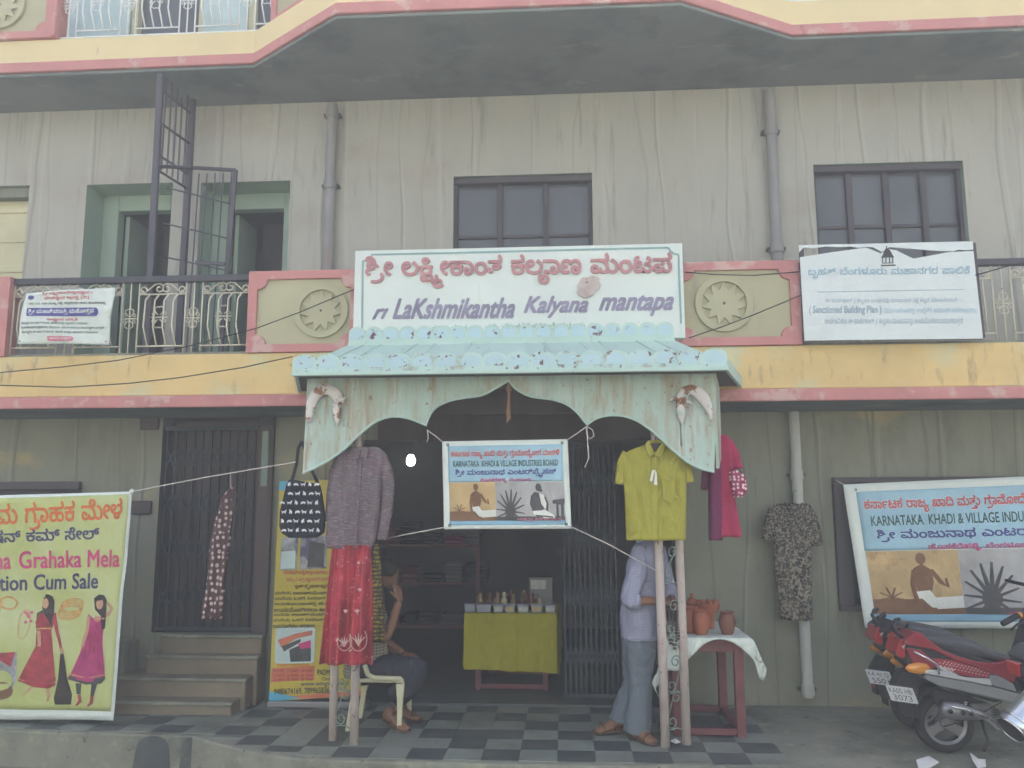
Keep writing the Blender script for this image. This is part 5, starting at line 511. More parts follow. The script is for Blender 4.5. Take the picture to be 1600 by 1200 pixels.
[2,1,50,40,-88,-11,2,-16,8,-8,14,0,16,3,6,8,10,6,3,14,0,8,-5,4,-7,0,-12,-4,-6,-7,-3,-9,-2,-15,4,-2,12,7,-4,8,-1,5,0,5,4,1,6,-8,4,-9,-4,-4,-7,1,-14,5,-7,7,-4,17,-1,13,6,5,4,3,7,0,16,-10,18,7,7,2,8,-2,9,-8,8,9,9,7,-7,7,-12,0,-13,-2,-4,-6,-7,-1,5,8,-13,2,-24,-4,-12,-9,-9,-12,-6,1,17,21,-10,-3,-16,-9,-11,-7,-5,-26,-7,-17,0,-21,3,3,12,18,-3,20,1,19,6,9,13,1,8,-2,10,-4,9,11,6,7,-13],
[1,1,44,34,-88,-18,4,-12,10,-4,15,4,13,9,11,6,3,18,3,16,-4,5,-5,2,-9,-1,-7,-4,-5,-7,-4,-15,-1,-9,5,-5,9,0,6,2,26,-3,6,-4,2,8,11,9,-8,3,-5,0,-12,-3,-17,0,-8,2,-2,6,-2,7,1,2,5,-3,5,-3,2,-10,0,-11,-3,-8,-10,1,-13,4,-6,7,-3,9,-1,16,2,13,8,9,-8,-16,-10],
[1,1,16,8,36,4,35,10,32,17,29,14,0,-12,-20,-9,-21,-8,-32,-1,-23,3,-34,4,-16,6,-16,17,-31,-14,0,-17,29,-10,33],
[1,1,16,56,34,-4,-34,-10,-33,-17,-28,-14,0,12,20,9,21,6,21,3,34,-3,34,-4,16,-6,16,-17,31,14,0,17,-29,10,-33],
[1,1,5,32,20,0,-8,-13,-33,-11,0,9,41],
[1,1,8,12,10,3,8,7,3,8,-3,3,-8,-3,-9,-8,-3,-7,3],
[1,1,4,74,132,-47,-193,-15,0,48,193],
]
def contours_of(d):
    i = 0; gs = []; ng = d[i]; i += 1
    for _ in range(ng):
        lo = []; nl = d[i]; i += 1
        for _ in range(nl):
            n = d[i]; i += 1; x = y = 0; p = []
            for _ in range(n): x += d[i]; y += d[i + 1]; i += 2; p.append((x * .006, y * .006))
            lo.append(p)
        gs.append(lo)
    return gs
# lines of writing: letter number, x, y of each letter
KTEXT = {
 'main1': [(88,0,0), (50,630,0), (36,764,0), (25,1502,0), (112,2261,0), (116,2835,0), (36,3108,0), (55,3516,0), (32,4090,0), (0,4539,0), (15,5089,0), (8,6041,0), (25,6615,0), (49,7374,0), (32,7634,0), (14,8083,0), (22,9277,0), (0,10433,0), (12,10983,0), (19,11798,0)],
 'main3': [(8,0,0), (79,574,0), (50,1190,0), (10,1324,0), (33,1972,0), (99,2336,0), (47,3128,0), (22,3578,0), (33,4734,0), (9,5098,0), (49,5947,0), (24,6537,0), (104,7188,0), (43,7897,0), (119,7962,0), (105,8560,0), (34,9361,0), (30,10107,0), (90,10816,0), (102,11390,0), (31,12041,0), (86,12842,0), (52,13562,0), (119,13687,0), (100,14285,0), (0,15090,0), (10,15640,0), (26,16288,0), (109,16998,0), (24,17744,0), (33,18395,0)],
 'kh1': [(8,0,0), (58,574,0), (32,1285,0), (40,1734,0), (12,2301,0), (8,3116,0), (62,4020,0), (32,4671,0), (11,5120,0), (49,5895,0), (56,6485,0), (32,7344,0), (80,7793,0), (22,8888,0), (15,10044,0), (43,10666,0), (33,10731,0), (10,11425,0), (50,12073,0), (32,12207,0), (110,12656,0), (36,14196,0), (97,14604,0), (49,15369,0), (34,15629,0), (36,16375,0), (10,16783,0), (22,17761,0), (0,18917,0), (13,19467,0), (86,20235,0)],
 'kh3': [(88,0,0), (50,630,0), (36,764,0), (22,1502,0), (0,2658,0), (11,3208,0), (33,3983,0), (58,4347,0), (32,5058,0), (16,5507,0), (5,6602,0), (0,7389,0), (12,7939,0), (72,8754,0), (99,9718,0), (115,10510,0), (30,10988,0), (74,11697,0)],
 'kh4': [(105,0,0), (34,801,0), (30,1547,0), (90,2256,0), (102,2830,0), (31,3481,0), (86,4282,0), (52,5002,0), (119,5127,0), (100,5725,0), (0,6530,0), (10,7080,0), (26,7728,0), (109,8438,0), (24,9184,0), (33,9835,0)],
 'kh5': [(1,0,0), (19,863,0), (40,1655,0), (95,2222,0), (81,3421,0), (22,4163,0), (48,5319,0), (104,5899,0), (36,6608,0), (103,7016,0), (91,7810,0), (56,8788,0), (32,9647,0), (80,10096,0), (27,11191,0), (30,11985,0), (114,12694,0), (10,12902,0), (26,13550,0), (108,14260,0)],
 'sa1': [(20,0,0), (35,800,0), (31,923,0), (69,1724,0), (100,2988,0), (0,3793,0), (10,4343,0), (26,4991,0), (109,5701,0), (24,6447,0), (33,7098,0), (22,7792,0), (66,8948,0), (32,9749,0), (18,10198,0), (10,10909,0), (24,11557,0), (59,12538,0), (32,13330,0), (85,13779,0), (90,14574,0)],
 'sa2': [(3,0,0), (59,1340,0), (32,2132,0), (77,2581,0), (40,3396,0), (66,3963,0), (32,4764,0), (73,5213,0), (121,6634,0), (8,7483,0), (25,8057,0), (49,8816,0), (32,9076,0), (14,9525,0), (22,10719,0), (0,11875,0), (12,12425,0), (19,13240,0), (27,14032,0), (106,14826,0), (22,15408,0), (0,16564,0), (11,17114,0), (34,17889,0), (62,18635,0), (32,19286,0), (79,19735,0), (18,20681,0), (113,21392,0), (8,22296,0), (12,22870,0), (42,23685,0), (13,23820,0), (111,24918,0), (36,26633,0), (11,27041,0), (98,27816,0), (23,28527,0), (0,29863,0), (96,30413,0)],
 'sa3': [(81,0,0), (61,742,0), (32,1898,0), (40,2347,0), (14,2914,0), (91,3778,0), (34,4426,0), (0,5172,0), (78,5722,0), (17,6490,0), (45,7255,0), (33,7318,0), (4,8012,0), (97,9234,0), (45,9999,0), (36,10062,0), (88,10470,0), (15,11100,0), (19,12052,0), (24,12844,0), (64,13495,0), (32,14289,0), (18,14738,0), (76,15449,0), (19,16427,0), (94,17219,0), (80,17987,0), (24,18752,0), (33,19403,0), (27,19767,0), (106,20561,0), (80,20813,0), (25,21578,0), (51,22337,0)],
 'sa4': [(65,0,0), (32,709,0), (27,1158,0), (40,1952,0), (11,2519,0), (81,3294,0), (8,4036,0), (24,4610,0), (33,5261,0), (3,5955,0), (59,7295,0), (32,8087,0), (77,8536,0), (40,9351,0), (66,9918,0), (32,10719,0), (73,11168,0), (121,12589,0), (8,13438,0), (25,14012,0), (49,14771,0), (32,15031,0), (14,15480,0), (22,16674,0), (0,17830,0), (12,18380,0), (19,19195,0), (27,19987,0), (18,20781,0), (46,21492,0), (33,21597,0), (4,22291,0), (19,23513,0), (111,24305,0), (36,26020,0), (76,26428,0), (30,27076,0), (60,27785,0), (32,28590,0), (24,29039,0), (57,29690,0), (32,30455,0), (76,30904,0), (24,31552,0), (33,32203,0), (15,32567,0), (43,33189,0), (97,33254,0)],
 'cl1': [(88,0,0), (50,630,0), (36,764,0), (25,1502,0), (112,2261,0), (116,2835,0), (36,3108,0), (55,3516,0), (32,4090,0), (0,4539,0), (96,5089,0), (36,5711,0), (28,6119,0), (53,6749,0), (24,6877,0), (30,7528,0), (53,8237,0), (32,8365,0), (83,8814,0)],
 'cl2': [(97,0,0), (36,765,0), (27,1173,0), (30,1967,0), (44,2676,0), (32,2739,0), (18,3188,0), (12,4229,0), (50,5044,0), (74,5178,0), (42,6199,0), (117,6664,0), (84,7047,0), (118,7698,0)],
 'cl3': [(18,0,0), (0,711,0), (120,1261,0), (37,1859,0), (38,2547,0), (119,3235,0), (39,3833,0), (98,4521,0), (36,5232,0), (22,5970,0), (33,7126,0), (9,7490,0), (49,8339,0), (24,8929,0), (104,9580,0), (43,10289,0), (119,10354,0), (17,10952,0), (15,11717,0), (43,12339,0), (32,12404,0), (96,12853,0), (50,13475,0), (36,13609,0), (23,14017,0), (18,15683,0), (10,16394,0), (24,17042,0), (119,17693,0), (105,18291,0), (34,19092,0), (30,19838,0), (90,20547,0), (102,21121,0), (31,21772,0), (86,22573,0), (52,23293,0)],
 'cl4': [(88,0,0), (50,630,0), (36,764,0), (22,1502,0), (66,2658,0), (32,3459,0), (88,3908,0), (27,4538,0), (62,5332,0), (32,5983,0), (79,6432,0), (50,7048,0), (22,7512,0), (105,8668,0), (34,9469,0), (36,10215,0), (15,10623,0), (54,11245,0), (27,11365,0)],
 'cl5': [(2,0,0), (31,841,0), (53,1642,0), (32,1770,0), (18,2219,0), (19,3260,0), (79,4052,0), (50,4668,0), (90,4802,0)],
 'cl6': [(61,0,0), (32,1156,0), (18,1605,0), (49,2316,0), (102,2576,0), (36,3227,0), (3,3965,0), (60,5305,0), (32,6110,0), (84,6559,0), (88,7540,0), (27,8170,0), (62,8964,0), (32,9615,0), (79,10064,0), (50,10680,0), (19,11144,0), (107,11936,0), (92,12580,0), (22,13685,0), (15,14841,0), (43,15463,0), (33,15528,0), (19,16222,0), (50,17014,0), (65,17148,0), (32,17857,0), (17,18306,0), (87,19401,0), (81,20219,0), (111,20961,0), (36,22676,0), (10,23084,0)],
 'cl7': [(6,0,0), (19,787,0), (40,1579,0), (78,2146,0), (30,2914,0), (63,3623,0), (32,4392,0), (76,4841,0), (97,5489,0), (21,6584,0), (8,7389,0), (43,7963,0), (32,8028,0), (80,8477,0), (10,9242,0), (26,9890,0), (108,10600,0), (30,11304,0), (8,12013,0), (33,12587,0), (12,12951,0), (33,13766,0), (0,14130,0), (20,14680,0), (30,15810,0), (101,16519,0), (36,17675,0), (15,18083,0), (2,19035,0), (10,19876,0), (83,20524,0), (89,21704,0), (97,22739,0), (36,23504,0), (27,23912,0), (24,24706,0), (8,25687,0), (35,26261,0), (99,26384,0), (91,27176,0), (59,28154,0), (32,28946,0), (15,29395,0), (50,30017,0), (62,30151,0), (32,30802,0), (76,31251,0)],
 'cl8': [(30,0,0), (27,709,0), (40,1503,0), (84,2070,0), (10,2721,0), (34,3369,0), (30,4445,0), (33,5154,0), (30,5518,0), (53,6227,0), (32,6355,0), (10,6804,0), (15,7452,0)],
 'ye1': [(10,0,0), (50,648,0), (32,782,0), (22,1231,0), (10,2717,0), (50,3365,0), (32,3499,0), (31,3948,0), (8,4749,0), (101,5653,0), (36,6809,0), (26,7217,0)],
 'ye2': [(5,0,0), (75,787,0), (54,1361,0), (82,1481,0), (29,2303,0), (70,3104,0), (8,4457,0), (71,5031,0), (104,6830,0), (36,7539,0), (73,7947,0)],
 'st1': [(30,0,0), (33,709,0), (25,1073,0), (21,1832,0), (64,2637,0), (32,3431,0), (76,3880,0), (20,4858,0), (93,5658,0), (42,6473,0), (10,6608,0), (26,7256,0), (18,7966,0), (46,8677,0), (33,8782,0), (7,9476,0), (14,10251,0), (76,11115,0), (30,11763,0), (25,12472,0), (33,13231,0)],
 'st2': [(18,0,0), (22,711,0), (48,1867,0), (87,2447,0), (0,3265,0), (67,3815,0), (54,4775,0), (31,5225,0), (49,6026,0), (32,6286,0), (0,6735,0), (10,7285,0), (72,7933,0), (20,9227,0), (26,10027,0), (89,10737,0)],
 'st3': [(8,0,0), (51,574,0), (32,637,0), (69,1086,0), (94,2350,0), (115,3118,0), (23,3596,0), (72,4932,0), (27,6226,0), (49,7020,0), (27,7280,0), (104,8074,0), (44,8783,0)],
 'st4': [(22,0,0), (98,1156,0), (23,1867,0), (1,3533,0), (59,4396,0), (32,5188,0), (68,5637,0), (40,6765,0), (101,7332,0), (0,8488,0), (68,9038,0), (18,10166,0), (60,11207,0), (32,12012,0), (25,12461,0), (41,13220,0), (81,13395,0), (23,14137,0), (85,15473,0), (51,16268,0)],
 'st5': [(22,0,0), (98,1156,0), (23,1867,0), (7,3533,0), (26,4308,0), (91,5018,0), (89,5996,0), (36,6701,0), (85,7109,0), (0,7904,0), (67,8454,0), (22,9744,0), (34,10900,0), (25,11646,0), (8,12405,0), (5,13309,0), (85,14096,0), (51,14891,0)],
 'st6': [(1,0,0), (18,863,0), (33,1574,0), (8,1938,0), (34,2512,0), (25,3258,0), (64,4017,0), (32,4811,0), (17,5260,0), (85,6025,0), (51,6820,0), (92,7213,0), (34,7988,0), (36,8734,0), (78,9142,0), (30,9910,0), (20,10619,0), (31,11419,0), (33,12220,0), (17,12584,0), (33,13349,0)],
 'st7': [(4,0,0), (19,1222,0), (111,2014,0), (36,3729,0), (76,4137,0), (30,4785,0), (25,5494,0), (33,6253,0), (1,6947,0), (18,7810,0), (33,8521,0), (8,8885,0), (34,9459,0), (25,10205,0)],
}
_gc = {}
def glyph(i):
    if i not in _gc:
        _gc[i] = [([q for lp in g for q in lp], tessellate_polygon([[Vector((x, y, 0)) for x, y in lp] for lp in g])) for g in contours_of(OUTLINES[i])]
    return _gc[i]
def ktext(key, bold=0):
    """a line of Kannada as flat shapes: list of (points, triangles); bold thickens the strokes by laying shifted copies together"""
    out = []
    for dx, dy in [(0, 0)] + ([(bold * math.cos(R(a)), bold * math.sin(R(a))) for a in range(0, 360, 60)] if bold else []):
        for i, x, y in KTEXT[key]:
            for flat, tri in glyph(i): out.append(([(a + x / 1000 + dx, b + y / 1000 + dy) for a, b in flat], tri))
    return out
_ec = {}
def etext(s, bold=0, shear=0):
    if bold: return [([(x + bold * .7 * math.cos(R(a)), y + bold * .7 * math.sin(R(a))) for x, y in p], t) for a in range(0, 360, 60) for p, t in etext(s, 0, shear)]
    if (s, bold, shear) in _ec: return _ec[(s, bold, shear)]
    c = bpy.data.curves.new('line', 'FONT'); c.body = s; c.size = 1; c.offset = bold; c.shear = shear; c.resolution_u = 3
    o = bpy.data.objects.new('line', c); col.objects.link(o)
    me = bpy.data.meshes.new_from_object(o.evaluated_get(bpy.context.evaluated_depsgraph_get()))
    vs = [(v.co.x, v.co.y) for v in me.vertices]; me.calc_loop_triangles(); tr = [tuple(t.vertices) for t in me.loop_triangles]
    bpy.data.objects.remove(o); bpy.data.curves.remove(c); bpy.data.meshes.remove(me)
    _ec[(s, bold, shear)] = [(vs, tr)]; return _ec[(s, bold, shear)]
def quadbox(x0, y0, x1, y1, slope=0.0):
    """pixel box of a line of writing: corners TL, TR, BR, BL; slope = rise in pixels from left to right"""
    return [(x0, y0), (x1, y0 - slope), (x1, y1 - slope), (x0, y1)]
def flat_disp(x, z): return 0.0
def put(mb, shapes, box, Y, m, disp=flat_disp, eps=.004, depth=0, fitz=None):
    """lays flat shapes on the sheet that hangs at depth Y, inside the box given by four photo corners"""
    TL, TR, BR, BL = [P(px, py, Y) for px, py in box]
    xs = [q[0] for sh in shapes for q in sh[0]]; ys = [q[1] for sh in shapes for q in sh[0]]
    x0, x1, y0, y1 = min(xs), max(xs), min(ys), max(ys)
    if fitz: y0, y1 = fitz
    for k, (pts, tri) in enumerate(shapes):
        e = eps + (k % 9) * .00015; vs = []
        for x, y in pts:
            u = (x - x0) / (x1 - x0); v = (y - y0) / (y1 - y0)
            p = (BL * (1 - u) + BR * u) * (1 - v) + (TL * (1 - u) + TR * u) * v
            vs.append((p.x, Y + disp(p.x, p.z) - e, p.z))
        if not depth: mb.add(vs, [tuple(t) for t in tri], m); continue
        n = len(vs); cnt = {}
        for t in tri:
            for a, b in ((t[0], t[1]), (t[1], t[2]), (t[2], t[0])): cnt[frozenset((a, b))] = cnt.get(frozenset((a, b)), []) + [(a, b)]
        fs = [tuple(t) for t in tri] + [(l[0][0], l[0][1], l[0][1] + n, l[0][0] + n) for l in cnt.values() if len(l) == 1]
        mb.add(vs + [(x, y + depth, z) for x, y, z in vs], fs, m)
def shape(mb, pix, Y, m, disp=flat_disp, eps=.004, step=None):
    """a flat printed patch with the outline pix (photo corners)"""
    q = [P(px, py, Y) for px, py in pix]
    tri = tessellate_polygon([[Vector((p.x, p.z, 0)) for p in q]])
    mb.add([(p.x, Y + disp(p.x, p.z) - eps, p.z) for p in q], [tuple(t) for t in tri], m)
def ell(cx, cy, rx, ry, n=14, rot=0, a0=0, a1=360):
    o = []
    for i in range(n):
        a = R(a0 + (a1 - a0) * i / (n if a1 - a0 == 360 else n - 1)); x, y = rx * math.cos(a), ry * math.sin(a)
        o.append((cx + x * math.cos(rot) - y * math.sin(rot), cy + x * math.sin(rot) + y * math.cos(rot)))
    return o
def stroke(pts, w):
    """outline of a tapering brush stroke through photo points; w = one width or one per point"""
    n = len(pts); ws = w if isinstance(w, (list, tuple)) else [w] * n; L = []; Rr = []
    for i in range(n):
        a, b = Vector(pts[max(0, i - 1)]), Vector(pts[min(n - 1, i + 1)]); t = (b - a).normalized(); q = Vector((-t.y, t.x)) * ws[i] / 2
        p = Vector(pts[i]); L.append(tuple(p + q)); Rr.append(tuple(p - q))
    return L + Rr[::-1]
def sheet(mb, corners, Y, m, disp, nx=24, nz=16, thick=.003):
    """a hung cloth or flex: four photo corners TL, TR, BR, BL, given folds by disp and real thickness"""
    TL, TR, BR, BL = [P(px, py, Y) for px, py in corners]; vs = []
    for s_ in (0, thick):
        for j in range(nz + 1):
            for i in range(nx + 1):
                u, v = i / nx, j / nz; p = (TL * (1 - u) + TR * u) * (1 - v) + (BL * (1 - u) + BR * u) * v
                vs.append((p.x, Y + disp(p.x, p.z) + s_, p.z))
    k = (nx + 1) * (nz + 1); a = lambda i, j: j * (nx + 1) + i; fs = []
    for j in range(nz):
        for i in range(nx):
            q = (a(i, j), a(i, j + 1), a(i + 1, j + 1), a(i + 1, j)); fs.append(q); fs.append(tuple(k + t for t in q[::-1]))
    rim = [a(i, 0) for i in range(nx)] + [a(nx, j) for j in range(nz)] + [a(i, nz) for i in range(nx, 0, -1)] + [a(0, j) for j in range(nz, 0, -1)]
    for t in range(len(rim)): x, y = rim[t], rim[(t + 1) % len(rim)]; fs.append((x, y, y + k, x + k))
    mb.add(vs, fs, m)
def nz(x, z, s=1.0, o=0.0): return mnoise.noise(Vector((x * s + o, o * .37, z * s)))

# ------------------------------------------------------------ ground
WY, SY, S2 = 7.35, 6.60, 6.66          # wall face, first balcony face, upper balcony face
Z1, Z1T, Z2 = 2.45, 2.895, 5.465       # underside and top of the first slab, underside of the upper slab
g = MB(M['road'])
g.add([(-19, -18, -.26), (19, -18, -.26), (19, 14, -.26), (-19, 14, -.26)], [(0, 1, 2, 3)])
tag(g.build('road'), None, None, None, 'structure')
T = thing('house', (0, -11, -.26), 'unseen row house added across the street to bounce light', 'house')  # added behind the camera to throw sunlight back at the facade
h_ = MB(M['opposite']); h_.box(-18, 18, -16, -11, -.26, 4.4); h_.box(-18.2, 18.2, -16.1, -10.6, 4.4, 4.6, M['concrete']); h_.build('wall', T)
for k in range(9):
    for z in (.9,): h_ = MB(M['win_frame']); h_.box(-16 + k * 4, -14.6 + k * 4, -10.99, -10.95, z, z + 1.4, M['cream_door']); h_.box(-15.9 + k * 4, -14.7 + k * 4, -10.948, -10.93, z + .1, z + 1.3, M['glass']); h_.build('window', T)
# raised porch floor: outline from left to right along its worn front edge
front = [(-9, 6.27), (-4.2, 6.26), (-2.75, 6.19), (-2.45, 6.0), (-2.12, 5.80), (-1.75, 5.69), (-1.3, 5.665), (1.25, 5.64), (1.5, 5.60), (9, 5.45)]
pf = MB(M['concrete'])
top = [(x, y, -.004) for x, y in front] + [(9, 7.6, -.004), (-9, 7.6, -.004)]
n = len(top)
pf.add(top + [(x, y, -.3) for x, y, z in top], [tuple(range(n))] + [(i, (i + 1) % n, n + (i + 1) % n, n + i) for i in range(n)])
po = pf.build('porch_floor', bevel=.015); tag(po, None, None, None, 'structure')
# chequered tiles, 25 cm, laid as one sheet; joints are gaps
tl = MB(); T0 = .2505
def front_y(x):
    for (xa, ya), (xb, yb) in zip(front, front[1:]):
        if xa <= x <= xb: return ya + (yb - ya) * (x - xa) / (xb - xa)
    return 6
for i in range(-17, 8):
    for j in range(0, 8):
        x0 = -.078 + i * T0; y0 = 5.712 + j * T0; x1 = x0 + T0 - .003; y1 = min(y0 + T0 - .003, 7.3)
        ym = max(front_y(x0), front_y(x1)) + .05
        if y1 < ym + .03 or y0 > 7.28: continue
        if x0 > 1.2 and (x0 + .5 * (y0 - 5.7)) > 1.35 + random.uniform(-.1, .1): continue
        y0 = max(y0, ym) if y0 < ym else y0
        dk = (i + j) % 2 == 0
        if random.random() < .07: dk = not dk
        m = M['tile_d'] if dk and not (x0 < -1.9 and random.random() < .35) else M['tile_l']
        h = random.uniform(0, .0012)
        tl.box(x0, x1, y0, y1, -.02, .001 + h, m)
to = tl.build('floor_tiles'); tag(to, None, None, None, 'structure')
# a sandy cement margin and a loose stone step along the porch edge
sl = MB(M['concrete'])
for x0, x1, zz in ((-1.0, -.07, -.075), (-.02, .7, -.06)):
    sl.box(x0, x1, 5.33, 5.62, -.26, zz)
tag(sl.build('stone_step', bevel=.02), 'low worn stone step against the front edge of the tiled porch', 'step')
# drain mouths in the kerb at the far left
for k, (px, wpx, lab) in enumerate(((235, 50, 'wider arched drain mouth in the kerb below the steps'), (296, 24, 'narrow arched drain mouth in the kerb beside the porch corner'))):
    dm = MB(M['ink']); c = G(px, 1150); wd = wpx / 205 * .5; yb = front_y(c.x) - .012
    arc = [(c.x + wd * math.cos(R(a)), -.10 + .09 * math.sin(R(a))) for a in range(0, 181, 15)]
    dm.prism(arc + [(c.x - wd * 1.15, -.259), (c.x + wd * 1.15, -.259)], yb, yb + .03, M['tile_d'])
    tag(dm.build('drain_mouth'), lab, 'drain')

# ------------------------------------------------------------ the building
B = thing('building', (0, WY, 0), 'two storey wedding hall with marbled grey walls, yellow balcony bands and pink trim', 'building')
def holed(mb, x0, x1, z0, z1, y0, y1, holes, m, rev=None):
    xs = sorted({x0, x1} | {h[0] for h in holes} | {h[1] for h in holes}); zs = sorted({z0, z1} | {h[2] for h in holes} | {h[3] for h in holes})
    inh = lambda x, z: any(h[0] < x < h[1] and h[2] < z < h[3] for h in holes)
    for a, b in zip(xs, xs[1:]):
        for c, d in zip(zs, zs[1:]):
            if inh((a + b) / 2, (c + d) / 2): continue
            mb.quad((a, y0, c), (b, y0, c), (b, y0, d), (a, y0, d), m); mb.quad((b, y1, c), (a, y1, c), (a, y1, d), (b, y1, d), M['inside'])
    for a, b, c, d in holes:
        r = rev or m
        mb.quad((a, y0, c), (a, y1, c), (a, y1, d), (a, y0, d), r); mb.quad((b, y0, c), (b, y0, d), (b, y1, d), (b, y1, c), r)
        mb.quad((a, y0, d), (a, y1, d), (b, y1, d), (b, y0, d), r); mb.quad((a, y0, c), (b, y0, c), (b, y1, c), (a, y1, c), r)
X = lambda px, py, Y=WY: P(px, py, Y).x
Zp = lambda px, py, Y=WY: P(px, py, Y).z
gx0, gx1 = X(247, 800), X(413, 800); gz = .548
hx0, hx1, hz = X(548, 900), X(1058, 900), 2.23
lwin = (-9.0 + 2, X(127, 780), .9, Zp(60, 758)); rwin = (X(1310, 850), 5.6, Zp(1400, 945), Zp(1330, 755))
lo = MB()
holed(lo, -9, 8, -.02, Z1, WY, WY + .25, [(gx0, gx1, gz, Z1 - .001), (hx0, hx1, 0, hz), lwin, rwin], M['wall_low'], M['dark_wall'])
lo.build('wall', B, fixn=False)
# dark lintel panel above the hall opening, proud of the wall
lp = MB(M['dark_wall']); lp.box(X(592, 640), X(1046, 640), WY - .02, WY - .002, hz, Z1 - .004)
lp.box(X(655, 690), X(1000, 690), WY - .05, WY - .022, hz - .02, hz + .05)
lp.build('lintel', B)
# carved side brackets of the gate opening and a green upright pilaster strip
for a, b, c, d in ((222, 252, 640, 672), (207, 240, 782, 804)):
    br = MB(M['dark_wall']); br.box(X(a, c), X(b, c), WY - .035, WY - .002, Zp(a, d), Zp(a, c) - .003); br.build('gate_bracket', B, bevel=.02)
pl = MB(M['dark_wall']); pl.box(X(407, 700), X(430, 700), WY - .05, WY - .002, gz, Z1 - .003)
pl.box(X(409, 668), X(432, 668), WY - .08, WY - .052, Zp(410, 668), Z1 - .004, M['gate']); pl.box(X(413, 700), X(424, 700), WY - .07, WY - .052, Zp(410, 760), Zp(410, 674), M['scroll'])
pl.build('door_pilaster', B, bevel=.01)
# interior shell of the hall (closed, so that it is dim by itself)
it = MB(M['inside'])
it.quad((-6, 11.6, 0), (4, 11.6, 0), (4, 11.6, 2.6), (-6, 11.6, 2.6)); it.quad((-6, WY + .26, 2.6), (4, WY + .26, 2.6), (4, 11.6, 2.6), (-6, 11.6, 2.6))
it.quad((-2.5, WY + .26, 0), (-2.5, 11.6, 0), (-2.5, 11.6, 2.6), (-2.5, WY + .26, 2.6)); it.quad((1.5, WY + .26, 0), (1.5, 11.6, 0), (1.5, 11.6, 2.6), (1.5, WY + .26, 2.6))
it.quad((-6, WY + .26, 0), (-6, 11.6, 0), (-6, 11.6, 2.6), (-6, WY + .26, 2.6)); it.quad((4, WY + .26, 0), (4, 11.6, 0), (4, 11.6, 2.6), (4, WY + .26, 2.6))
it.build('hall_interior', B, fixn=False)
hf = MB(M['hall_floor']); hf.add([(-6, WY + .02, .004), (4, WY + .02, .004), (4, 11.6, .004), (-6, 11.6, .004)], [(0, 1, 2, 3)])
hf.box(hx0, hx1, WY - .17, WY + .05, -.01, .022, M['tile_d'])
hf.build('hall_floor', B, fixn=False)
# collapsible gate leaf, folded on the right of the hall opening, and the shut gate on the left
def lattice(name, x0, x1, z0, z1, y, step, lab=None):
    gt = MB(M['gate']); k = 0; x = x0
    while x <= x1 + .001:
        gt.box(x - .008, x + .008, y - .012, y + .012, z0, z1); x += step; k += 1
    hgt = z1 - z0
    for r in range(4):
        zb = z0 + hgt * (.10 + .235 * r)
        for i in range(k - 1):
            a = x0 + i * step
            gt.bar((a, y - .016, zb), (a + step, y - .016, zb + .19), .014, .004, up=(0, 1, 0)); gt.bar((a, y - .021, zb + .19), (a + step, y - .021, zb), .014, .004, up=(0, 1, 0))
    gt.box(x0 - .02, x1 + .02, y - .02, y + .02, z1, z1 + .04); gt.box(x0 - .02, x1 + .02, y - .02, y + .02, z0 - .035, z0)
    o = gt.build(name, B)
    if lab: o['label'] = lab
    return o
lattice('collapsible_gate', gx0 + .03, gx1 - .1, gz + .045, 2.33, WY + .05, .082, 'shut collapsible gate above the steps')
lattice('collapsible_gate', X(882, 900), X(972, 900), .05, hz - .06, WY + .12, .045, 'folded collapsible gate of the hall entrance')
# dark backing behind the shut gate
bk = MB(M['dark_wall']); bk.box(gx0 + .004, gx1 - .004, WY + .22, WY + .245, gz + .004, Z1 - .01, M['dark_wall'])
for i in range(4): bk.box(gx0 + .05 + i * .23, gx0 + .23 + i * .23, WY + .205, WY + .219, gz + .1, Z1 - .2, M['dark_wall'])
bk.build('gate_door', B, bevel=.006)
# steps up to the shut gate
st = [(6.76, .10, -.02), (6.95, .245, .0), (7.12, .395, 0), (7.235, gz, 0)]
xl = [(P(150, 1108, 6.76).x, P(361, 1108, 6.76).x), (P(175, 1075, 6.95).x, P(383, 1075, 6.95).x), (P(228, 1035, 7.12).x, P(402, 1035, 7.12).x), (P(252, 1000, 7.235).x, P(409, 1000, 7.235).x)]
for (y, z, _), (a, b) in zip(st, xl):
    s_ = MB(M['step']); s_.box(a, b + .001 * z, y, WY - .003 - .001 * z, -.01, z); s_.box(a - .012, b + .012, y - .018, y + .05, z - .028, z + .003, M['concrete'])
    s_.build('step', B, bevel=.012)
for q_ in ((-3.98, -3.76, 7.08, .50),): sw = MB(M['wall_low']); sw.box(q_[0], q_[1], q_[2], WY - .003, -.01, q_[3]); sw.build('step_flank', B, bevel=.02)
# windows of the ground floor
wn = MB(M['win_frame'])
wn.box(rwin[0] - .03, 5.6, WY - .06, WY - .003, rwin[3], rwin[3] + .05); wn.box(rwin[0] - .03, 5.6, WY - .06, WY - .003, rwin[2] - .05, rwin[2]); wn.box(rwin[0] - .03, rwin[0] + .1, WY - .055, WY + .1, rwin[2] + .001, rwin[3] - .001)
wf = wn.build('window', B, bevel=.006); wf['label'] = 'dark framed ground floor window behind the banner'
pn = MB(M['glass']); pn.box(rwin[0] + .1, 5.6, WY + .06, WY + .07, rwin[2], rwin[3]); pn.build('pane', wf)
wn = MB(M['win_frame']); wn.box(-7, lwin[1], WY - .05, WY - .003, lwin[3] - .04, lwin[3] + .03); wn.box(-7, lwin[1], WY + .05, WY + .09, lwin[3] - .09, lwin[3] - .041)
wf = wn.build('window', B, bevel=.006); pn = MB(M['glass']); pn.box(-7, lwin[1], WY + .1, WY + .11, .9, lwin[3] - .09); pn.build('pane', wf)

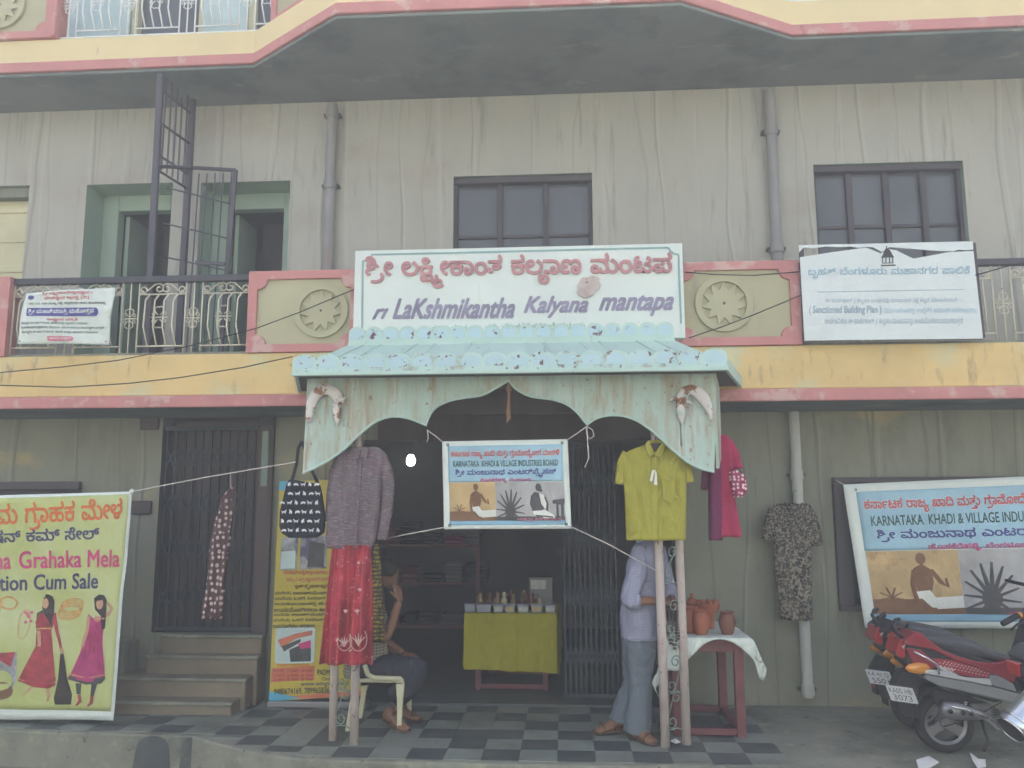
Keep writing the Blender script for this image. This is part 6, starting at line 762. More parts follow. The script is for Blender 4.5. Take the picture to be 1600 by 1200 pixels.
# first floor wall with its openings
UZ = lambda px, py: Zp(px, py)
d1 = (X(133, 330), X(268, 330), Z1T, UZ(200, 287)); d2 = (X(312, 330), X(452, 330), Z1T, UZ(380, 284)); d0 = (-7.2, X(43, 330), Z1T, UZ(20, 290))
w1 = (X(708, 330), X(926, 330), 3.55, UZ(810, 273)); w2 = (X(1274, 320), X(1510, 320), 3.55, UZ(1390, 254)); w3 = (5.2, 6.4, 3.55, 4.7)
up = MB()
holed(up, -9, 8, Z1T - .01, Z2, WY, WY + .38, [d0, d1, d2, w1, w2, w3], M['wall'], M['green_rev'])
up.build('wall', B, fixn=False)
for nm, d in (('doorway', d1), ('doorway', d2)):
    f = MB(M['green_rev'])                                   # inner door frame and a dark room behind
    f.box(d[0], d[0] + .16, WY + .30, WY + .42, d[2], d[3]); f.box(d[1] - .16, d[1], WY + .30, WY + .42, d[2], d[3]); f.box(d[0] + .16, d[1] - .16, WY + .30, WY + .42, d[3] - .16, d[3])
    fo = f.build(nm, B, bevel=.008)
    l2 = MB(M['gate']); l2.box(d[0] + .17, d[0] + .21, WY + .43, WY + .9, d[2], d[3] - .17, M['green_rev']); l2.box(d[0] + .162, d[1] - .162, WY + 1.2, WY + 1.22, d[2], d[3], M['inside']); l2.build('door_leaf', fo)
f = MB(M['cream_door']); f.box(d0[0], d0[1], WY + .16, WY + .20, d0[2], d0[3])
for k in range(6): f.box(d0[0], d0[1] - .02, WY + .145, WY + .159, d0[2] + .1 + k * .3, d0[2] + .33 + k * .3 - (.16 if k % 2 else 0))
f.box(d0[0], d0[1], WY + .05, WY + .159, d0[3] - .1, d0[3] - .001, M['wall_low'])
fo = f.build('shutter_door', B, bevel=.006); fo['label'] = 'cream panelled shutter door'
def window(w, nb, lab):
    f = MB(M['win_frame']); x0, x1, z0, z1 = w; y = WY + .06
    f.box(x0, x1, y - .03, y + .1, z1 - .06, z1 - .001); f.box(x0, x0 + .035, y, y + .1, z0, z1 - .061); f.box(x1 - .035, x1, y, y + .1, z0, z1 - .061); f.box(x0, x1, y - .01, y + .12, z0, z0 + .05)
    for k in range(1, nb): xx = x0 + (x1 - x0) * k / nb; f.box(xx - .026, xx + .026, y + .01, y + .09, z0 + .051, z1 - .062)
    f.box(x0 + .036, x1 - .036, y + .03, y + .07, z1 - .58, z1 - .55)
    o = f.build('window', B, bevel=.005); o['label'] = lab
    pn = MB(M['glass']); pn.box(x0 + .02, x1 - .02, y + .05, y + .056, z0 + .04, z1 - .05); pn.build('pane', o)
window(w1, 3, 'dark three light window above the main signboard'); window(w2, 4, 'dark four light window above the white notice board'); window(w3, 3, 'dark window at the right end')

# first floor slab: yellow band over a pink drip edge
bd = MB(M['yellow']); bd.box(-9, 8, SY, WY - .002, Z1 + .10, Z1T, M['yellow']); bd.box(-9, 8, SY - .025, WY - .002, Z1, Z1 + .098, M['pink'])
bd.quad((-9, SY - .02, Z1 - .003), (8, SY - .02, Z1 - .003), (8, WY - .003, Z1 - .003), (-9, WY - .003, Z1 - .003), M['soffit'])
bd.build('balcony_band', B, bevel=.01)
# parapet panels with medallions
def medal(parent, cx, cz, y, r, m):
    md = MB(m)
    n = 40; circ = lambda q: [(cx + q * math.cos(2 * math.pi * k / n), cz + q * math.sin(2 * math.pi * k / n)) for k in range(n)]
    md.prism(circ(r), y - .03, y - .002, holes=[circ(r * .77)[::-1]])
    star = []
    for k in range(22): a = math.pi / 2 + 2 * math.pi * k / 22; q = r * (.80 if k % 2 == 0 else .50); star.append((cx + q * math.cos(a), cz + q * math.sin(a)))
    md.prism(star, y - .022, y - .002)
    md.sphere((cx, y - .024, cz), r * .05, M['win_frame'], 8, (1, .5, 1))
    return md.build('medallion', parent, bevel=.004)
def notched(x0, x1, z0, z1, r):
    o = []
    for cx, cz, a0 in ((x0, z0, 90), (x1, z0, 180), (x1, z1, 270), (x0, z1, 360)):
        for k in range(6): a = R(a0 - 18 * k); o.append((cx + r * math.cos(a), cz + r * math.sin(a)))
    return o
def panel(x0, x1, z0, z1, y, mx, mr, lab, zc=None, nt_=.085):
    f = MB(M['pink']); b = .075
    inner = notched(x0 + b, x1 - b, z0 + b * .9, z1 - b * .95, nt_)
    f.prism([(x0, z0), (x1, z0), (x1, z1), (x0, z1)], y - .025, y + .12, holes=[inner[::-1]])
    o = f.build('parapet_panel', B, bevel=.006); o['label'] = lab
    i = MB(M['cream']); i.box(x0 + .02, x1 - .02, y + .004, y + .10, z0 + .02, z1 - .02); i.build('panel_field', o)
    if mx is not None: medal(o, mx, zc or (z0 + z1) / 2, y + .004, mr, M['cream'])
    return o
pz0, pz1 = Z1T + .002, 3.585
panel(X(388, 490, SY), X(562, 490, SY), pz0, pz1, SY, X(502, 488, SY), .228, 'parapet panel with sun medallion left of the signboard')
panel(X(1054, 480, SY), X(1250, 480, SY), pz0, pz1, SY, X(1131, 476, SY), .232, 'parapet panel with sun medallion right of the signboard')
panel(-5.9, X(14, 500, SY), pz0, pz1, SY, None, 0, 'parapet panel at the left edge')
pc = MB(M['pink']); pc.box(X(562, 490, SY), X(1054, 480, SY), SY, SY + .1, pz0, pz1 - .01); pc.build('parapet_wall', B)

# wrought railings
def scroll_pts(c, r, turns, a0, sgn, y, n=14):
    return [Vector((c[0] + sgn * r * (1 - .72 * t / n) * math.cos(R(a0) + turns * 2 * math.pi * t / n), y, c[1] + r * (1 - .72 * t / n) * math.sin(R(a0) + turns * 2 * math.pi * t / n))) for t in range(n + 1)]
def flower(mb, x, z, y, r, m):
    for sx in (-1, 1):
        for sz in (-1, 1):
            pts = [Vector((x, y, z + sz * r * 1.5)), Vector((x + sx * r * .25, y, z + sz * r * 1.7)), Vector((x + sx * r * .75, y, z + sz * r * 1.35)), Vector((x + sx * r * .55, y, z + sz * r * .75)), Vector((x + sx * r * .15, y, z + sz * r * .35))]
            mb.tube(pts, .005, 4, m); mb.tube(scroll_pts((x + sx * r * .9, z + sz * r * .55), r * .38, 1.1, 90, sx, y, 8), .004, 4, m)
def railing(x0, x1, z0, z1, y, m, lab, first='A', mh=None, wa=.405, wb=.145):
    """groups of five bellied bars under a scroll alternate with groups of straight bars"""
    r_ = MB(m); x = x0; kind = first; hz_ = z1 - .10; lowz = z0 + .07; r0 = .0075
    while x < x1 - .05:
        wdt = wa if kind == 'A' else wb; xe = min(x + wdt, x1)
        if kind == 'A':
            r_.tube([(x, y, z0), (x, y, z1)], r0, 5, m); r_.tube([(xe, y, z0), (xe, y, z1)], r0, 5, m)
            r_.tube([(x, y, hz_), (xe, y, hz_)], r0, 5, m); r_.tube([(x, y, lowz), (xe, y, lowz)], r0, 5, m)
            for k in range(1, 5):
                q = x + wdt * k / 5
                if q < x1: r_.tube([(q + .012, y, hz_), (q - .008, y - .03, hz_ - .06), (q - .008, y - .045, lowz + .16), (q + .012, y, lowz)], r0, 5, m)
            c = (x + xe) / 2
            for s_ in (-1, 1):
                r_.tube([(c + s_ * wdt * .49, y, hz_ + .012), (c + s_ * wdt * .36, y, hz_ + .02), (c + s_ * wdt * .17, y, z1 - .012), (c + s_ * wdt * .06, y, z1 - .006)], r0 * .9, 5, m)
                r_.tube(scroll_pts((c + s_ * wdt * .08, z1 - .05), .042, 1.1, 90, s_, y), r0 * .9, 5, m); r_.tube(scroll_pts((c + s_ * wdt * .42, z1 - .06), .036, 1.1, -80, -s_, y), r0 * .9, 5, m)
            zm = z0 + (z1 - z0) * .5
            r_.tube([(c - .07, y - .04, zm), (c + .07, y - .04, zm)], r0 * .8, 5, m); flower(r_, c, zm, y - .042, .055, m)
        else:
            c = (x + xe) / 2; r_.tube([(c, y, z0), (c, y, z1)], r0, 5, m); zm = z0 + (z1 - z0) * .5
            r_.tube([(x, y, zm), (xe, y, zm)], r0 * .8, 5, m); flower(r_, c, zm, y - .004, .05, m)
        x = xe; kind = 'B' if kind == 'A' else 'A'
    o = r_.build('railing', B, smooth=True); o['label'] = lab
    h = MB(mh or m); h.box(x0, x1, y - .03, y + .03, z1, z1 + .055); h.box(x0, x1, y - .012, y + .012, z0 - .004, z0 + .012, m if mh is None else mh); h.build('handrail', o, bevel=.008)
    return o
xr0, xr1 = X(14, 500, SY) + .005, X(388, 490, SY) - .005
railing(xr0, xr1, Z1T + .01, 3.52, SY + .04, M['rail'], 'cream wrought railing left of the signboard', mh=M['handrail'])
railing(X(1250, 480, SY) + .005, 8, Z1T + .01, 3.52, SY + .04, M['rail'], 'cream wrought railing behind the white notice board', mh=M['handrail'])
# floor of that balcony and a low kerb with old planks
kb = MB(M['soffit']); kb.box(-9, 8, SY + .02, WY - .002, Z1T + .001, Z1T + .02, M['concrete']); kb.build('balcony_floor', B)

# upper slab: the middle third juts out
Lx = [(-9, S2 + .05), (-2.70, S2 + .02), (-1.775, 6.0), (.93, 6.01), (1.92, 6.56), (8.5, 6.52)]
def band(y_off, z0, z1, m, name, extra=None):
    b = MB(m); pts = [(x, y + y_off) for x, y in Lx]; n = len(pts); q = pts + [(8.5, WY + .02 + y_off * 0), (-9, WY + .02)]
    k = len(q); b.add([(x, y, z0) for x, y in q] + [(x, y, z1) for x, y in q], [tuple(range(k))[::-1], tuple(range(k, 2 * k))] + [(i, (i + 1) % k, k + (i + 1) % k, k + i) for i in range(k)])
    return b.build(name, B, bevel=.01)
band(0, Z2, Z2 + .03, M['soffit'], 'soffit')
band(-.025, Z2 + .031, Z2 + .125, M['pink'], 'drip_edge')
band(0, Z2 + .126, Z2 + .35, M['yellow_high'], 'balcony_band')
# upper parapets, piers and railings
uz = Z2 + .352
panel(-7.0, X(66, 40, S2) + .1, uz, uz + .72, S2 + .02, X(-2, 25, S2), .235, 'upper parapet panel with sun medallion at the left corner', uz + .34)
for a, b in ((X(66, 30, S2) + .11, X(90, 30, S2)), (X(437, 20, S2), X(452, 20, S2)), (X(1165, 10, 6.56), X(1200, 10, 6.56))):
    p_ = MB(M['pink']); p_.box(a, b, S2 - .03, S2 + .15, uz, uz + .80); p_.build('parapet_pier', B, bevel=.01)
railing(X(90, 30, S2) + .005, X(437, 20, S2) - .005, uz + .01, uz + .66, S2 + .05, M['rail_white'], 'white wrought railing of the upper left balcony', 'B')
railing(X(1200, 10, 6.56) + .005, 6.5, uz + .01, uz + .66, 6.60, M['rail_white'], 'white wrought railing of the upper right balcony', 'B')
def diag_panel(xa, ya, xb, yb, lab):
    d = Vector((xb - xa, yb - ya, 0)); L = d.length; d.normalize(); nrm = Vector((d.y, -d.x, 0))
    if nrm.y > 0: nrm = -nrm
    f = MB(M['pink']); i = MB(M['cream'])
    def pt(u, z, o): p = Vector((xa, ya, 0)) + d * u + nrm * o; return (p.x, p.y, z)
    def blk(mb, u0, u1, z0, z1, o0, o1): 
        vs = [pt(u, z, o) for u in (u0, u1) for o in (o0, o1) for z in (z0, z1)]
        mb.add(vs, [(0, 1, 3, 2), (4, 6, 7, 5), (0, 4, 5, 1), (2, 3, 7, 6), (0, 2, 6, 4), (1, 5, 7, 3)])
    blk(i, .04, L - .04, uz + .002, uz + .72, -.1, -.012)
    blk(f, .02, .10, uz, uz + .72, -.1, .01); blk(f, L - .10, L - .02, uz, uz + .72, -.1, .01); blk(f, .101, L - .101, uz, uz + .07, -.1, .008); blk(f, .101, L - .101, uz + .66, uz + .72, -.1, .008)
    o = f.build('parapet_panel', B, bevel=.006); o['label'] = lab; fo = i.build('panel_field', o, bevel=.004)
    c = pt(L / 2, uz + .34, -.012); rg = MB(M['cream']); cc = Vector(c)
    for q, t in ((.22, .02), (.17, .012)):
        rg.tube([cc + d * q * math.cos(2 * math.pi * k / 24) + Vector((0, 0, q * math.sin(2 * math.pi * k / 24))) for k in range(25)], t, 6, cap=False)
    rg.build('medallion', o, smooth=True)
diag_panel(Lx[1][0] + .14, Lx[1][1] - .03, Lx[2][0], Lx[2][1] + .02, 'angled upper parapet panel on the left of the bay')
diag_panel(Lx[3][0], Lx[3][1] + .02, Lx[4][0] - .1, Lx[4][1] - .0, 'angled upper parapet panel on the right of the bay')
cp = MB(M['pale_blue']); cp.box(Lx[2][0] + .02, Lx[3][0] - .02, 6.03, 6.14, uz, uz + .72); cp.build('parapet_wall', B)
# second floor wall, doors and roof; unseen top raised to block sun
u2 = MB(); hs = [(-4.3, -3.55, uz - .2, 7.6), (-3.1, -2.35, uz - .2, 7.6), (-.9, .4, 6.6, 7.4), (2.6, 3.4, uz - .2, 7.6)]
holed(u2, -9, 8, Z2 + .03, 8.3, WY + .1, WY + .35, hs, M['pale_blue'], M['green_rev']); u2.build('wall', B, fixn=False)
for h in hs:
    dd = MB(M['glass']); dd.box(h[0], h[1], WY + .22, WY + .25, h[2], h[3]); dd.box(h[0], h[0] + .06, WY + .14, WY + .24, h[2], h[3], M['cream_door']); dd.box(h[1] - .06, h[1], WY + .14, WY + .24, h[2], h[3], M['cream_door']); dd.build('door', B)
rf = MB(M['soffit']); rf.box(-9.2, 8.2, WY - .25, 13, 8.3, 8.5, M['yellow_high']); rf.build('roof', B, bevel=.01)
sh = MB(M['inside']); sh.quad((-9, 12, -.2), (8, 12, -.2), (8, 12, 8.3), (-9, 12, 8.3)); sh.quad((-9, WY + .26, -.2), (-9, 12, -.2), (-9, 12, 8.3), (-9, WY + .26, 8.3)); sh.quad((8, WY + .26, -.2), (8, 12, -.2), (8, 12, 8.3), (8, WY + .26, 8.3))
sh.quad((-9, WY + .26, 2.7), (8, WY + .26, 2.7), (8, 12, 2.7), (-9, 12, 2.7)); sh.quad((-9, WY + .39, Z2 - .02), (8, WY + .39, Z2 - .02), (8, 12, Z2 - .02), (-9, 12, Z2 - .02)); sh.build('rear_wall', B, fixn=False)
# down pipes with collars
def pipe(pts, r, m, lab, collars):
    t = MB(m); t.tube(pts, r, 12, m)
    for z in collars:
        k = min(range(len(pts)), key=lambda i: abs(pts[i][2] - z)); q = pts[0] if len(pts) == 2 else pts[k]
        t.tube([(q[0], q[1], z - .04), (q[0], q[1], z + .04)], r * 1.22, 12, m); t.box(q[0] - r * 1.6, q[0] + r * 1.6, q[1], WY - .002, z - .012, z + .012, M['win_frame'])
    o = t.build('downpipe', B, smooth=False); smooth_auto(o); o['label'] = lab
pipe([(-2.16, WY - .075, 2.9), (-2.16, WY - .075, 5.40)], .05, M['pipe'], 'lilac downpipe left of the signboard', (3.2, 4.6, 5.3))
pipe([(1.893, WY - .075, 2.9), (1.893, WY - .075, 5.40)], .05, M['pipe'], 'lilac downpipe right of the signboard', (3.9, 5.0))
pipe([(1.965, WY - .07, .08), (1.965, WY - .07, 2.44)], .045, M['pipe_low'], 'pale downpipe behind the floral dress', (.14, 1.9))

# ------------------------------------------------------------ entrance canopy
CF_, PY = 5.60, 5.90                       # canopy front edge, arch panel
CA = thing('entrance_canopy', (-.36, 6.05, 0), 'mint painted sheet metal porch canopy with scalloped edge and cusped arch', 'canopy')
cx0, cx1 = P(457, 570, CF_).x, P(1137, 570, CF_).x
cz0, cz1, czs = 2.557, 2.655, 2.681
def scallops(mb, x0, x1, zb, zs, zt, n, y, th, m):
    w_ = (x1 - x0) / n; pl = [(x1, zb), (x0, zb)][::-1]; pts = [(x0, zb), (x0, zs)]
    for i in range(n):
        c = x0 + (i + .5) * w_
        for k in range(9):
            a = R(180 - 22.5 * k); pts.append((c + w_ * .5 * math.cos(a), zs + (zt - zs) * math.sin(a)))
    pts += [(x1, zs), (x1, zb)]
    q = [pts[0]]
    for p in pts[1:]:
        if (Vector(p) - Vector(q[-1])).length > 1e-5: q.append(p)
    mb.prism(q, y, y + th, m)
    for i in range(n):
        c = x0 + (i + .5) * w_; f = [(c + w_ * .40 * math.cos(R(180 - 18 * k)), zs - .012 + (zt - zs) * .8 * math.sin(R(180 - 18 * k))) for k in range(11)]
        f += [(c + w_ * .36, zs - .05), (c - w_ * .36, zs - .05)]
        mb.prism(f, y - .0025, y - .0005, M['blue_fan'])
f = MB(M['mint_top']); scallops(f, cx0, cx1, cz0, czs - .035, czs + .012, 18, CF_, .03, M['mint_top'])
f.box(cx0 - .005, cx1 + .005, CF_ - .012, CF_ + .035, cz0 - .015, cz0 + .01, M['mint_clean'])
f.build('scalloped_fascia', CA, bevel=.003)
s_ = MB(M['mint_clean'])                     # side fascias and underside
bx0, bx1, by_ = P(466, 607, SY - .03).x, P(1160, 608, SY - .03).x, SY - .03        # the box splays out toward the wall
for xa, xb, t in ((cx0, bx0, .025), (cx1, bx1, -.025)): s_.loft([[(x, y, cz0), (x + t, y, cz0), (x + t, y, czs - .035), (x, y, czs - .035)] for x, y in ((xa, CF_ + .037), (xb, by_))])
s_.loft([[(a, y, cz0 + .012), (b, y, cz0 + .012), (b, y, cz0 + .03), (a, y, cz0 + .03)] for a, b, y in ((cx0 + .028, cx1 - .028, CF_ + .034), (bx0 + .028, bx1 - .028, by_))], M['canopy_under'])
s_.box(cx0 + .15, cx1 - .15, SY - .075, SY - .05, 2.36, cz0 + .01, M['dark_wall'])
s_.build('canopy_box', CA, bevel=.003)
tx0, tx1 = P(545, 520, 6.15).x, P(1053, 520, 6.15).x
f = MB(M['mint_top']); scallops(f, tx0, tx1, 2.868, 2.955, 3.005, 19, 6.15, .03, M['mint_clean']); f.box(tx0 - .004, tx1 + .004, 6.14, 6.18, 2.855, 2.875, M['mint_clean'])
for x in (tx0, tx1 - .025): f.box(x, x + .025, 6.182, SY - .09, 2.868, 2.95, M['mint_clean'])
f.build('upper_scalloped_fascia', CA, bevel=.003)
r_ = MB(M['mint_clean'])                     # hipped sheet roof between the two fascias
a0, a1, b0, b1 = (cx0 + .03, CF_ + .06, czs - .06), (cx1 - .03, CF_ + .06, czs - .06), (tx0, 6.16, 2.865), (tx1, 6.16, 2.865)
r_.quad(a0, a1, b1, b0); r_.quad((bx0 + .03, by_, czs - .06), a0, b0, (tx0, by_, 2.865)); r_.quad(a1, (bx1 - .03, by_, czs - .06), (tx1, by_, 2.865), b1)
r_.quad((tx0, 6.18, 2.94), (tx1, 6.18, 2.94), (tx1, SY - .06, 2.97), (tx0, SY - .06, 2.97))
for k in range(6):
    for d in (0, .055):
        u = (k + .3) / 6 + d; p = Vector(a0).lerp(Vector(a1), u); q = Vector(b0).lerp(Vector(b1), u); r_.bar(p + Vector((0, 0, .004)), q + Vector((0, 0, .004)), .012, .012)
r_.build('canopy_roof', CA, fixn=False)
# cusped arch panel
bl = [(480, 592), (477, 660), (473, 740), (492, 731), (511, 721), (526, 711), (540, 700), (552, 688), (563, 678), (573, 669), (582.5, 661.5), (592, 656.5), (601.5, 653), (612, 651), (623, 651), (634, 652.8), (644, 655.6), (655, 660), (665.7, 665), (669, 654), (673, 646), (677.5, 640), (684, 634.5), (692, 630.6), (702, 626.5), (713, 623.5), (731, 621), (749, 618.8), (759, 615.5), (768, 610.5), (777, 605), (784, 601), (795, 595), (800, 602), (806, 607.5), (812, 611.6), (821, 616.5), (831, 620), (845, 622), (859, 623.5), (870, 626), (881, 629.5), (891, 635), (900, 642.5), (907, 650), (912, 657), (917.5, 664), (925, 657.5), (933, 653), (942, 650.5), (952, 649), (962, 648.8), (971, 649.6), (983, 652.5), (995, 657), (1007, 664.5), (1018.5, 673), (1033, 686), (1047, 699.5), (1060, 711), (1073, 721), (1085, 728), (1097, 733), (1116, 737.5), (1119, 650), (1119.5, 588)]
poly = [P(a, b, PY) for a, b in bl]; ztop = cz0 + .011
poly = [(p.x, p.z) for p in poly]; poly[0] = (poly[0][0], ztop); poly[-1] = (poly[-1][0], ztop)
ap = MB(M['mint']); ap.prism(poly, PY, PY + .025, M['mint'])
lip = [Vector((x, PY - .004, z)) for x, z in poly[2:-2]]; ap.tube(lip, .0095, 6, M['mint_clean'])
for x, xb, zb in ((poly[0][0] + .021, poly[0][0] - .10, 1.98), (poly[-1][0] - .001, poly[-1][0] + .10, 1.90)):  # splayed returns at both ends of the panel
    ring_ = [(x, PY + .026, zb), (xb, PY + .45, zb + .12), (xb, PY + .45, ztop - .002), (x, PY + .026, ztop - .002)]
    ap.add([(q[0] - o, q[1], q[2]) for o in (0, .02) for q in ring_], [(0, 1, 2, 3), (7, 6, 5, 4), (0, 4, 5, 1), (1, 5, 6, 2), (2, 6, 7, 3), (3, 7, 4, 0)], M['mint'])
ap.build('arch_panel', CA)
# trunk shaped ornaments at both ends of the arch
def ornament(pts, rad, pend, horn, lab, extra=()):
    o_ = MB(M['bone']); pp = [P(a, b, PY - .035) for a, b in pts]; o_.tube(pp, rad, 10, M['bone'], flat=.55)
    q = P(*pend, PY - .04); o_.tube([q + Vector((0, 0, .06)), q + Vector((0, 0, .01)), q + Vector((.003, 0, -.05)), q + Vector((.006, 0, -.11))], [.030, .036, .028, .004], 8, M['bone'], flat=.6)
    for h in horn: o_.tube([P(a, b, PY - .05) for a, b in h], [.016, .012, .003], 6, M['bone'])
    for e in extra: o_.tube([P(a, b, PY - .006) for a, b in e], .005, 5, M['scroll'])
    o = o_.build('corner_ornament', CA, smooth=True); o['label'] = lab
ornament([(482, 660), (484, 645), (487, 630), (493, 617), (503, 609), (514, 608), (524, 614), (530, 624), (533, 632)], [.022, .030, .038, .044, .046, .046, .044, .040, .030], (526, 642), [((530, 627), (536, 624), (541, 620)), ((520, 634), (527, 632), (533, 633))], 'white chipped trunk ornament on the left of the arch')
ornament([(1111, 658), (1110, 646), (1106, 634), (1099, 622), (1090, 612), (1080, 608), (1071, 611), (1066, 619), (1064, 628)], [.008, .018, .032, .044, .046, .040, .036, .040, .046], (1064, 640), [((1058, 622), (1050, 624), (1045, 627)), ((1072, 628), (1078, 628), (1082, 632))], 'broken white trunk ornament on the right of the arch', [((1063, 655), (1064, 675), (1065, 697)), ((1075, 610), (1090, 618), (1110, 616))])
# paired posts with scrollwork
def posts(ga, gb, lab):
    a, b = G(*ga), G(*gb); o1 = None
    for p in (a, b):
        t = MB(M['post']); t.tube([(p.x, p.y, 0), (p.x - .005, p.y, .8), (p.x - .012, p.y, 1.6), (p.x - .015, p.y, 2.55)], .031, 12, M['post']); t.build('post', CA, smooth=True)['label'] = lab
    s = MB(M['scroll']); mid = (a + b) / 2; w_ = (b - a)
    def q(u, z): v = a + w_ * u; return Vector((v.x - .004, v.y, z))
    def spiral(u, z, r, a0, sg): return [q(u + sg * r / w_.length * (1 - .7 * t / 12) * math.cos(R(a0) + 2.4 * math.pi * t / 12), z + r * (1 - .7 * t / 12) * math.sin(R(a0) + 2.4 * math.pi * t / 12)) for t in range(13)]
    for z in (.16, .40, .78, 1.15, 1.6, 2.0):
        s.tube(spiral(.38, z, .045, 200, 1), .005, 5); s.tube(spiral(.62, z + .16, .045, 20, 1), .005, 5)
        s.tube([q(.05, z - .07), q(.3, z - .05), q(.62, z - .045), q(.95, z - .07)], .005, 5)
    s.tube([q(.04, .95), q(.25, .82), q(.6, .7), q(.95, .62), q(.8, .5), q(.5, .35), q(.2, .2), q(.06, .12)], .005, 5); s.tube([q(.95, 1.5), q(.7, 1.3), q(.3, 1.2), q(.05, 1.05)], .005, 5)
    s.build('scrollwork', CA, smooth=True)
posts((520, 1157), (553, 1163), 'flaking white post of the left pair'); posts((1040, 1168), (1073, 1163), 'flaking white post of the right pair')
# rear ends of the canopy box rest on the slab; dry straw tassel under the keel of the arch
t = MB(M['straw']); q = P(795, 598, PY + .06)
for k in range(7):
    a = random.uniform(-.022, .022); t.tube([q + Vector((a * .2, 0, .0)), q + Vector((a * .35, random.uniform(-.01, .01), -.12)), q + Vector((a, random.uniform(-.02, .02), -.29 + random.uniform(0, .05)))], [.010, .008, .005], 5)
t.tube([q + Vector((0, 0, -.03)), q + Vector((0, 0, -.06))], .022, 8)
tag(t.build('hanging_tassel'), 'dry brown straw tassel hanging under the point of the arch', 'tassel')

# ------------------------------------------------------------ main signboard
MSY = 6.44
MS = thing('main_signboard', (P(810, 510, MSY).x, MSY, 2.98), 'long white hall signboard with raised red letters above the canopy', 'sign')
b_ = MB(M['sign']); c4 = [P(555, 392, MSY), P(1066, 380, MSY), P(1071, 528, MSY), P(551, 530, MSY)]
b_.prism([(p.x, p.z) for p in c4], MSY, MSY + .09, M['sign'])
b_.build('board', MS, bevel=.004)
fr = MB(M['sign_line'])                      # painted inner border line with scooped corners
def line_px(mb, pts, w_, Y, m, eps=.003): shape(mb, stroke(pts, w_), Y, m, eps=eps)
line_px(fr, [(590, 398), (700, 395.5), (1044, 387)], 3, MSY, None); line_px(fr, [(566, 515), (567, 408)], 3, MSY, None)
line_px(fr, [(567, 408), (575, 407), (580, 402), (581, 398), (590, 398)], 3, MSY, None, .0035); line_px(fr, [(1044, 387), (1047, 392), (1053, 397), (1060, 398)], 3, MSY, None, .0035); line_px(fr, [(1060, 398), (1064, 506)], 3, MSY, None)
fr.build('border_line', MS)
l1 = MB(M['sign_red']); put(l1, ktext('main1', .026), [(571, 401), (1050, 394), (1050, 447), (571, 452)], MSY, M['sign_red'], eps=.016, depth=.015); l1.build('raised_lettering', MS)
l2 = MB(M['sign_grey'])
for s, x0, x1, yt, yb in (('rı', 581, 604, 480, 497), ('LaKshmikantha', 613, 803, 464, 497), ('Kalyana', 817, 917, 463, 498), ('mantapa', 934, 1050, 463, 497)):
    dy = -(x0 - 810) * .012
    put(l2, etext(s, .055, .28), [(x0 + 4, yt + dy), (x1 + 4, yt + dy - 1.5), (x1, yb + dy - 1.5), (x0, yb + dy)], MSY, M['sign_grey'], eps=.004)
put(l2, ktext('main3', .012), [(675, 508), (915, 503), (915, 520), (675, 525)], MSY, M['sign_green'], eps=.004)
l2.build('painted_lettering', MS)
pt_ = MB(M['sign']); sp_ = [(905, 441), (910, 434), (917, 435), (924, 431), (931, 433), (937, 436), (935, 440), (939, 445), (936, 452), (930, 456), (925, 463), (919, 464), (914, 468), (907, 463), (901, 459), (904, 452), (902, 447)]
q_ = [P(a, b, MSY) for a, b in sp_]; pt_.prism([(p.x, p.z) for p in q_], MSY - .020, MSY - .0165, M['cream']); pt_.mats = [M['post']]; po_ = pt_.build('torn_patch', MS); po_['label'] = 'grey torn patch over the lettering'

# ------------------------------------------------------------ sanctioned plan notice board, its top torn
SAY = 6.50
SB = thing('notice_board', (P(1390, 530, SAY).x, SAY, 2.93), 'white municipal notice board with torn top and faded blue print', 'sign')
b_ = MB(M['sanc'])
body = [(1250, 402), (1300, 394), (1342, 388.5), (1354, 387), (1376, 396), (1388, 389), (1400, 391), (1427, 404), (1455, 399), (1482, 394), (1521, 392), (1536, 529), (1257.5, 532)]
strip = [(1248, 383), (1520, 377), (1521, 390), (1508, 391), (1497, 390), (1490, 393), (1470, 392), (1440, 390), (1415, 388), (1390, 386), (1378, 394), (1364, 386), (1355, 385.5), (1342, 387.5), (1330, 385), (1310, 386), (1290, 385), (1270, 388), (1256, 386.5), (1249, 394)]
for pl_ in (body, strip): b_.prism([(P(a, b, SAY).x, P(a, b, SAY).z) for a, b in pl_], SAY, SAY + (.012 if pl_ is body else .010), M['sanc'])
fb = MB(M['win_frame'])
for a, b in (((1252, 388), (1258, 530)), ((1520, 380), (1535, 528)), ((1258, 529), (1535, 527))): fb.bar(P(*a, SAY + .03), P(*b, SAY + .03), .03, .03, up=(0, 1, 0))
b_.build('flex_sheet', SB); fb.build('frame', SB)
w_ = MB(M['sanc_blue'])
put(w_, ktext('sa1', .01), quadbox(1262, 418, 1515, 436, 2.5), SAY, M['sanc_blue'])
put(w_, ktext('sa2'), quadbox(1290, 466, 1495, 476, 1), SAY, M['sanc_dark']); put(w_, etext('( Sanctioned Building Plan )', .03), quadbox(1264, 478, 1377, 493, .5), SAY, M['sanc_dark'])
put(w_, ktext('sa3'), quadbox(1381, 481, 1526, 492, .5), SAY, M['sanc_blue']); put(w_, ktext('sa4'), quadbox(1288, 497, 1504, 510, .5), SAY, M['sanc_dark'])
line_px(w_, [(1277, 456.5), (1506, 452.5)], 1.1, SAY, M['sanc_dark'])
w_.build('lettering', SB)
em = MB(M['ink'])                            # little temple tower emblem
def ink(pts, w_): line_px(em, pts, w_, SAY, M['ink'], .0045)
ink([(1376, 415), (1399, 414.5)], 2); ink([(1378, 411.5), (1396, 411)], 1.2)
for x in (1378.5, 1384, 1389.5, 1394.5): ink([(x, 411), (x, 403)], 1.6)
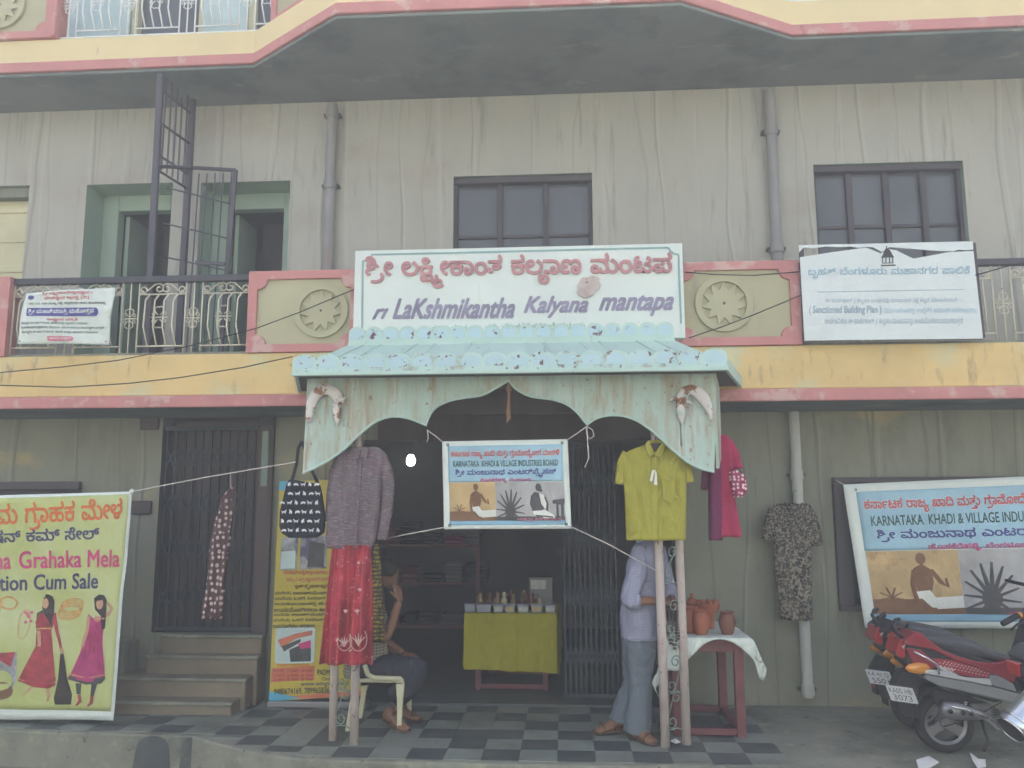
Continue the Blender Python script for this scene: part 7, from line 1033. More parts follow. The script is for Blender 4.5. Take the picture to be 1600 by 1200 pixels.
shape(em, [(1376, 403), (1397, 402.5), (1394, 398), (1391, 392), (1387, 388), (1384, 388), (1381, 393), (1379, 399)], SAY, M['ink'], eps=.004)
ink([(1385, 389), (1385, 384.5)], 1.5); em.build('temple_emblem', SB)
for k, (a, b) in enumerate(((1258, 419), (1486, 431), (1446, 479))):
    pass

# ------------------------------------------------------------ white cloth notice tied to the balcony railing
CLY = 6.505
def cld(x, z): return .012 * math.sin(9 * x + 14 * z) + .02 * nz(x, z, 2.5) + .035 * max(0, (-4.3 - x)) * math.sin(6 * z)
CL = thing('cloth_notice', (P(100, 538, CLY).x, CLY, 2.93), 'crumpled white cloth notice with indigo band tied to the balcony railing', 'banner')
m_ = MB(M['cloth_w']); sheet(m_, [(37, 457), (180, 449), (168, 538), (26, 537)], CLY, M['cloth_w'], cld, 28, 18); m_.build('cloth', CL, smooth=True)
w_ = MB(M['red_print'])
def cband(x0, x1, y0, y1, m, r=5):
    o = [(x0, y0), (x0, y1)] + [(x1 - r + r * math.sin(R(a)), (y0 + y1) / 2 + (y1 - y0) / 2 * math.cos(R(a))) for a in range(0, 181, 30)]
    k = 12
    for i in range(k):
        xa, xb = x0 + (x1 - r - x0) * i / k, x0 + (x1 - r - x0) * (i + 1) / k; shape(w_, [(xa, y0), (xb, y0), (xb, y1), (xa, y1)], CLY, m, cld, .006)
    shape(w_, o[2:], CLY, m, cld, .006)
put(w_, ktext('cl1', .02), quadbox(65, 456, 145, 463, 2), CLY, M['red_print'], cld, .006); put(w_, ktext('cl2', .02), quadbox(68, 463, 140, 470, 1), CLY, M['red_print'], cld, .006)
put(w_, ktext('cl3', .02), quadbox(44, 472, 166, 477, .5), CLY, M['ink'], cld, .006)
cband(42, 155, 481, 494, M['blue_band']); put(w_, ktext('cl4', .03), quadbox(45, 483, 148, 492.5, 1), CLY, M['cloth_w'], cld, .0085)
put(w_, ktext('cl5', .02), quadbox(75, 497, 121, 503, .5), CLY, M['red_print'], cld, .006)
for k, key in enumerate(('cl6', 'cl7', 'cl6')): put(w_, ktext(key, .02), quadbox(33, 503 + k * 7, (136, 163, 152)[k], 508 + k * 7, 0), CLY, M['green_print'], cld, .006)
cband(76, 116, 526, 533, M['pink_print'], 4); put(w_, ktext('cl8', .03), quadbox(79, 527, 113, 532), CLY, M['cloth_w'], cld, .0085)
shape(w_, ell(46, 464, 5, 3.5), CLY, M['blue_band'], cld, .006); shape(w_, ell(30, 533, 1.2, 1.2, 8), CLY, M['ink'], cld, .006); shape(w_, ell(164, 533, 1.2, 1.2, 8), CLY, M['ink'], cld, .006)
w_.build('print', CL)
tr_ = MB(M['rope']); tr_.tube([P(180, 449, CLY), P(183, 446, CLY + .05), P(187, 447, SY + .03)], .004, 5); tr_.tube([P(37, 457, CLY), P(33, 452, CLY + .06), P(30, 450, SY + .03)], .004, 5); tr_.build('tie_cord', CL)

# ------------------------------------------------------------ lime yellow sale banner on the left
YBY = 6.40
def ybd(x, z): return .014 * math.sin(5 * x + 2) + .022 * nz(x, z, 1.3, 4) + .012 * nz(x, z, 4, 9) - .03 * max(0, x + 3.5) * max(0, z - 1.2)
YB = thing('sale_banner', (-4.2, YBY, .1), 'lime yellow sale banner with two printed women hanging before the steps', 'banner')
m_ = MB(M['flex_w']); sheet(m_, [(-110, 777), (207, 768), (177, 1126), (-130, 1122)], YBY, M['flex_w'], ybd, 40, 40, .002); m_.build('flex_sheet', YB, smooth=True)
w_ = MB(M['yel_ban']); sheet(w_, [(-108, 782), (202, 772), (172.5, 1112), (-128, 1104)], YBY - .003, M['yel_ban'], ybd, 40, 40, .0008); w_.build('yellow_print', YB, smooth=True)
w_ = MB(M['orange_print'])
put(w_, ktext('ye1', .022), [(-38, 788), (192, 777), (192, 822), (-38, 833)], YBY, M['orange_print'], ybd, .0065)
put(w_, ktext('ye2', .024), [(-66, 830), (154, 822), (154, 850), (-66, 858)], YBY, M['navy_print'], ybd, .0065)
put(w_, etext('Grahaka Mela', .022), [(30, 861), (188, 858), (187, 886), (30, 889)], YBY, M['magenta_print'], ybd, .0065); put(w_, etext('Grama', .022), [(-52, 866), (18, 861), (18, 889), (-52, 893)], YBY, M['magenta_print'], ybd, .0065)
put(w_, etext('Exhibition Cum Sale', .03), [(-62, 900), (153, 895), (152, 920), (-62, 925)], YBY, M['navy_print'], ybd, .0065)
w_.build('lettering', YB)
w_ = MB()
def yp(pts, m, e=.006): shape(w_, pts, YBY, m, ybd, e)
# bangles and earrings
def ringpx(cx, cy, rx, ry, wd, m, rot=0, e=.006):
    o, i = ell(cx, cy, rx, ry, 20, rot), ell(cx, cy, rx - wd, ry - wd, 20, rot)
    for k in range(20): yp([o[k], o[(k + 1) % 20], i[(k + 1) % 20], i[k]], m, e)
for k in range(5): ringpx(111 - k * 1.0, 946 + k * 3, 19, 11, 1.8, M['gold_print'], -.2, .0058 + k * .0003)
ringpx(14, 942, 14, 11, 3, M['gold_print'], .2); ringpx(-4, 944, 9, 11, 2.5, M['gold_print'], .4, .0064); ringpx(38, 975, 9, 24, 1.2, M['gold_print'], .12)
for k in range(7): yp(ell(45 + random.uniform(-6, 6), 965 + random.uniform(-8, 8), 2.6, 2.6, 8), M['pink_print'], .0065)
# first woman: maroon dress, black scarf hanging from her hand
def woman(dx, face, dress, hem, left):
    yp([(dx + a, b) for a, b in dress[0]], dress[1], .0062)
    for pts, wd, m, e in left: yp(stroke([(dx + a, b) for a, b in pts], wd), m, e)
    yp([(dx + a, b) for a, b in hem], M['dgrey_print'] if face else M['dress_red'], .0068)
woman(0, 0, ([(62, 955), (72, 952), (82, 957), (83, 975), (79, 985), (81, 1010), (86, 1070), (75, 1076), (55, 1073), (30, 1063), (40, 1042), (56, 1010), (57, 985), (55, 972)], M['dress_red']), [(30, 1062), (36, 1052), (60, 1062), (86, 1058), (86, 1071), (75, 1076), (52, 1073)],
      [([(83, 958), (87, 985), (92, 1005), (94, 1017)], [6, 5, 4, 4], M['dress_red'], .0072), ([(94, 1013), (96, 1022)], 5, M['skin_print_l'], .0078), ([(60, 985), (62, 1005), (61, 1010)], 5, M['skin_print_l'], .0072), ([(50, 1074), (44, 1080), (38, 1085)], [4, 4, 2], M['skin_print_l'], .0072), ([(74, 1076), (77, 1088), (74, 1096)], [5, 5, 3], M['skin_print_l'], .0074)])
yp([(57, 958), (66, 953), (80, 958), (81, 982), (56, 982)], M['dgrey_print'], .0066); yp([(93, 1018), (97, 1018), (104, 1060), (112, 1085), (110, 1101), (86, 1101), (84, 1092), (90, 1060)], M['hair_print'], .007)
yp([(67, 934), (74, 929), (81, 932), (84, 940), (83, 960), (78, 975), (70, 962), (65, 950)], M['hair_print'], .0076); yp(ell(70, 943, 5, 8), M['skin_print_l'], .0082); yp(stroke([(70, 930), (75, 932), (77, 945)], [4, 5, 3]), M['hair_print'], .0086)
# second woman: magenta dress, arm raised to her hair
woman(0, 1, ([(137, 960), (146, 966), (158, 962), (163, 975), (162, 985), (160, 1005), (164, 1060), (158, 1068), (135, 1070), (105, 1062), (113, 1045), (130, 1005), (134, 985), (136, 972)], M['dress_mag']), [(105, 1061), (107, 1056), (135, 1063), (164, 1057), (164, 1061), (157, 1068), (134, 1070)],
      [([(138, 963), (135, 985), (128, 1005), (125, 1018)], [6, 5, 5, 3], M['skin_print_l'], .0072), ([(160, 965), (172, 958), (177, 950), (170, 943), (166, 944)], [7, 6, 5, 5, 4], M['skin_print_l'], .0072), ([(122, 1068), (122, 1085)], [9, 6], M['dgrey_print'], .0066), ([(147, 1068), (143, 1088)], [9, 5], M['dgrey_print'], .0066), ([(123, 1086), (124, 1096), (118, 1103)], [5, 5, 3], M['dress_red'], .0072), ([(143, 1088), (142, 1098), (136, 1104)], [5, 5, 3], M['dress_red'], .0072)])
yp([(146, 935), (154, 929), (163, 930), (168, 938), (167, 960), (165, 982), (160, 984), (158, 962), (148, 952)], M['hair_print'], .0076); yp(ell(156, 943, 6, 9), M['skin_print_l'], .0082); yp([(148, 962), (160, 962), (156, 968), (150, 968)], M['skin_print_l'], .0078); yp(stroke([(150, 938), (157, 932), (164, 938)], [3, 5, 3]), M['hair_print'], .0088)
yp([(-10, 1020), (28, 1018), (28, 1060), (15, 1090), (-10, 1098)], M['photo_1'], .006); yp(ell(5, 1078, 18, 14), M['sepia_d'], .0066); yp(ell(4, 1062, 18, 16), M['yel_ban'], .0072); yp([(-10, 1020), (26, 1018), (20, 1040), (-10, 1044)], M['dress_red'], .0066)
for x0, x1 in ((48, 62), (58, 66), (66, 70), (74, 72)): yp(stroke([(x1, 990), ((x0 + x1) / 2 - 1, 1030), (x0, 1058)], [1, 2.2, 2.5]), M['hair_print'] if x0 == 58 else M['dress_mag'], .0066)
for x0, x1 in ((118, 140), (130, 144), (143, 149), (154, 154)): yp(stroke([(x1, 985), ((x0 + x1) / 2, 1025), (x0, 1056)], [1, 2.2, 2.5]), M['dress_red'], .0066)
yp(stroke([(106, 1053), (135, 1060), (164, 1054)], 1.6), M['gold_print'], .0072); yp(stroke([(31, 1060), (55, 1070), (86, 1066)], 1.6), M['gold_print'], .0074); yp(stroke([(57, 982), (81, 982)], 2), M['gold_print'], .007); yp(stroke([(146, 966), (152, 971), (160, 966)], 1.6), M['gold_print'], .0084)
w_.build('printed_picture', YB)
tr_ = MB(M['rope']); ybt = P(206, 768, YBY); tr_.tube([ybt, P(320, 746, 6.25), P(462, 722, PY + .02)], .0045, 6); tr_.sphere(ybt, .02, M['flex_w']); tr_.build('tie_cord', YB)

# ------------------------------------------------------------ the two khadi board banners (same print)
def khadi(name, lab, px, Y, d, cord=None):
    """px maps the print's own 0..1 square onto photo pixels by its four corners TL, TR, BR, BL"""
    TL, TR, BR, BL = px
    def q(u, v): return (TL[0] * (1 - u) * (1 - v) + TR[0] * u * (1 - v) + BR[0] * u * v + BL[0] * (1 - u) * v, TL[1] * (1 - u) * (1 - v) + TR[1] * u * (1 - v) + BR[1] * u * v + BL[1] * (1 - u) * v)
    def bx(u0, v0, u1, v1): return [q(u0, v0), q(u1, v0), q(u1, v1), q(u0, v1)]
    o = thing(name, P(*q(.5, 1), Y), lab, 'banner')
    m = MB(); sheet(m, bx(0, 0, 1, 1), Y, M['flex_w'], d, 40, 30, .002); m.build('flex_sheet', o, smooth=True)
    m = MB(); sheet(m, bx(.045, .055, .955, .465), Y - .003, M['flex_b'], d, 40, 20, .0008); sheet(m, bx(.045, .905, .958, .955), Y - .003, M['flex_b2'], d, 40, 4, .0008)
    m.build('blue_print', o, smooth=True)
    m = MB(); sheet(m, bx(.048, .47, .41, .905), Y - .003, M['sepia'], d, 20, 20, .0008); sheet(m, bx(.411, .47, .955, .905), Y - .003, M['grey_print'], d, 20, 20, .0008)
    def s(pts, mm, e=.006): shape(m, [q(a, b) for a, b in pts], Y, mm, d, e)
    def st_(pts, w_, mm, e=.006): s(stroke(pts, w_), mm, e)
    # left picture: a spinner seated beside a small wheel
    s([(.048, .80), (.41, .80), (.41, .904), (.048, .904)], M['sepia_d'], .0055); s([(.30, .79), (.41, .78), (.41, .86), (.30, .87)], M['white_print'], .006)
    for k in range(9): a = R(k * 40 + 10); st_([(.125, .79), (.125 + .052 * math.cos(a), .79 + .075 * math.sin(a))], .008, M['sepia_d'], .0062)
    s([(.225, .59), (.26, .56), (.295, .60), (.30, .68), (.285, .76), (.235, .76), (.222, .68)], M['skin_print'], .0064); s(ell(.258, .525, .02, .04), M['skin_print'], .0068)
    st_([(.228, .60), (.215, .70), (.222, .80), (.215, .87)], [.022, .02, .018, .014], M['skin_print'], .0068); st_([(.292, .60), (.33, .69), (.355, .72), (.35, .66)], [.022, .02, .016, .01], M['skin_print'], .0068)
    s([(.225, .75), (.28, .74), (.30, .79), (.315, .86), (.26, .86), (.235, .80)], M['white_print'], .0072); st_([(.235, .80), (.27, .86), (.30, .89)], .02, M['skin_print'], .0076)
    # right picture: a large spoked wheel, a seated figure behind it, a low stool
    s([(.411, .86), (.955, .86), (.955, .904), (.411, .904)], M['dgrey_print'], .0055)
    for k in range(16):
        a = R(k * 22.5 + 6); L_ = (.115, .245); e = (.525 + L_[0] * math.cos(a), .80 + L_[1] * math.sin(a))
        if e[1] > .90: t_ = (.90 - .80) / (e[1] - .80); e = (.525 + (e[0] - .525) * t_, .90)
        if e[0] < .415: t_ = (.525 - .415) / (.525 - e[0]); e = (.415, .80 + (e[1] - .80) * t_)
        st_([(.525, .80), e], [.024, .010], M['dgrey_print'], .0062)
    s(ell(.525, .80, .042, .07), M['dgrey_print'], .0068)
    s([(.69, .63), (.72, .585), (.76, .60), (.795, .66), (.80, .76), (.77, .80), (.70, .80), (.68, .72)], M['dgrey_print'], .0066); s(ell(.752, .535, .024, .045), M['dgrey_print'], .007); s([(.765, .55), (.785, .56), (.775, .59), (.76, .585)], M['dgrey_print'], .0072)
    s([(.755, .60), (.79, .62), (.815, .70), (.80, .78), (.77, .72)], M['white_print'], .0074); st_([(.80, .64), (.82, .72), (.815, .80)], .014, M['dgrey_print'], .0078); s([(.70, .80), (.80, .79), (.86, .84), (.88, .88), (.72, .88)], M['white_print'], .007); st_([(.72, .85), (.80, .86), (.86, .87)], .016, M['dgrey_print'], .0078)
    s([(.86, .68), (.955, .66), (.955, .72), (.945, .72), (.945, .89), (.925, .89), (.925, .73), (.905, .73), (.905, .89), (.888, .89), (.888, .72), (.86, .72)], M['dgrey_print'], .0068)
    m.build('printed_picture', o)
    m = MB()
    put(m, ktext('kh1', .035), bx(.065, .10, .932, .215), Y, M['white_print'], d, .0055); put(m, ktext('kh1', .022), bx(.067, .105, .93, .21), Y, M['red_print'], d, .0075)
    put(m, etext('KARNATAKA  KHADI & VILLAGE INDUSTRIES BOARD', .02), bx(.085, .225, .915, .295), Y, M['green_print'], d, .006)
    put(m, ktext('kh3', .022), bx(.10, .32, .90, .425), Y, M['blue_band'], d, .006); put(m, ktext('kh4', .02), bx(.295, .425, .70, .48), Y, M['magenta_print'], d, .007)
    put(m, ktext('kh5', .035), bx(.575, .875, .925, .925), Y, M['white_print'], d, .0085); put(m, ktext('kh5', .01), bx(.576, .877, .924, .923), Y, M['magenta_print'], d, .0105)
    m.build('lettering', o)
    ey = MB(M['ink'])
    for u, v in ((.045, .04), (.955, .04), (.045, .955), (.96, .95)): c = P(*q(u, v), Y); ey.ring((c.x, c.y + d(c.x, c.z) - .004, c.z), .008, .003, 12, 5)
    ey.build('eyelet', o)
    if cord:
        for pts in cord: t = MB(M['rope']); t.tube(pts, .0042, 6); t.build('tie_cord', o, smooth=True)
    return o
def kd1(x, z): return .010 * math.sin(3 * x + 1) + .010 * nz(x, z, 1.6, 3) + .004 * nz(x, z, 5, 1)
KY = 5.96
khadi('board_banner', 'small pale blue khadi board banner tied up in the middle of the arch', [(691, 690), (887, 686), (893, 826), (694, 827)], KY, kd1,
      [[P(667, 672, PY + .02), P(680, 681, 5.93), P(692, 691, KY)], [P(668, 672, PY + .02), P(669, 684, PY + .02), P(667, 691, PY + .02)], [P(887, 687, KY), P(902, 677, 5.94), P(917, 666, PY + .02)],
       [P(917, 666, PY + .01), P(926, 672, PY), P(928, 681, PY), P(922, 686, PY), P(917, 680, PY + .01), P(916, 666, PY + .01)], [P(917, 667, PY + .01), P(918, 690, PY), P(920, 715, PY), P(914, 730, PY)],
       [P(694, 824, KY), P(650, 832, 6.02), P(600, 842, 6.06)], [P(890, 822, KY), P(950, 850, 6.0), P(1028, 893, 6.05)]])
RBY = 7.16
def kd2(x, z): return .012 * math.sin(2.2 * x) + .014 * nz(x, z, 1.1, 7) + .004 * nz(x, z, 4, 2)
khadi('board_banner', 'large pale blue khadi board banner on the wall behind the scooters', [(1317, 757), (1722, 739), (1745, 984), (1351, 981)], RBY, kd2,
      [[P(1318, 757, RBY), P(1309, 752, RBY + .1), P(1303, 749, WY - .01)]])

# ------------------------------------------------------------ dark iron grille standing on the left balcony
GQ = thing('iron_grille', (P(290, 430, 7.1).x, 7.0, Z1T), 'purple grey iron grille frame standing on the left balcony up to the soffit', 'grille')
g_ = MB(M['grille']); fy = 6.72; by = 7.2
A0, A1 = P(236, 432, fy), P(248, 175, fy); A1.z = Z2 - .01
B0, B1 = P(285, 434, by), P(301, 165, by); B1.z = Z2 - .01
D0, D1 = P(350, 432, by - .1), P(368, 266, by - .1)
g_.bar((A0.x, fy, Z1T + .02), (A1.x, fy, A1.z), .055, .04); g_.bar((B0.x, by, Z1T + .02), (B1.x, by, B1.z), .055, .05); g_.bar((D0.x, by - .1, Z1T + .02), D1, .04, .03)
tA = P(247, 260, fy); g_.bar(tA, (P(300, 262, by).x, by, P(300, 262, by).z), .03, .03); g_.bar(P(301, 262, by), D1, .03, .03)
g_.build('frame', GQ, bevel=.004)
h_ = MB(M['grille'])
zl = tA.z
for zz in (zl - .02, zl + .12, zl + .42, zl + .72): h_.bar((A1.x, fy, zz), (B1.x, by, zz), .018, .014)
for k in range(1, 6): u = k / 6; x = A1.x + (B1.x - A1.x) * u; y = fy + (by - fy) * u; h_.bar((x, y, zl), (x, y, Z2 - .01), .012, .012)
for k in range(1, 6): u = k / 6; x = B0.x + .02 + (D1.x - .03 - B0.x) * u; h_.bar((x, by - .05, Z1T + .05), (x + .03, by - .05, D1.z), .010, .010)
for zz in (3.75, 4.05, 4.38): h_.bar((A0.x + .03, fy + .1, zz + .06), (D1.x - .02, by - .08, zz), .012, .012)
h_.bar((D0.x - .25, by - .14, 3.82), (D0.x + .02, by - .14, 3.80), .03, .03)
h_.build('bars', GQ)

# ------------------------------------------------------------ cables
def cable(pts, lab, r=.0045): t = MB(M['wire']); t.tube(pts, r, 5); tag(t.build('cable', smooth=True), lab, 'cable')
cable([P(-60, 587, 6.3), P(0, 582, 6.3), P(100, 573, 6.32), P(184, 563, 6.35), P(299, 540, 6.38), P(400, 513, 6.45), P(470, 487, 6.5), P(553, 452, 6.55)], 'upper black cable crossing the left balcony band to the sun medallion')
cable([P(-60, 600, 6.2), P(0, 602, 6.2), P(105, 605, 6.15), P(200, 599, 6.0), P(280, 590, 5.9), P(380, 574, 5.75), P(457, 557, 5.62)], 'lower black cable sagging over the left yellow band to the canopy corner')
cable([P(1076, 528, 6.5), P(1130, 510, 6.5), P(1177, 492, 6.5), P(1252, 461, 6.48)], 'black cable slanting over the right sun medallion to the notice board')
cable([P(1070, 425, 6.54), P(1120, 429, 6.54), P(1180, 430, 6.54), P(1256, 424, 6.53)], 'black cable lying along the top of the right parapet panel')
cable([P(1524, 430, 6.48), P(1560, 420, 6.45), P(1600, 409, 6.42), P(1660, 395, 6.4)], 'black cable leaving the notice board toward the right edge')

# ------------------------------------------------------------ hung clothes
def lerp_rows(rows, n):
    rows = sorted(rows); out = []
    for i in range(n + 1):
        y = rows[0][0] + (rows[-1][0] - rows[0][0]) * i / n
        for a, b in zip(rows, rows[1:]):
            if a[0] <= y <= b[0] + 1e-6:
                t = (y - a[0]) / max(1e-6, b[0] - a[0]); t = t; out.append(tuple(p + (q - p) * t for p, q in zip(a, b))); break
    return out
def cloth(mb, rows, Y, dep, m, folds=((.012, 34, 0, 0),), n=64, k=36, ex=.65, rag=0):
    """a hanging garment body: rows (photo y, left x, right x), lofted to a flattened tube of depth dep with drape folds"""
    rings = []; rr = lerp_rows(rows, k); zt = P(rr[0][1], rr[0][0], Y).z; zb = P(rr[-1][1], rr[-1][0], Y).z
    for y, xl, xr in rr:
        a, b = P(xl, y, Y), P(xr, y, Y); c, hw, z = (a.x + b.x) / 2, (b.x - a.x) / 2, (a.z + b.z) / 2; v = (zt - z) / max(1e-6, zt - zb); ring = []
        for j in range(n):
            t = 2 * math.pi * j / n; cx, sy = math.cos(t), math.sin(t); sg = lambda q: (abs(q) ** ex) * (1 if q >= 0 else -1)
            x = c + hw * sg(cx); yy = Y + dep * (.35 + .65 * min(1, v * 3)) * sg(sy)
            for am, fr, ph, grow in folds:
                yy += am * (grow * v + (1 - grow)) * math.sin(fr * (x - c) / max(.6, 1) + ph + 1.3 * math.sin(2.3 * z + ph)) * min(1, abs(sy) * 1.6 + .2)
            yy += .010 * nz(x, z, 7, Y * 3) + .006 * nz(x, z, 16, 5)
            ring.append((x + .004 * nz(yy * 9, z, 8, 2), yy, z + (rag * nz(x * 10, 0, 1, 3) if v > .97 else 0)))
        rings.append(ring)
    mb.loft(rings, m)
def limb(mb, pts, Y, m, flat=.5, n=16, k=10, dy=None):
    """a sleeve or trouser leg: (photo x, y, half width in photo pixels) along its middle"""
    path = []; rad = []
    for i in range(len(pts) - 1):
        for t in range(k):
            u = t / k; path.append(tuple(p + (q - p) * u for p, q in zip(pts[i], pts[i + 1])))
    path.append(pts[-1]); V = []
    for i, q in enumerate(path):
        p = P(q[0], q[1], Y); sc_ = (P(q[0] + 1, q[1], Y) - p).length
        yo = 0 if dy is None else dy[0] + (dy[1] - dy[0]) * i / (len(path) - 1)
        V.append(p + Vector((0, yo + .006 * nz(p.x, p.z, 12, 3), 0))); rad.append(q[2] * sc_ * (1 + .10 * nz(i * .35, q[1] * .05, 1, 8)))
    mb.tube(V, rad, n, m, flat=flat)
def hanger(mb, cx, cy, w_, Y, hook=18):
    a, b, c = P(cx - w_, cy + 8, Y), P(cx, cy - 2, Y), P(cx + w_, cy + 8, Y); mb.tube([a, b, c], .006, 6, M['wire'])
    mb.tube([P(cx, cy - 2, Y), P(cx, cy - hook, Y), P(cx + 3, cy - hook - 3, Y), P(cx + 6, cy - hook, Y)], .003, 5, M['wire'])

# purple heathered shirt
Y1 = 5.99
T = thing('hung_shirt', P(556, 857, Y1), 'long purple grey heathered shirt with full sleeves hung left of the arch', 'shirt')
b_ = MB(); cloth(b_, [(698, 540, 590), (704, 530, 599), (716, 524, 600), (740, 520, 598), (765, 516, 597), (800, 511, 594), (840, 509, 588), (857, 511, 584)], Y1, .042, M['purple_shirt'], ((.014, 30, .5, .6), (.008, 61, 2, .5)))
b_.build('body', T, smooth=True)
for pts in ([(594, 708, 8), (604, 735, 10), (607, 760, 10), (604, 800, 9.5), (596, 843, 8.5)], [(534, 708, 8), (523, 740, 9), (519, 775, 9), (516, 815, 9)]):
    s = MB(); limb(s, pts, Y1 + (.01 if pts[0][0] > 560 else .05), M['purple_shirt'], .7); s.build('sleeve', T, smooth=True)
c_ = MB(M['purple_shirt'])
def flap(mb, pts, Y, th, m): q = [P(a, b, Y) for a, b in pts]; mb.prism([(p.x, p.z) for p in q], Y, Y + th, m)
flap(c_, [(556, 700), (565, 697), (561, 716), (552, 720)], Y1 - .05, .012, M['purple_shirt']); flap(c_, [(565, 697), (577, 701), (573, 718), (563, 712)], Y1 - .05, .012, M['purple_shirt']); flap(c_, [(553, 698), (577, 698), (574, 703), (556, 703)], Y1 - .02, .01, M['shirt_dark'])
c_.build('collar', T, bevel=.004)
pk = MB(M['purple_shirt']); q0, q1 = P(566, 715, Y1 - .056), P(556, 848, Y1 - .056)
flap(pk, [(562, 716), (566, 716), (557, 848), (552, 848)], Y1 - .056, .012, M['purple_shirt']); pk.build('placket', T, bevel=.003)
h_ = MB(); hanger(h_, 566, 700, 24, Y1 + .01, 22); tag(h_.build('hanger'), 'wire hanger carrying the purple grey shirt', 'hanger')

# red block printed skirt with pleats
Y2 = 5.955
b_ = MB()
cloth(b_, [(852, 519, 579), (880, 516, 580), (933, 511, 581), (985, 505, 582), (1037, 500, 583)], Y2, .05, M['red_skirt'], ((.040, 44, .4, .45), (.020, 83, 1, .5)), n=160, rag=.012)
for cx_, cy_, rr in ((538, 1003, 13), (560, 1000, 16), (558, 955, 6), (540, 955, 5), (562, 922, 5)):
    for q in range(5): b_.tube([P(cx_, cy_ + rr * .6, Y2 - .095), P(cx_ + (q - 2) * rr * .16, cy_, Y2 - .098), P(cx_ + (q - 2) * rr * .36, cy_ - rr * (.7 - abs(q - 2) * .18), Y2 - .095)], [.002, .0045, .0015], 4, M['motif'])
    if rr > 10: b_.tube([P(cx_ + rr * .85 * math.cos(a * .4), cy_ - 1 + rr * 1.15 * math.sin(a * .4), Y2 - .097) for a in range(-2, 10)], .0026, 4, M['motif'])
tag(b_.build('hung_skirt', smooth=True), 'red pleated skirt with cream block prints hung below the purple shirt', 'skirt')
# mustard and black scarf beside it
b_ = MB(); cloth(b_, [(848, 584, 592), (890, 582, 595), (950, 581, 598), (1003, 584, 600)], 6.14, .03, M['dupatta'], ((.012, 70, .2, .3),), n=48)
tag(b_.build('printed_scarf', smooth=True), 'mustard and black printed scarf hanging just right of the red skirt', 'scarf')
# brown spotted scarf on the cord
b_ = MB(); cloth(b_, [(762, 358, 367), (778, 346, 367), (807, 338, 364), (850, 328, 360), (897, 326, 353), (940, 318, 350), (966, 313, 347)], 6.22, .03, M['scarf'], ((.014, 60, .2, .3),), n=48, rag=.02)
b_.tube([P(360, 739, 6.22), P(361, 764, 6.22)], .003, 5, M['rope'])
tag(b_.build('spotted_scarf', smooth=True), 'dark brown scarf with pale spots hanging from the cord before the gate', 'scarf')
# black bag with white animals
YB_ = 6.0
T = thing('tote_bag', P(470, 840, YB_), 'black cloth bag printed with rows of white animals hung by its straps', 'bag')
b_ = MB(); cloth(b_, [(750, 452, 462), (757, 448, 500), (775, 444, 504), (800, 438, 507), (822, 437, 508), (833, 441, 506), (840, 452, 495)], YB_, .05, M['bag_black'], ((.006, 25, .3, .2),), n=56)
def animal(mb, cx, cy, s, kind, fl):
    f = lambda pts: [(cx + fl * a * s, cy + b * s) for a, b in pts]
    body = [[(-4, -1), (3, -1.5), (4, -4), (6, -4.5), (6.5, -3), (5, -1.5), (4.5, 1), (4, 4.5), (3, 4.5), (2.8, 1.8), (-2, 1.8), (-2.5, 4.5), (-3.5, 4.5), (-3.8, 1), (-5, -1.5), (-6, -3.5), (-5.2, -3.6)],
            [(-3, 4), (-3.5, 0), (-2, -3), (0, -3.2), (.5, -5), (2.5, -5), (3, -3.5), (1.8, -2.5), (3, 1), (3.2, 4), (1.8, 4), (1.2, 1.5), (0, 1.5), (0, 4)],
            [(-5, 3.5), (-4.5, -.5), (-1, -2.5), (3, -2.5), (5, -.5), (6.5, -.8), (6.2, 1), (4.5, 1.2), (4.3, 3.5), (2.8, 3.5), (2.5, 1.8), (-2.5, 1.8), (-3, 3.5)]][kind]
    shape(mb, f(body), YB_, M['bag_white'], lambda x, z: 0, .066)
for r in range(6):
    for c in range(6):
        x = 446 + c * 10.6 + (r % 2) * 2
        if 449 < x + r * .4 < 503 or r > 1: animal(b_, max(444, min(502, x)), 757 + r * 14.2, .72, (r + c) % 3, 1 if (c + r) % 2 else -1)
b_.build('bag_body', T)
for a, b in (((456, 752), (466, 700)), ((497, 756), (476, 700))):
    s = MB(M['bag_black']); s.tube([P(*a, YB_), P((a[0] + b[0]) / 2 + (2 if a[0] < 470 else -2), (a[1] + b[1]) / 2, YB_ + .01), P(*b, YB_ + .03), P(472, 690, YB_ + .05)], .012, 8, flat=.4); s.build('strap', T, smooth=True)
# lime short sleeved shirt with price tags
Y3 = 6.0
T = thing('hung_shirt', P(1025, 843, Y3), 'olive lime short sleeved shirt with white price tags hung before the right posts', 'shirt')
b_ = MB(); cloth(b_, [(696, 1004, 1044), (703, 984, 1062), (712, 973, 1072), (735, 972, 1073), (760, 975, 1072), (800, 977, 1072), (844, 979, 1071)], Y3, .04, M['lime_shirt'], ((.010, 24, .9, .6), (.006, 51, 2, .5)))
b_.build('body', T, smooth=True)
for pts in ([(981, 708, 9), (973, 725, 9.5), (968, 757, 8)], [(1063, 708, 10), (1071, 728, 9.5), (1077, 754, 8)]):
    s = MB(); limb(s, pts, Y3 + .015, M['lime_shirt'], .55); s.build('sleeve', T, smooth=True)
c_ = MB(M['lime_shirt']); flap(c_, [(1010, 690), (1014, 689), (1024, 710), (1014, 713), (1008, 696)], Y3 - .050, .012, M['lime_shirt']); flap(c_, [(1035, 689), (1038, 690), (1040, 697), (1033, 716), (1022, 711)], Y3 - .050, .012, M['lime_shirt'])
flap(c_, [(1012, 688), (1037, 687), (1037, 692), (1013, 693)], Y3 - .012, .01, M['lime_shirt']); flap(c_, [(1014, 693), (1035, 692), (1024, 706)], Y3 - .05, .008, M['shirt_dark']); c_.build('collar', T, bevel=.003)
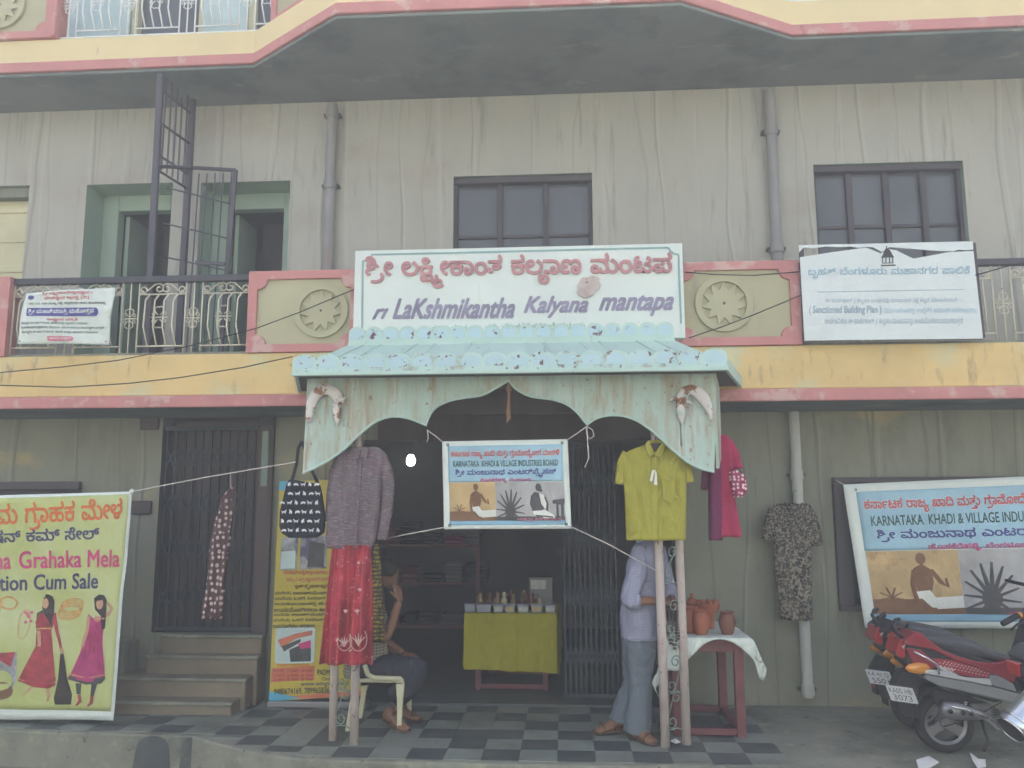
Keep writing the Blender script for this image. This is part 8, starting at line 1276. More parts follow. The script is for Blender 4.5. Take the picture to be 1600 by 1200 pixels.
pk = MB(M['lime_shirt']); flap(pk, [(1019, 714), (1028, 714), (1027, 842), (1017, 842)], Y3 - .052, .012, M['lime_shirt']); flap(pk, [(1033, 746), (1056, 748), (1054, 780), (1046, 787), (1036, 780)], Y3 - .052, .008, M['lime_shirt']); pk.build('placket', T, bevel=.003)
for pts in ([(1019, 735), (1023, 734), (1019, 752), (1015, 752)], [(1024, 734), (1026, 740), (1027, 758), (1022, 757)]):
    s = MB(M['paper']); flap(s, pts, Y3 - .08, .003, M['paper']); s.build('price_tag', T)
h_ = MB(); hanger(h_, 1024, 700, 30, Y3 + .01, 16); tag(h_.build('hanger'), 'wire hanger carrying the olive lime shirt', 'hanger')
# magenta kurta and spotted pouch
Y4 = 6.30
T = thing('hung_kurta', P(1125, 845, Y4), 'magenta and plum kurta hung at the right end of the canopy', 'kurta')
b_ = MB(); cloth(b_, [(680, 1112, 1136), (690, 1108, 1141), (720, 1107, 1143), (770, 1107, 1146), (810, 1108, 1153), (838, 1109, 1158)], Y4, .07, M['magenta'], ((.02, 26, 2.2, .5), (.008, 60, 1, .6)), rag=.02)
b_.build('body', T, smooth=True)
s = MB(M['magenta_d']); q = [P(a, b, Y4) for a, b in [(1110, 684), (1126, 684), (1127, 770), (1127, 843), (1109, 845), (1107, 770)]]
cloth(s, [(686, 1111, 1125), (730, 1108, 1127), (790, 1107, 1128), (844, 1108, 1128)], Y4 - .035, .05, M['magenta_d'], ((.008, 40, 1, .4),), n=40); s.build('front_panel', T, smooth=True)
for pts, mm in (([(1136, 688, 7), (1146, 708, 9), (1152, 733, 9.5)], M['magenta']), ([(1112, 692, 6), (1104, 730, 7), (1100, 766, 5)], M['magenta_d'])):
    s = MB(); limb(s, pts, Y4, mm, .6); s.build('sleeve', T, smooth=True)
b_ = MB(); cloth(b_, [(735, 1139, 1152), (742, 1138, 1162), (755, 1141, 1166), (768, 1144, 1167), (777, 1146, 1160)], Y4 - .08, .03, M['pouch'], ((.004, 30, 0, 0),), n=36, k=14)
b_.tube([P(1140, 737, Y4 - .1), P(1150, 728, Y4 - .1), P(1160, 740, Y4 - .1)], .004, 5, M['magenta_d'])
tag(b_.build('beaded_pouch', smooth=True), 'small plum pouch with white bead dots hanging on the magenta kurta', 'pouch')
# black floral dress on the wall pipe
Y5 = 7.19
T = thing('hung_dress', P(1243, 970, Y5), 'black and cream floral dress hung on the wall over the pale downpipe', 'dress')
b_ = MB(); cloth(b_, [(787, 1212, 1264), (793, 1206, 1269), (815, 1205, 1270), (850, 1208, 1267), (876, 1210, 1267), (920, 1214, 1268), (968, 1219, 1269)], Y5, .045, M['floral'], ((.010, 30, 1, .7), (.006, 64, 0, .6)), rag=.02); b_.build('body', T, smooth=True)
for pts in ([(1210, 796, 9), (1203, 820, 10), (1198, 843, 10)], [(1263, 797, 9), (1272, 825, 10), (1277, 853, 9.5)]):
    s = MB(); limb(s, pts, Y5 + .005, M['floral'], .5); s.build('sleeve', T, smooth=True)
s = MB(M['shirt_dark']); s.tube([P(1226, 786, Y5 - .045), P(1231, 794, Y5 - .055), P(1240, 797, Y5 - .058), P(1249, 794, Y5 - .055), P(1254, 786, Y5 - .045)], .008, 6); s.build('neckline', T, smooth=True)
h_ = MB(); hanger(h_, 1239, 788, 26, Y5, 20); tag(h_.build('hanger'), 'dark hanger carrying the black floral dress', 'hanger')

# ------------------------------------------------------------ left: standee, chair, seated person
SYD = 7.05
def std(x, z): return .0
T = thing('roll_up_standee', P(495, 1093, SYD), 'yellow roll up advertising standee behind the red skirt', 'standee')
m_ = MB(); sheet(m_, [(437, 752), (581, 748), (572, 1086), (420, 1096)], SYD, M['stand_y'], std, 2, 2, .004); m_.build('printed_sheet', T)
b_ = MB(M['alloy']); q0, q1 = P(418, 1100, SYD), P(574, 1091, SYD); b_.box(q0.x, q1.x, SYD - .03, SYD + .09, .002, .055); b_.build('base', T, bevel=.01)
w_ = MB(); sp = lambda pts, m, e=.003: shape(w_, pts, SYD, m, std, e)
sp([(437, 752), (450, 752), (448, 766), (436, 766)], M['stand_c']); sp([(440, 840), (466, 838), (464, 890), (437, 891)], M['photo_1']); sp([(470, 838), (512, 836), (510, 888), (468, 890)], M['photo_1']); sp([(484, 845), (508, 850), (506, 886), (480, 887)], M['dgrey_print'], .0035); sp([(440, 862), (462, 860), (461, 888), (438, 889)], M['pale_blue'], .0035)
for k, (key, x0, x1) in enumerate((('st1', 443, 512), ('st2', 447, 515), ('st3', 461, 518))): put(w_, ktext(key, .02), quadbox(x0, 891 + k * 11, x1, 900 + k * 11, 1), SYD, M['red_print'], std, .0032)
for k, key in enumerate(('st4', 'st5', 'st6', 'st7', 'st4', 'st5', 'st7')): put(w_, ktext(key, .015), quadbox(430 - k * .5, 924 + k * 8.4, (560, 556, 560, 540, 556, 552, 492)[k], 931 + k * 8.4, 1), SYD, M['ink'], std, .0032)
rc = [(434, 981), (490, 979), (493, 983), (491, 1033), (487, 1036), (432, 1037), (429, 1032), (431, 984)]
sp(rc, M['pale_blue']); sp([(434, 1000), (462, 990), (488, 985), (488, 992), (462, 998), (440, 1012)], M['stand_r'], .0035); sp([(452, 1015), (484, 1002), (486, 1014), (486, 1033), (454, 1034)], M['dgrey_print'], .0035); sp([(466, 1006), (486, 1000), (486, 1012), (470, 1014)], M['magenta_print'], .004); sp([(440, 1010), (470, 998), (470, 1003), (444, 1018)], M['dgrey_print'], .0042)
sp([(425, 1044), (492, 1040), (491, 1062), (423, 1066)], M['stand_r']); put(w_, etext('Standard sizes Available', .02), quadbox(434, 1036, 484, 1041, 0), SYD, M['orange_print'], std, .005)
for r in range(3):
    for c in range(3): put(w_, etext(('84 height', '72 height', '96 height', '1.5mtr', '6 feet', '6 line', '2 mtr', '8 feet', '8 line')[r * 3 + c], .02), quadbox(427 + c * 22, 1046 + r * 6.5, 445 + c * 22, 1051 + r * 6.5, 1), SYD, M['dress_red'], std, .0045)
put(w_, etext('PADMA', .02), quadbox(496, 1046, 521, 1055, 0), SYD, M['ink'], std, .0032); put(w_, etext('Channels', .02), quadbox(503, 1058, 530, 1063, 0), SYD, M['ink'], std, .0032)
put(w_, etext('www.wingshir.com', .02), quadbox(470, 1065, 545, 1074, 2), SYD, M['navy_print'], std, .0032); put(w_, etext('9480674169, 7899658366', .025), quadbox(428, 1076, 519, 1087, 3), SYD, M['ink'], std, .0032)
sp([(421, 1080), (440, 1084), (470, 1091), (430, 1095.5), (420, 1096)], M['stand_c'], .003); sp([(445, 1088), (572, 1078), (572, 1086), (470, 1092)], M['stand_r'], .0028)
w_.build('print', T)

C0 = G(600, 1143); cy0, cy1 = 6.36, 6.74; sx0, sx1, szh = P(548, 1060, 6.4).x, P(632, 1060, 6.4).x, P(610, 1060, 6.38).z
T = thing('plastic_chair', ((sx0 + sx1) / 2, 6.55, 0), 'cream moulded plastic chair with the seated person, behind the left posts', 'chair')
s = MB(M['plastic']); s.box(sx0 + .02, sx1, cy0, cy1, szh - .03, szh); s.build('seat', T, bevel=.012)
for x, y, dx, dy in ((sx1 - .025, cy0 + .02, .0, -.02), (sx1 - .025, cy1 - .02, 0, .02), (sx0 + .05, cy0 + .02, -.055, -.02), (sx0 + .05, cy1 - .02, -.055, .02)):
    l_ = MB(M['plastic']); l_.loft([[(x + dx + sx * a, y + dy + sy * b, z) for sx, sy in ((-1, -1), (1, -1), (1, 1), (-1, 1))] for z, a, b, dx, dy in ((0, .016, .014, dx, dy), (szh * .6, .022, .018, dx * .35, dy * .35), (szh - .032, .034, .022, 0, 0))]); l_.build('leg', T, bevel=.006)
bk_ = MB(M['plastic'])
for y in (cy0 + .01, cy1 - .03): bk_.tube([(sx0 + .07, y, szh - .02), (sx0 + .03, y, szh + .10), (sx0 - .02, y, szh + .40)], .018, 8)
for k in range(5): bk_.bar((sx0 + .02 - .012 * k, cy0, szh + .12 + k * .065), (sx0 + .02 - .012 * k, cy1 - .02, szh + .12 + k * .065), .012, .045)
bk_.build('backrest', T, bevel=.006)
ar = MB(M['plastic']); ar.tube([(sx0 + .115, cy0 - .004, szh + .10), (sx0 + .14, cy0 - .004, szh + .03), (sx0 + .19, cy0 - .006, szh + .006), (sx1 - .02, cy0 - .004, szh + .004), (sx1 - .005, cy0, szh - .03)], [.018, .02, .02, .018, .018], 8, flat=.8); ar.build('side_rim', T, smooth=True)

def hand(mb, w, d, nrm, s=1.0, curl=.35, m=None, side=1):
    """palm, four unequal bent fingers and a thumb leaving the side of the palm; w wrist, d pointing direction, nrm back of hand"""
    w, d, nrm = Vector(w), Vector(d).normalized(), Vector(nrm).normalized(); nrm = (nrm - d * nrm.dot(d)).normalized(); sd = d.cross(nrm) * side; m = m or M['skin']
    mb.loft([[w + d * t * s + sd * a * wd * s + nrm * b * th * s for a, b in ((-1, -.6), (-.6, -1), (.6, -1), (1, -.6), (1, .6), (.6, 1), (-.6, 1), (-1, .6))] for t, wd, th in ((-.01, .026, .018), (.02, .032, .016), (.055, .040, .015), (.085, .040, .012), (.095, .036, .008))], m)
    for k, (o_, L) in enumerate(((-.030, .066), (-.010, .078), (.011, .073), (.030, .056))):
        a = w + d * .088 * s + sd * o_ * s; p = [a]; dd = d + sd * o_ * 2
        for q in range(3): dd = (dd - nrm * curl * (.7 + .25 * q)).normalized(); p.append(p[-1] + dd * L / 3 * s * (1.15 - .15 * q))
        mb.tube(p, [.0095 * s, .0092 * s, .0085 * s, .006 * s], 8, m); mb.sphere(p[-1], .0062 * s, m, 6)
    a = w + d * .03 * s - sd * .028 * s; t = (d * .75 - sd * .7 - nrm * .25).normalized(); mb.tube([a, a + t * .034 * s, a + (t + d * .3 - nrm * .2).normalized() * .064 * s], [.0125 * s, .0105 * s, .0075 * s], 8, m)
def head(mb, c, r, face, tilt=0):
    """skull, jaw, nose, ears and eyes, then hair; face = direction looked at"""
    c = Vector(c); f = Vector(face).normalized(); u = Vector((0, 0, 1)); sd = f.cross(u).normalized()
    rings = []
    for t, a, b, o in ((-1.28, .10, .12, .50), (-1.2, .36, .34, .42), (-.95, .56, .62, .26), (-.6, .68, .82, .12), (-.2, .76, .95, .04), (.2, .80, 1.0, 0), (.55, .74, .94, -.04), (.85, .52, .70, -.06), (1.0, .2, .3, -.06)):
        rings.append([c + u * t * r + (sd * math.cos(q) * a + f * (math.sin(q) * b + o)) * r for q in [2 * math.pi * k / 16 for k in range(16)]])
    mb.loft(rings, M['skin'])
    n0 = c + f * r * 1.0 - u * r * .15; mb.tube([n0 + u * r * .35 - f * r * .06, n0 + f * r * .10, n0 - u * r * .22 + f * r * .18, n0 - u * r * .30 + f * r * .02], [.06 * r, .09 * r, .14 * r, .08 * r], 8, M['skin'])
    for s in (-1, 1):
        mb.sphere(c + f * r * .86 + sd * s * r * .34 + u * r * .08, r * .11, M['paper'], 8); mb.sphere(c + f * r * .94 + sd * s * r * .34 + u * r * .08, r * .055, M['ink'], 6)
        mb.sphere(c + sd * s * r * .82 - f * r * .05 - u * r * .05, r * .22, M['skin'], 8, (.45, .8, 1.2))
    mb.tube([c + f * r * .90 - u * r * .72 - sd * r * .24, c + f * r * .99 - u * r * .74, c + f * r * .90 - u * r * .72 + sd * r * .24], r * .07, 6, M['dress_red'])
    h = []
    for t, a, b, o in ((-.45, .70, .30, -.60), (-.1, .86, .60, -.42), (.25, .90, .86, -.20), (.5, .86, 1.02, -.06), (.8, .66, .86, -.06), (1.0, .40, .52, -.08), (1.1, .10, .12, -.08)):
        h.append([c + u * t * r + (sd * math.cos(q) * a + f * (math.sin(q) * b + o)) * r * 1.03 for q in [2 * math.pi * k / 16 for k in range(16)]])
    mh = MB(M['hair']); mh.loft(h, M['hair']); return mh
# seated person: knees to the right, one forearm raised, one hand on the knee
ys = 6.55; szt = szh
T = thing('person', (sx0 + .2, ys, 0), 'person in a checked shirt and dark trousers sitting on the cream plastic chair', 'person')
hip = P(572, 1043, ys); kn = P(656, 1046, ys - .09); ft = P(613, 1098, ys - .08); shd = P(566, 925, ys + .0); elb = P(604, 1000, ys - .14); wr = P(624, 938, ys - .10)
kn2 = P(657, 1044, ys + .10); ft2 = P(622, 1100, ys + .16); shr = shd + Vector((.02, .17, 0)); shl = shd + Vector((.0, -.17, 0)); el2 = P(605, 1005, ys + .16); wr2 = P(631, 1022, ys + .06)
nk = shd + Vector((.07, 0, .05)); hd = P(607, 893, ys - .02)
skin_body('body', [(*hip, .13), (*(hip + (shd - hip) * .4), .12), (*(hip + (shd - hip) * .8), .125), (*nk, .055), (*(nk + Vector((.02, 0, .06))), .055),
      (*shl, .052), (*elb, .042), (*wr, .029), (*shr, .052), (*el2, .040), (*wr2, .028),
      (*(hip + Vector((.04, -.09, 0))), .085), (*kn, .062), (*(kn.lerp(ft, .4)), .058), (*ft, .036), (*(hip + Vector((.04, .09, 0))), .085), (*kn2, .062), (*(kn2.lerp(ft2, .4)), .056), (*ft2, .036)],
      [(0, 1), (1, 2), (2, 3), (3, 4), (2, 5), (5, 6), (6, 7), (2, 8), (8, 9), (9, 10), (0, 11), (11, 12), (12, 13), (13, 14), (0, 15), (15, 16), (16, 17), (17, 18)], M['skin'], T)
h_ = MB(); hr = head(h_, hd, .098, (.3, .95, -.2)); ho = h_.build('head', T, smooth=True); hr.build('hair', ho, smooth=True)
for w_, d_, nn, sd_ in ((wr, (-.25, .25, 1), (.8, -.6, 0), 1), (wr2, (1, -.25, -.25), (0, -.3, 1), 1)):
    h_ = MB(); hand(h_, w_, d_, nn, .95, .55, M['skin'], sd_); h_.build('hand', T, smooth=True)
def tub(mb, pts, rad, m, n=18, flat=1, wr_=.012):
    V = []; Rr = []
    for i in range(len(pts) - 1):
        for t in range(8): u = t / 8; V.append(Vector(pts[i]).lerp(Vector(pts[i + 1]), u)); Rr.append(rad[i] + (rad[i + 1] - rad[i]) * u)
    V.append(Vector(pts[-1])); Rr.append(rad[-1])
    # soften the corners of the path
    for _ in range(3): V = [V[0]] + [(V[i - 1] + V[i] * 2 + V[i + 1]) / 4 for i in range(1, len(V) - 1)] + [V[-1]]
    Rr = [r * (1 + wr_ * 6 * nz(i * .45, pts[0][2] * 5, 1, rad[0] * 90)) for i, r in enumerate(Rr)]
    mb.tube(V, Rr, n, m, flat=flat)
s = MB(); tub(s, [hip + Vector((0, 0, -.06)), hip + Vector((0, 0, .05)), hip.lerp(shd, .5), hip.lerp(shd, .88), nk - Vector((0, 0, .02))], [.165, .17, .165, .16, .075], M['sit_shirt'], 24)
tub(s, [shl + Vector((0, .03, .01)), shl.lerp(elb, .35), shl.lerp(elb, .62)], [.075, .07, .068], M['sit_shirt']); tub(s, [shr + Vector((0, -.03, .01)), shr.lerp(el2, .35), shr.lerp(el2, .62)], [.075, .07, .068], M['sit_shirt']); s.build('shirt', T, smooth=True)
s = MB(); tub(s, [hip + Vector((-.02, -.08, 0)), hip.lerp(kn, .6) + Vector((0, -.01, 0)), kn, kn.lerp(ft, .5), ft + Vector((0, 0, .05))], [.115, .098, .085, .088, .078], M['dark_trousers']); tub(s, [hip + Vector((-.02, .08, 0)), hip.lerp(kn2, .6), kn2, kn2.lerp(ft2, .5), ft2 + Vector((0, 0, .05))], [.115, .098, .085, .085, .078], M['dark_trousers']); s.build('trousers', T, smooth=True)
def foot(T, ank, d, tilt=0, m=None, bare=True):
    d = Vector(d).normalized(); u = Vector((0, 0, 1)); sd = d.cross(u).normalized(); a = Vector(ank); f = MB(M['skin'])
    f.loft([[a + d * t + u * (h0 + tilt * t) + sd * w_ * math.cos(q) + u * hh * math.sin(q) for q in [2 * math.pi * k / 12 for k in range(12)]] for t, h0, w_, hh in ((-.07, -.03, .018, .02), (-.055, -.03, .034, .036), (0, -.01, .040, .058), (.06, -.025, .042, .042), (.12, -.042, .045, .028), (.16, -.05, .043, .02), (.185, -.054, .030, .012))])
    for k in range(5): o_ = (-.034 + k * .017); c = a + d * (.18 - abs(k - 1) * .008) + sd * o_ + u * (-.054 + tilt * .18); f.sphere(c, .0115 if k else .014, M['skin'], 8, (1, 1, .8))
    f.build('foot', T, smooth=True)
    s = MB(M['sandal']); s.loft([[a + d * t + u * (-.072 + tilt * t + zz) + sd * w_ * x for x, zz in ((-1, 0), (1, 0), (1, .016), (-1, .016))] for t, w_ in ((-.085, .02), (-.06, .040), (0, .040), (.08, .046), (.15, .050), (.20, .036), (.212, .015))])
    for t, hh in ((.05, .03), (.13, .004)): s.tube([a + d * t + sd * .046 - u * .06 + u * tilt * t, a + d * (t + .01) + sd * .02 + u * (hh - .01 + tilt * t), a + d * (t + .01) - sd * .02 + u * (hh - .01 + tilt * t), a + d * t - sd * .046 - u * .06 + u * tilt * t], .010, 6, flat=.5)
    s.build('sandal', T, smooth=True)
foot(T, (ft.x - .01, ft.y, .11), (.72, -.62, 0), -.18); foot(T, (ft2.x, ft2.y, .078), (.9, -.3, 0))

# ------------------------------------------------------------ right: standing person
my = 6.36
T = thing('person', (P(998, 1150, my).x, my, 0), 'standing person in a lilac striped shirt and slate trousers, face hidden by the lime shirt', 'person')
hipm = P(999, 990, my); chest = P(1008, 885, my); sh1 = P(1003, 864, my - .15); sh2 = P(1022, 862, my + .16); nkm = P(1012, 846, my); hdm = P(1022, 815, my)
e1 = P(985, 938, my - .24); w1_ = P(1030, 939, my - .20); e2 = P(1046, 930, my + .16); w2_ = P(1053, 948, my - .02)
k1 = P(1001, 1070, my - .08); a1_ = P(997, 1146, my - .10); a1_.z = .085; k2 = P(994, 1066, my + .10); a2_ = P(972, 1134, my + .06); a2_.z = .10
skin_body('body', [(*hipm, .13), (*(hipm.lerp(chest, .5)), .125), (*chest, .13), (*nkm, .06), (*(nkm.lerp(hdm, .45)), .056), (*sh1, .042), (*e1, .040), (*w1_, .028), (*sh2, .042), (*e2, .040), (*w2_, .028),
      (*(hipm + Vector((0, -.09, -.05))), .09), (*k1, .06), (*(k1.lerp(a1_, .35)), .058), (*a1_, .036), (*(hipm + Vector((0, .09, -.05))), .09), (*k2, .06), (*(k2.lerp(a2_, .35)), .056), (*a2_, .036)],
      [(0, 1), (1, 2), (2, 3), (3, 4), (2, 5), (5, 6), (6, 7), (2, 8), (8, 9), (9, 10), (0, 11), (11, 12), (12, 13), (13, 14), (0, 15), (15, 16), (16, 17), (17, 18)], M['skin'], T)
h_ = MB(); hr = head(h_, hdm, .10, (.8, .3, -.25)); ho = h_.build('head', T, smooth=True); hr.build('hair', ho, smooth=True)
for w_, d_, nn in ((w1_, (1, .12, -.12), (0, -.5, 1)), (w2_, (.35, -.8, -.2), (.3, 0, 1))):
    h_ = MB(); hand(h_, w_, d_, nn, 1.0, .42, M['skin']); h_.build('hand', T, smooth=True)
def torso(mb, rows, m, n=40, k=34, fold=1):
    """shirt or trouser seat: rows (z, centre x, centre y, half width x, half depth y)"""
    rings = []; rows = sorted(rows)
    for i in range(k + 1):
        z = rows[0][0] + (rows[-1][0] - rows[0][0]) * i / k
        for a, b in zip(rows, rows[1:]):
            if a[0] <= z <= b[0] + 1e-6:
                t = (z - a[0]) / max(1e-6, b[0] - a[0]); t = t * t * (3 - 2 * t); q = [p + (r - p) * t for p, r in zip(a, b)]; break
        ring = []
        for j in range(n):
            t = 2 * math.pi * j / n; f = 1 + .05 * nz(math.cos(t) * 1.2 + 3, z, 5, 2) + fold * .035 * math.sin(20 * z + 4 * math.cos(t * 2 + z * 5)) * (.5 + .5 * math.sin(3 * t)); ring.append((q[1] + q[3] * f * math.cos(t), q[2] + q[4] * f * math.sin(t), z))
        rings.append(ring)
    mb.loft(rings, m)
s = MB(); torso(s, [(hipm.z - .03, hipm.x + .005, my, .140, .185), (hipm.z + .10, hipm.x, my, .138, .185), (hipm.z + .28, hipm.x + .02, my, .135, .18), (chest.z, chest.x, my, .138, .195), (chest.z + .08, chest.x + .015, my, .13, .215), (chest.z + .14, chest.x + .02, my, .112, .19), (nkm.z + .015, nkm.x + .005, my, .068, .075)], M['man_shirt'])
tub(s, [sh1 + Vector((.01, .05, .015)), sh1.lerp(e1, .4), e1 + Vector((-.015, 0, .0)), e1.lerp(w1_, .22)], [.080, .074, .064, .056], M['man_shirt'], 22, wr_=.02); tub(s, [sh2 + Vector((0, -.04, .01)), sh2.lerp(e2, .5), e2, e2.lerp(w2_, .3)], [.085, .078, .07, .058], M['man_shirt'], 22, wr_=.02); s.build('shirt', T, smooth=True)
c_ = MB(M['man_shirt']); q = e1.lerp(w1_, .24); d_ = (w1_ - e1).normalized(); c_.tube([q - d_ * .03, q + d_ * .012], [.062, .058], 16); c_.tube([nkm + Vector((-.01, 0, -.02)), nkm + Vector((.0, 0, .035))], [.080, .070], 18); c_.build('cuff_and_collar', T, smooth=True)
s = MB(); torso(s, [(hipm.z - .24, hipm.x + .005, my, .108, .160), (hipm.z - .14, hipm.x, my, .125, .172), (hipm.z - .05, hipm.x, my, .130, .175), (hipm.z + .02, hipm.x, my, .130, .165)], M['trousers'], k=10, fold=0)
tub(s, [hipm + Vector((.005, -.085, -.08)), k1 + Vector((0, 0, .15)), k1, k1.lerp(a1_, .6), Vector((a1_.x - .01, a1_.y, .045))], [.112, .100, .088, .09, .098], M['trousers'], 22, wr_=.02)
tub(s, [hipm + Vector((-.005, .085, -.08)), k2 + Vector((0, 0, .15)), k2, k2.lerp(a2_, .6), Vector((a2_.x, a2_.y, .07))], [.118, .105, .092, .095, .10], M['trousers'], 22, wr_=.02); s.build('trousers', T, smooth=True)
foot(T, (a1_.x - .01, a1_.y, .078), (.55, -.83, 0)); foot(T, (a2_.x - .02, a2_.y, .085), (-.93, -.35, 0))

# ------------------------------------------------------------ tables
def table(x0, x1, y0, y1, h, lab, lw, low=True):
    T = thing('wooden_table', ((x0 + x1) / 2, (y0 + y1) / 2, 0), lab, 'table')
    t = MB(M['wood_red']); t.box(x0 - .03, x1 + .03, y0 - .03, y1 + .03, h - .03, h); t.build('tabletop', T, bevel=.004)
    for x in (x0, x1 - lw):
        for y in (y0, y1 - lw): l_ = MB(M['wood_red']); l_.box(x, x + lw, y, y + lw, 0, h - .031); l_.build('leg', T, bevel=.004)
    for q_ in [(x0 + lw + .001, x1 - lw - .001, y + .008, y + lw - .008, .012, .055) for y in (y0, y1 - lw)] + [(x + .008, x + lw - .008, y0 + lw + .001, y1 - lw - .001, .016, .052) for x in (x0, x1 - lw)]: r = MB(M['wood_red']); r.box(*q_); r.build('stretcher', T, bevel=.003)
    r = MB(M['wood_red']); r.box(x0 + lw + .001, x1 - lw - .001, y0 + .01, y0 + lw - .02, h - .10, h - .032); r.build('apron', T, bevel=.003); return T
tx0, tx1, ty0, ty1, th = .75, P(1167, 1153, 6.34).x, 6.34, 7.10, .69
table(tx0, tx1, ty0, ty1, th, 'dark red painted table under the white cloth beside the right posts', .065)
# white cloth with uneven hanging corners
c_ = MB(M['table_white']); nx_, ny_ = 44, 44; vs = []
ex0, ex1, ey0, ey1 = tx0 - .045, tx1 + .045, ty0 - .045, ty1 + .045
def drape(u, v):
    """flat inside the table edge, hanging outside it; u, v in metres over the cloth"""
    x, y = u, v; dx = max(ex0 - u, u - ex1, 0); dy = max(ey0 - v, v - ey1, 0); z = th + .006
    cxx, cyy = min(max(u, ex0), ex1), min(max(v, ey0), ey1); d = max(dx, dy) + .35 * min(dx, dy)
    if d > 0:
        sx = (-1 if u < ex0 else 1 if u > ex1 else 0); sy = (-1 if v < ey0 else 1 if v > ey1 else 0)
        out = .012 + .05 * min(1, d / .3) * (.5 + .5 * math.sin((u + v) * 24 + 1)) + .25 * min(dx, dy)
        x = cxx + sx * min(dx, out); y = cyy + sy * min(dy, out); z -= max(0, d - .015)
    return (x, y, z + .004 * nz(u, v, 6, 1))
for j in range(ny_ + 1):
    for i in range(nx_ + 1):
        a, b = i / nx_, j / ny_
        skew = .20 * (a - .5)
        u = ex0 - (.40 - .34 * b * 0 ) * 0 + (ex0 - .30) * (1 - a) + (ex1 + .07 + .09 * (1 - b)) * a - ex0; u = (ex0 - .33 + .16 * b) * (1 - a) + (ex1 + .16 - .1 * b) * a
        v = (ey0 - (.24 - .22 * math.sin(math.pi * min(1, max(0, (a - .38) / .55))) * 1.0) ) * (1 - b) + (ey1 + .03) * b
        vs.append(drape(u, v))
fs = [(j * (nx_ + 1) + i, j * (nx_ + 1) + i + 1, (j + 1) * (nx_ + 1) + i + 1, (j + 1) * (nx_ + 1) + i) for j in range(ny_) for i in range(nx_)]
c_.add(vs, fs); o = c_.build('table_cloth', smooth=True); sm = o.modifiers.new('solid', 'SOLIDIFY'); sm.thickness = .003; sm.offset = 1
tag(o, 'creased white cloth hanging unevenly over the dark red table', 'tablecloth')
def pot(c, h, r, m, lab, knob=False):
    p = MB(m); pr = [(0, 0), (r * .62, 0), (r * .72, h * .08), (r * .98, h * .42), (r, h * .55), (r * .86, h * .78), (r * .70, h * .88), (r * .72, h * .92), (r * .86, h * .97), (r * .84, h), (r * .70, h), (r * .62, h * .9), (0, h * .88)]
    p.lathe(c, pr, 28, m)
    if knob: p.lathe(Vector(c) + Vector((0, 0, h)), [(r * .84, 0), (r * .7, .02), (r * .25, .03), (r * .22, .05), (r * .3, .065), (0, .07)], 20, m)
    tag(smooth_auto(p.build('clay_pot')), lab, 'pot', 'terracotta pots on the white cloth')
pyy = 6.46
for px, m, h, r, lab, kb_ in ((1096, M['terra'], .175, .066, 'orange terracotta pot on the white cloth nearest the posts', 0), (1137, M['terra_d'], .165, .063, 'darker brown terracotta pot nearest the table edge', 0)):
    q = P(px, 1000, pyy); pot((q.x, pyy, th + .01), h, r, m, lab, kb_)
q = P(1080, 1000, 6.53); pot((q.x, 6.53, th + .01), .19, .07, M['terra'], 'terracotta pot behind the right post', 0)
q = P(1082, 990, 6.85); pot((q.x, 6.80, th + .01), .19, .06, M['terra'], 'lidded terracotta pot at the back of the table', 1)
b_ = MB(M['terra']); q = P(1107, 1000, 6.75); b_.lathe((q.x, 6.75, th + .01), [(0, 0), (.05, 0), (.055, .1), (.09, .15), (.10, .19), (.085, .19), (.05, .13), (0, .12)], 24)
for k in range(9): a = k * .7; b_.sphere((q.x + .07 * math.cos(a), 6.75 + .05 * math.sin(a), th + .205), .022, M['terra'], 8)
tag(smooth_auto(b_.build('clay_lamp_stack')), 'wide terracotta bowl heaped with small clay lamps at the back of the table', 'bowl')
for k, (px, y0_, y1_, lab) in enumerate(((1043, 945, 992, 'short dark bead string hanging by the left post of the right pair'), (1048, 943, 1005, 'middle dark bead string between the right posts'), (1054, 942, 1013, 'longest dark bead string between the right posts'), (1060, 944, 998, 'dark bead string hanging next to the rightmost post'))):
    b_ = MB(M['bead']); n_ = 13
    for i in range(n_):
        y = y0_ + (y1_ - y0_) * i / (n_ - 1)
        for s in (-1, 1): p = P(px + s * 2.6 * math.sin(math.pi * min(1, (n_ - 1 - i) / 3 + .15) / 2), y, 6.14); b_.sphere(p, .0105, M['bead'], 7)
    b_.tube([P(px, y0_ - 12, 6.14), P(px, y0_, 6.14)], .002, 4, M['wire']); tag(b_.build('bead_string', smooth=True), lab, 'beads', 'bead strings on the right posts')

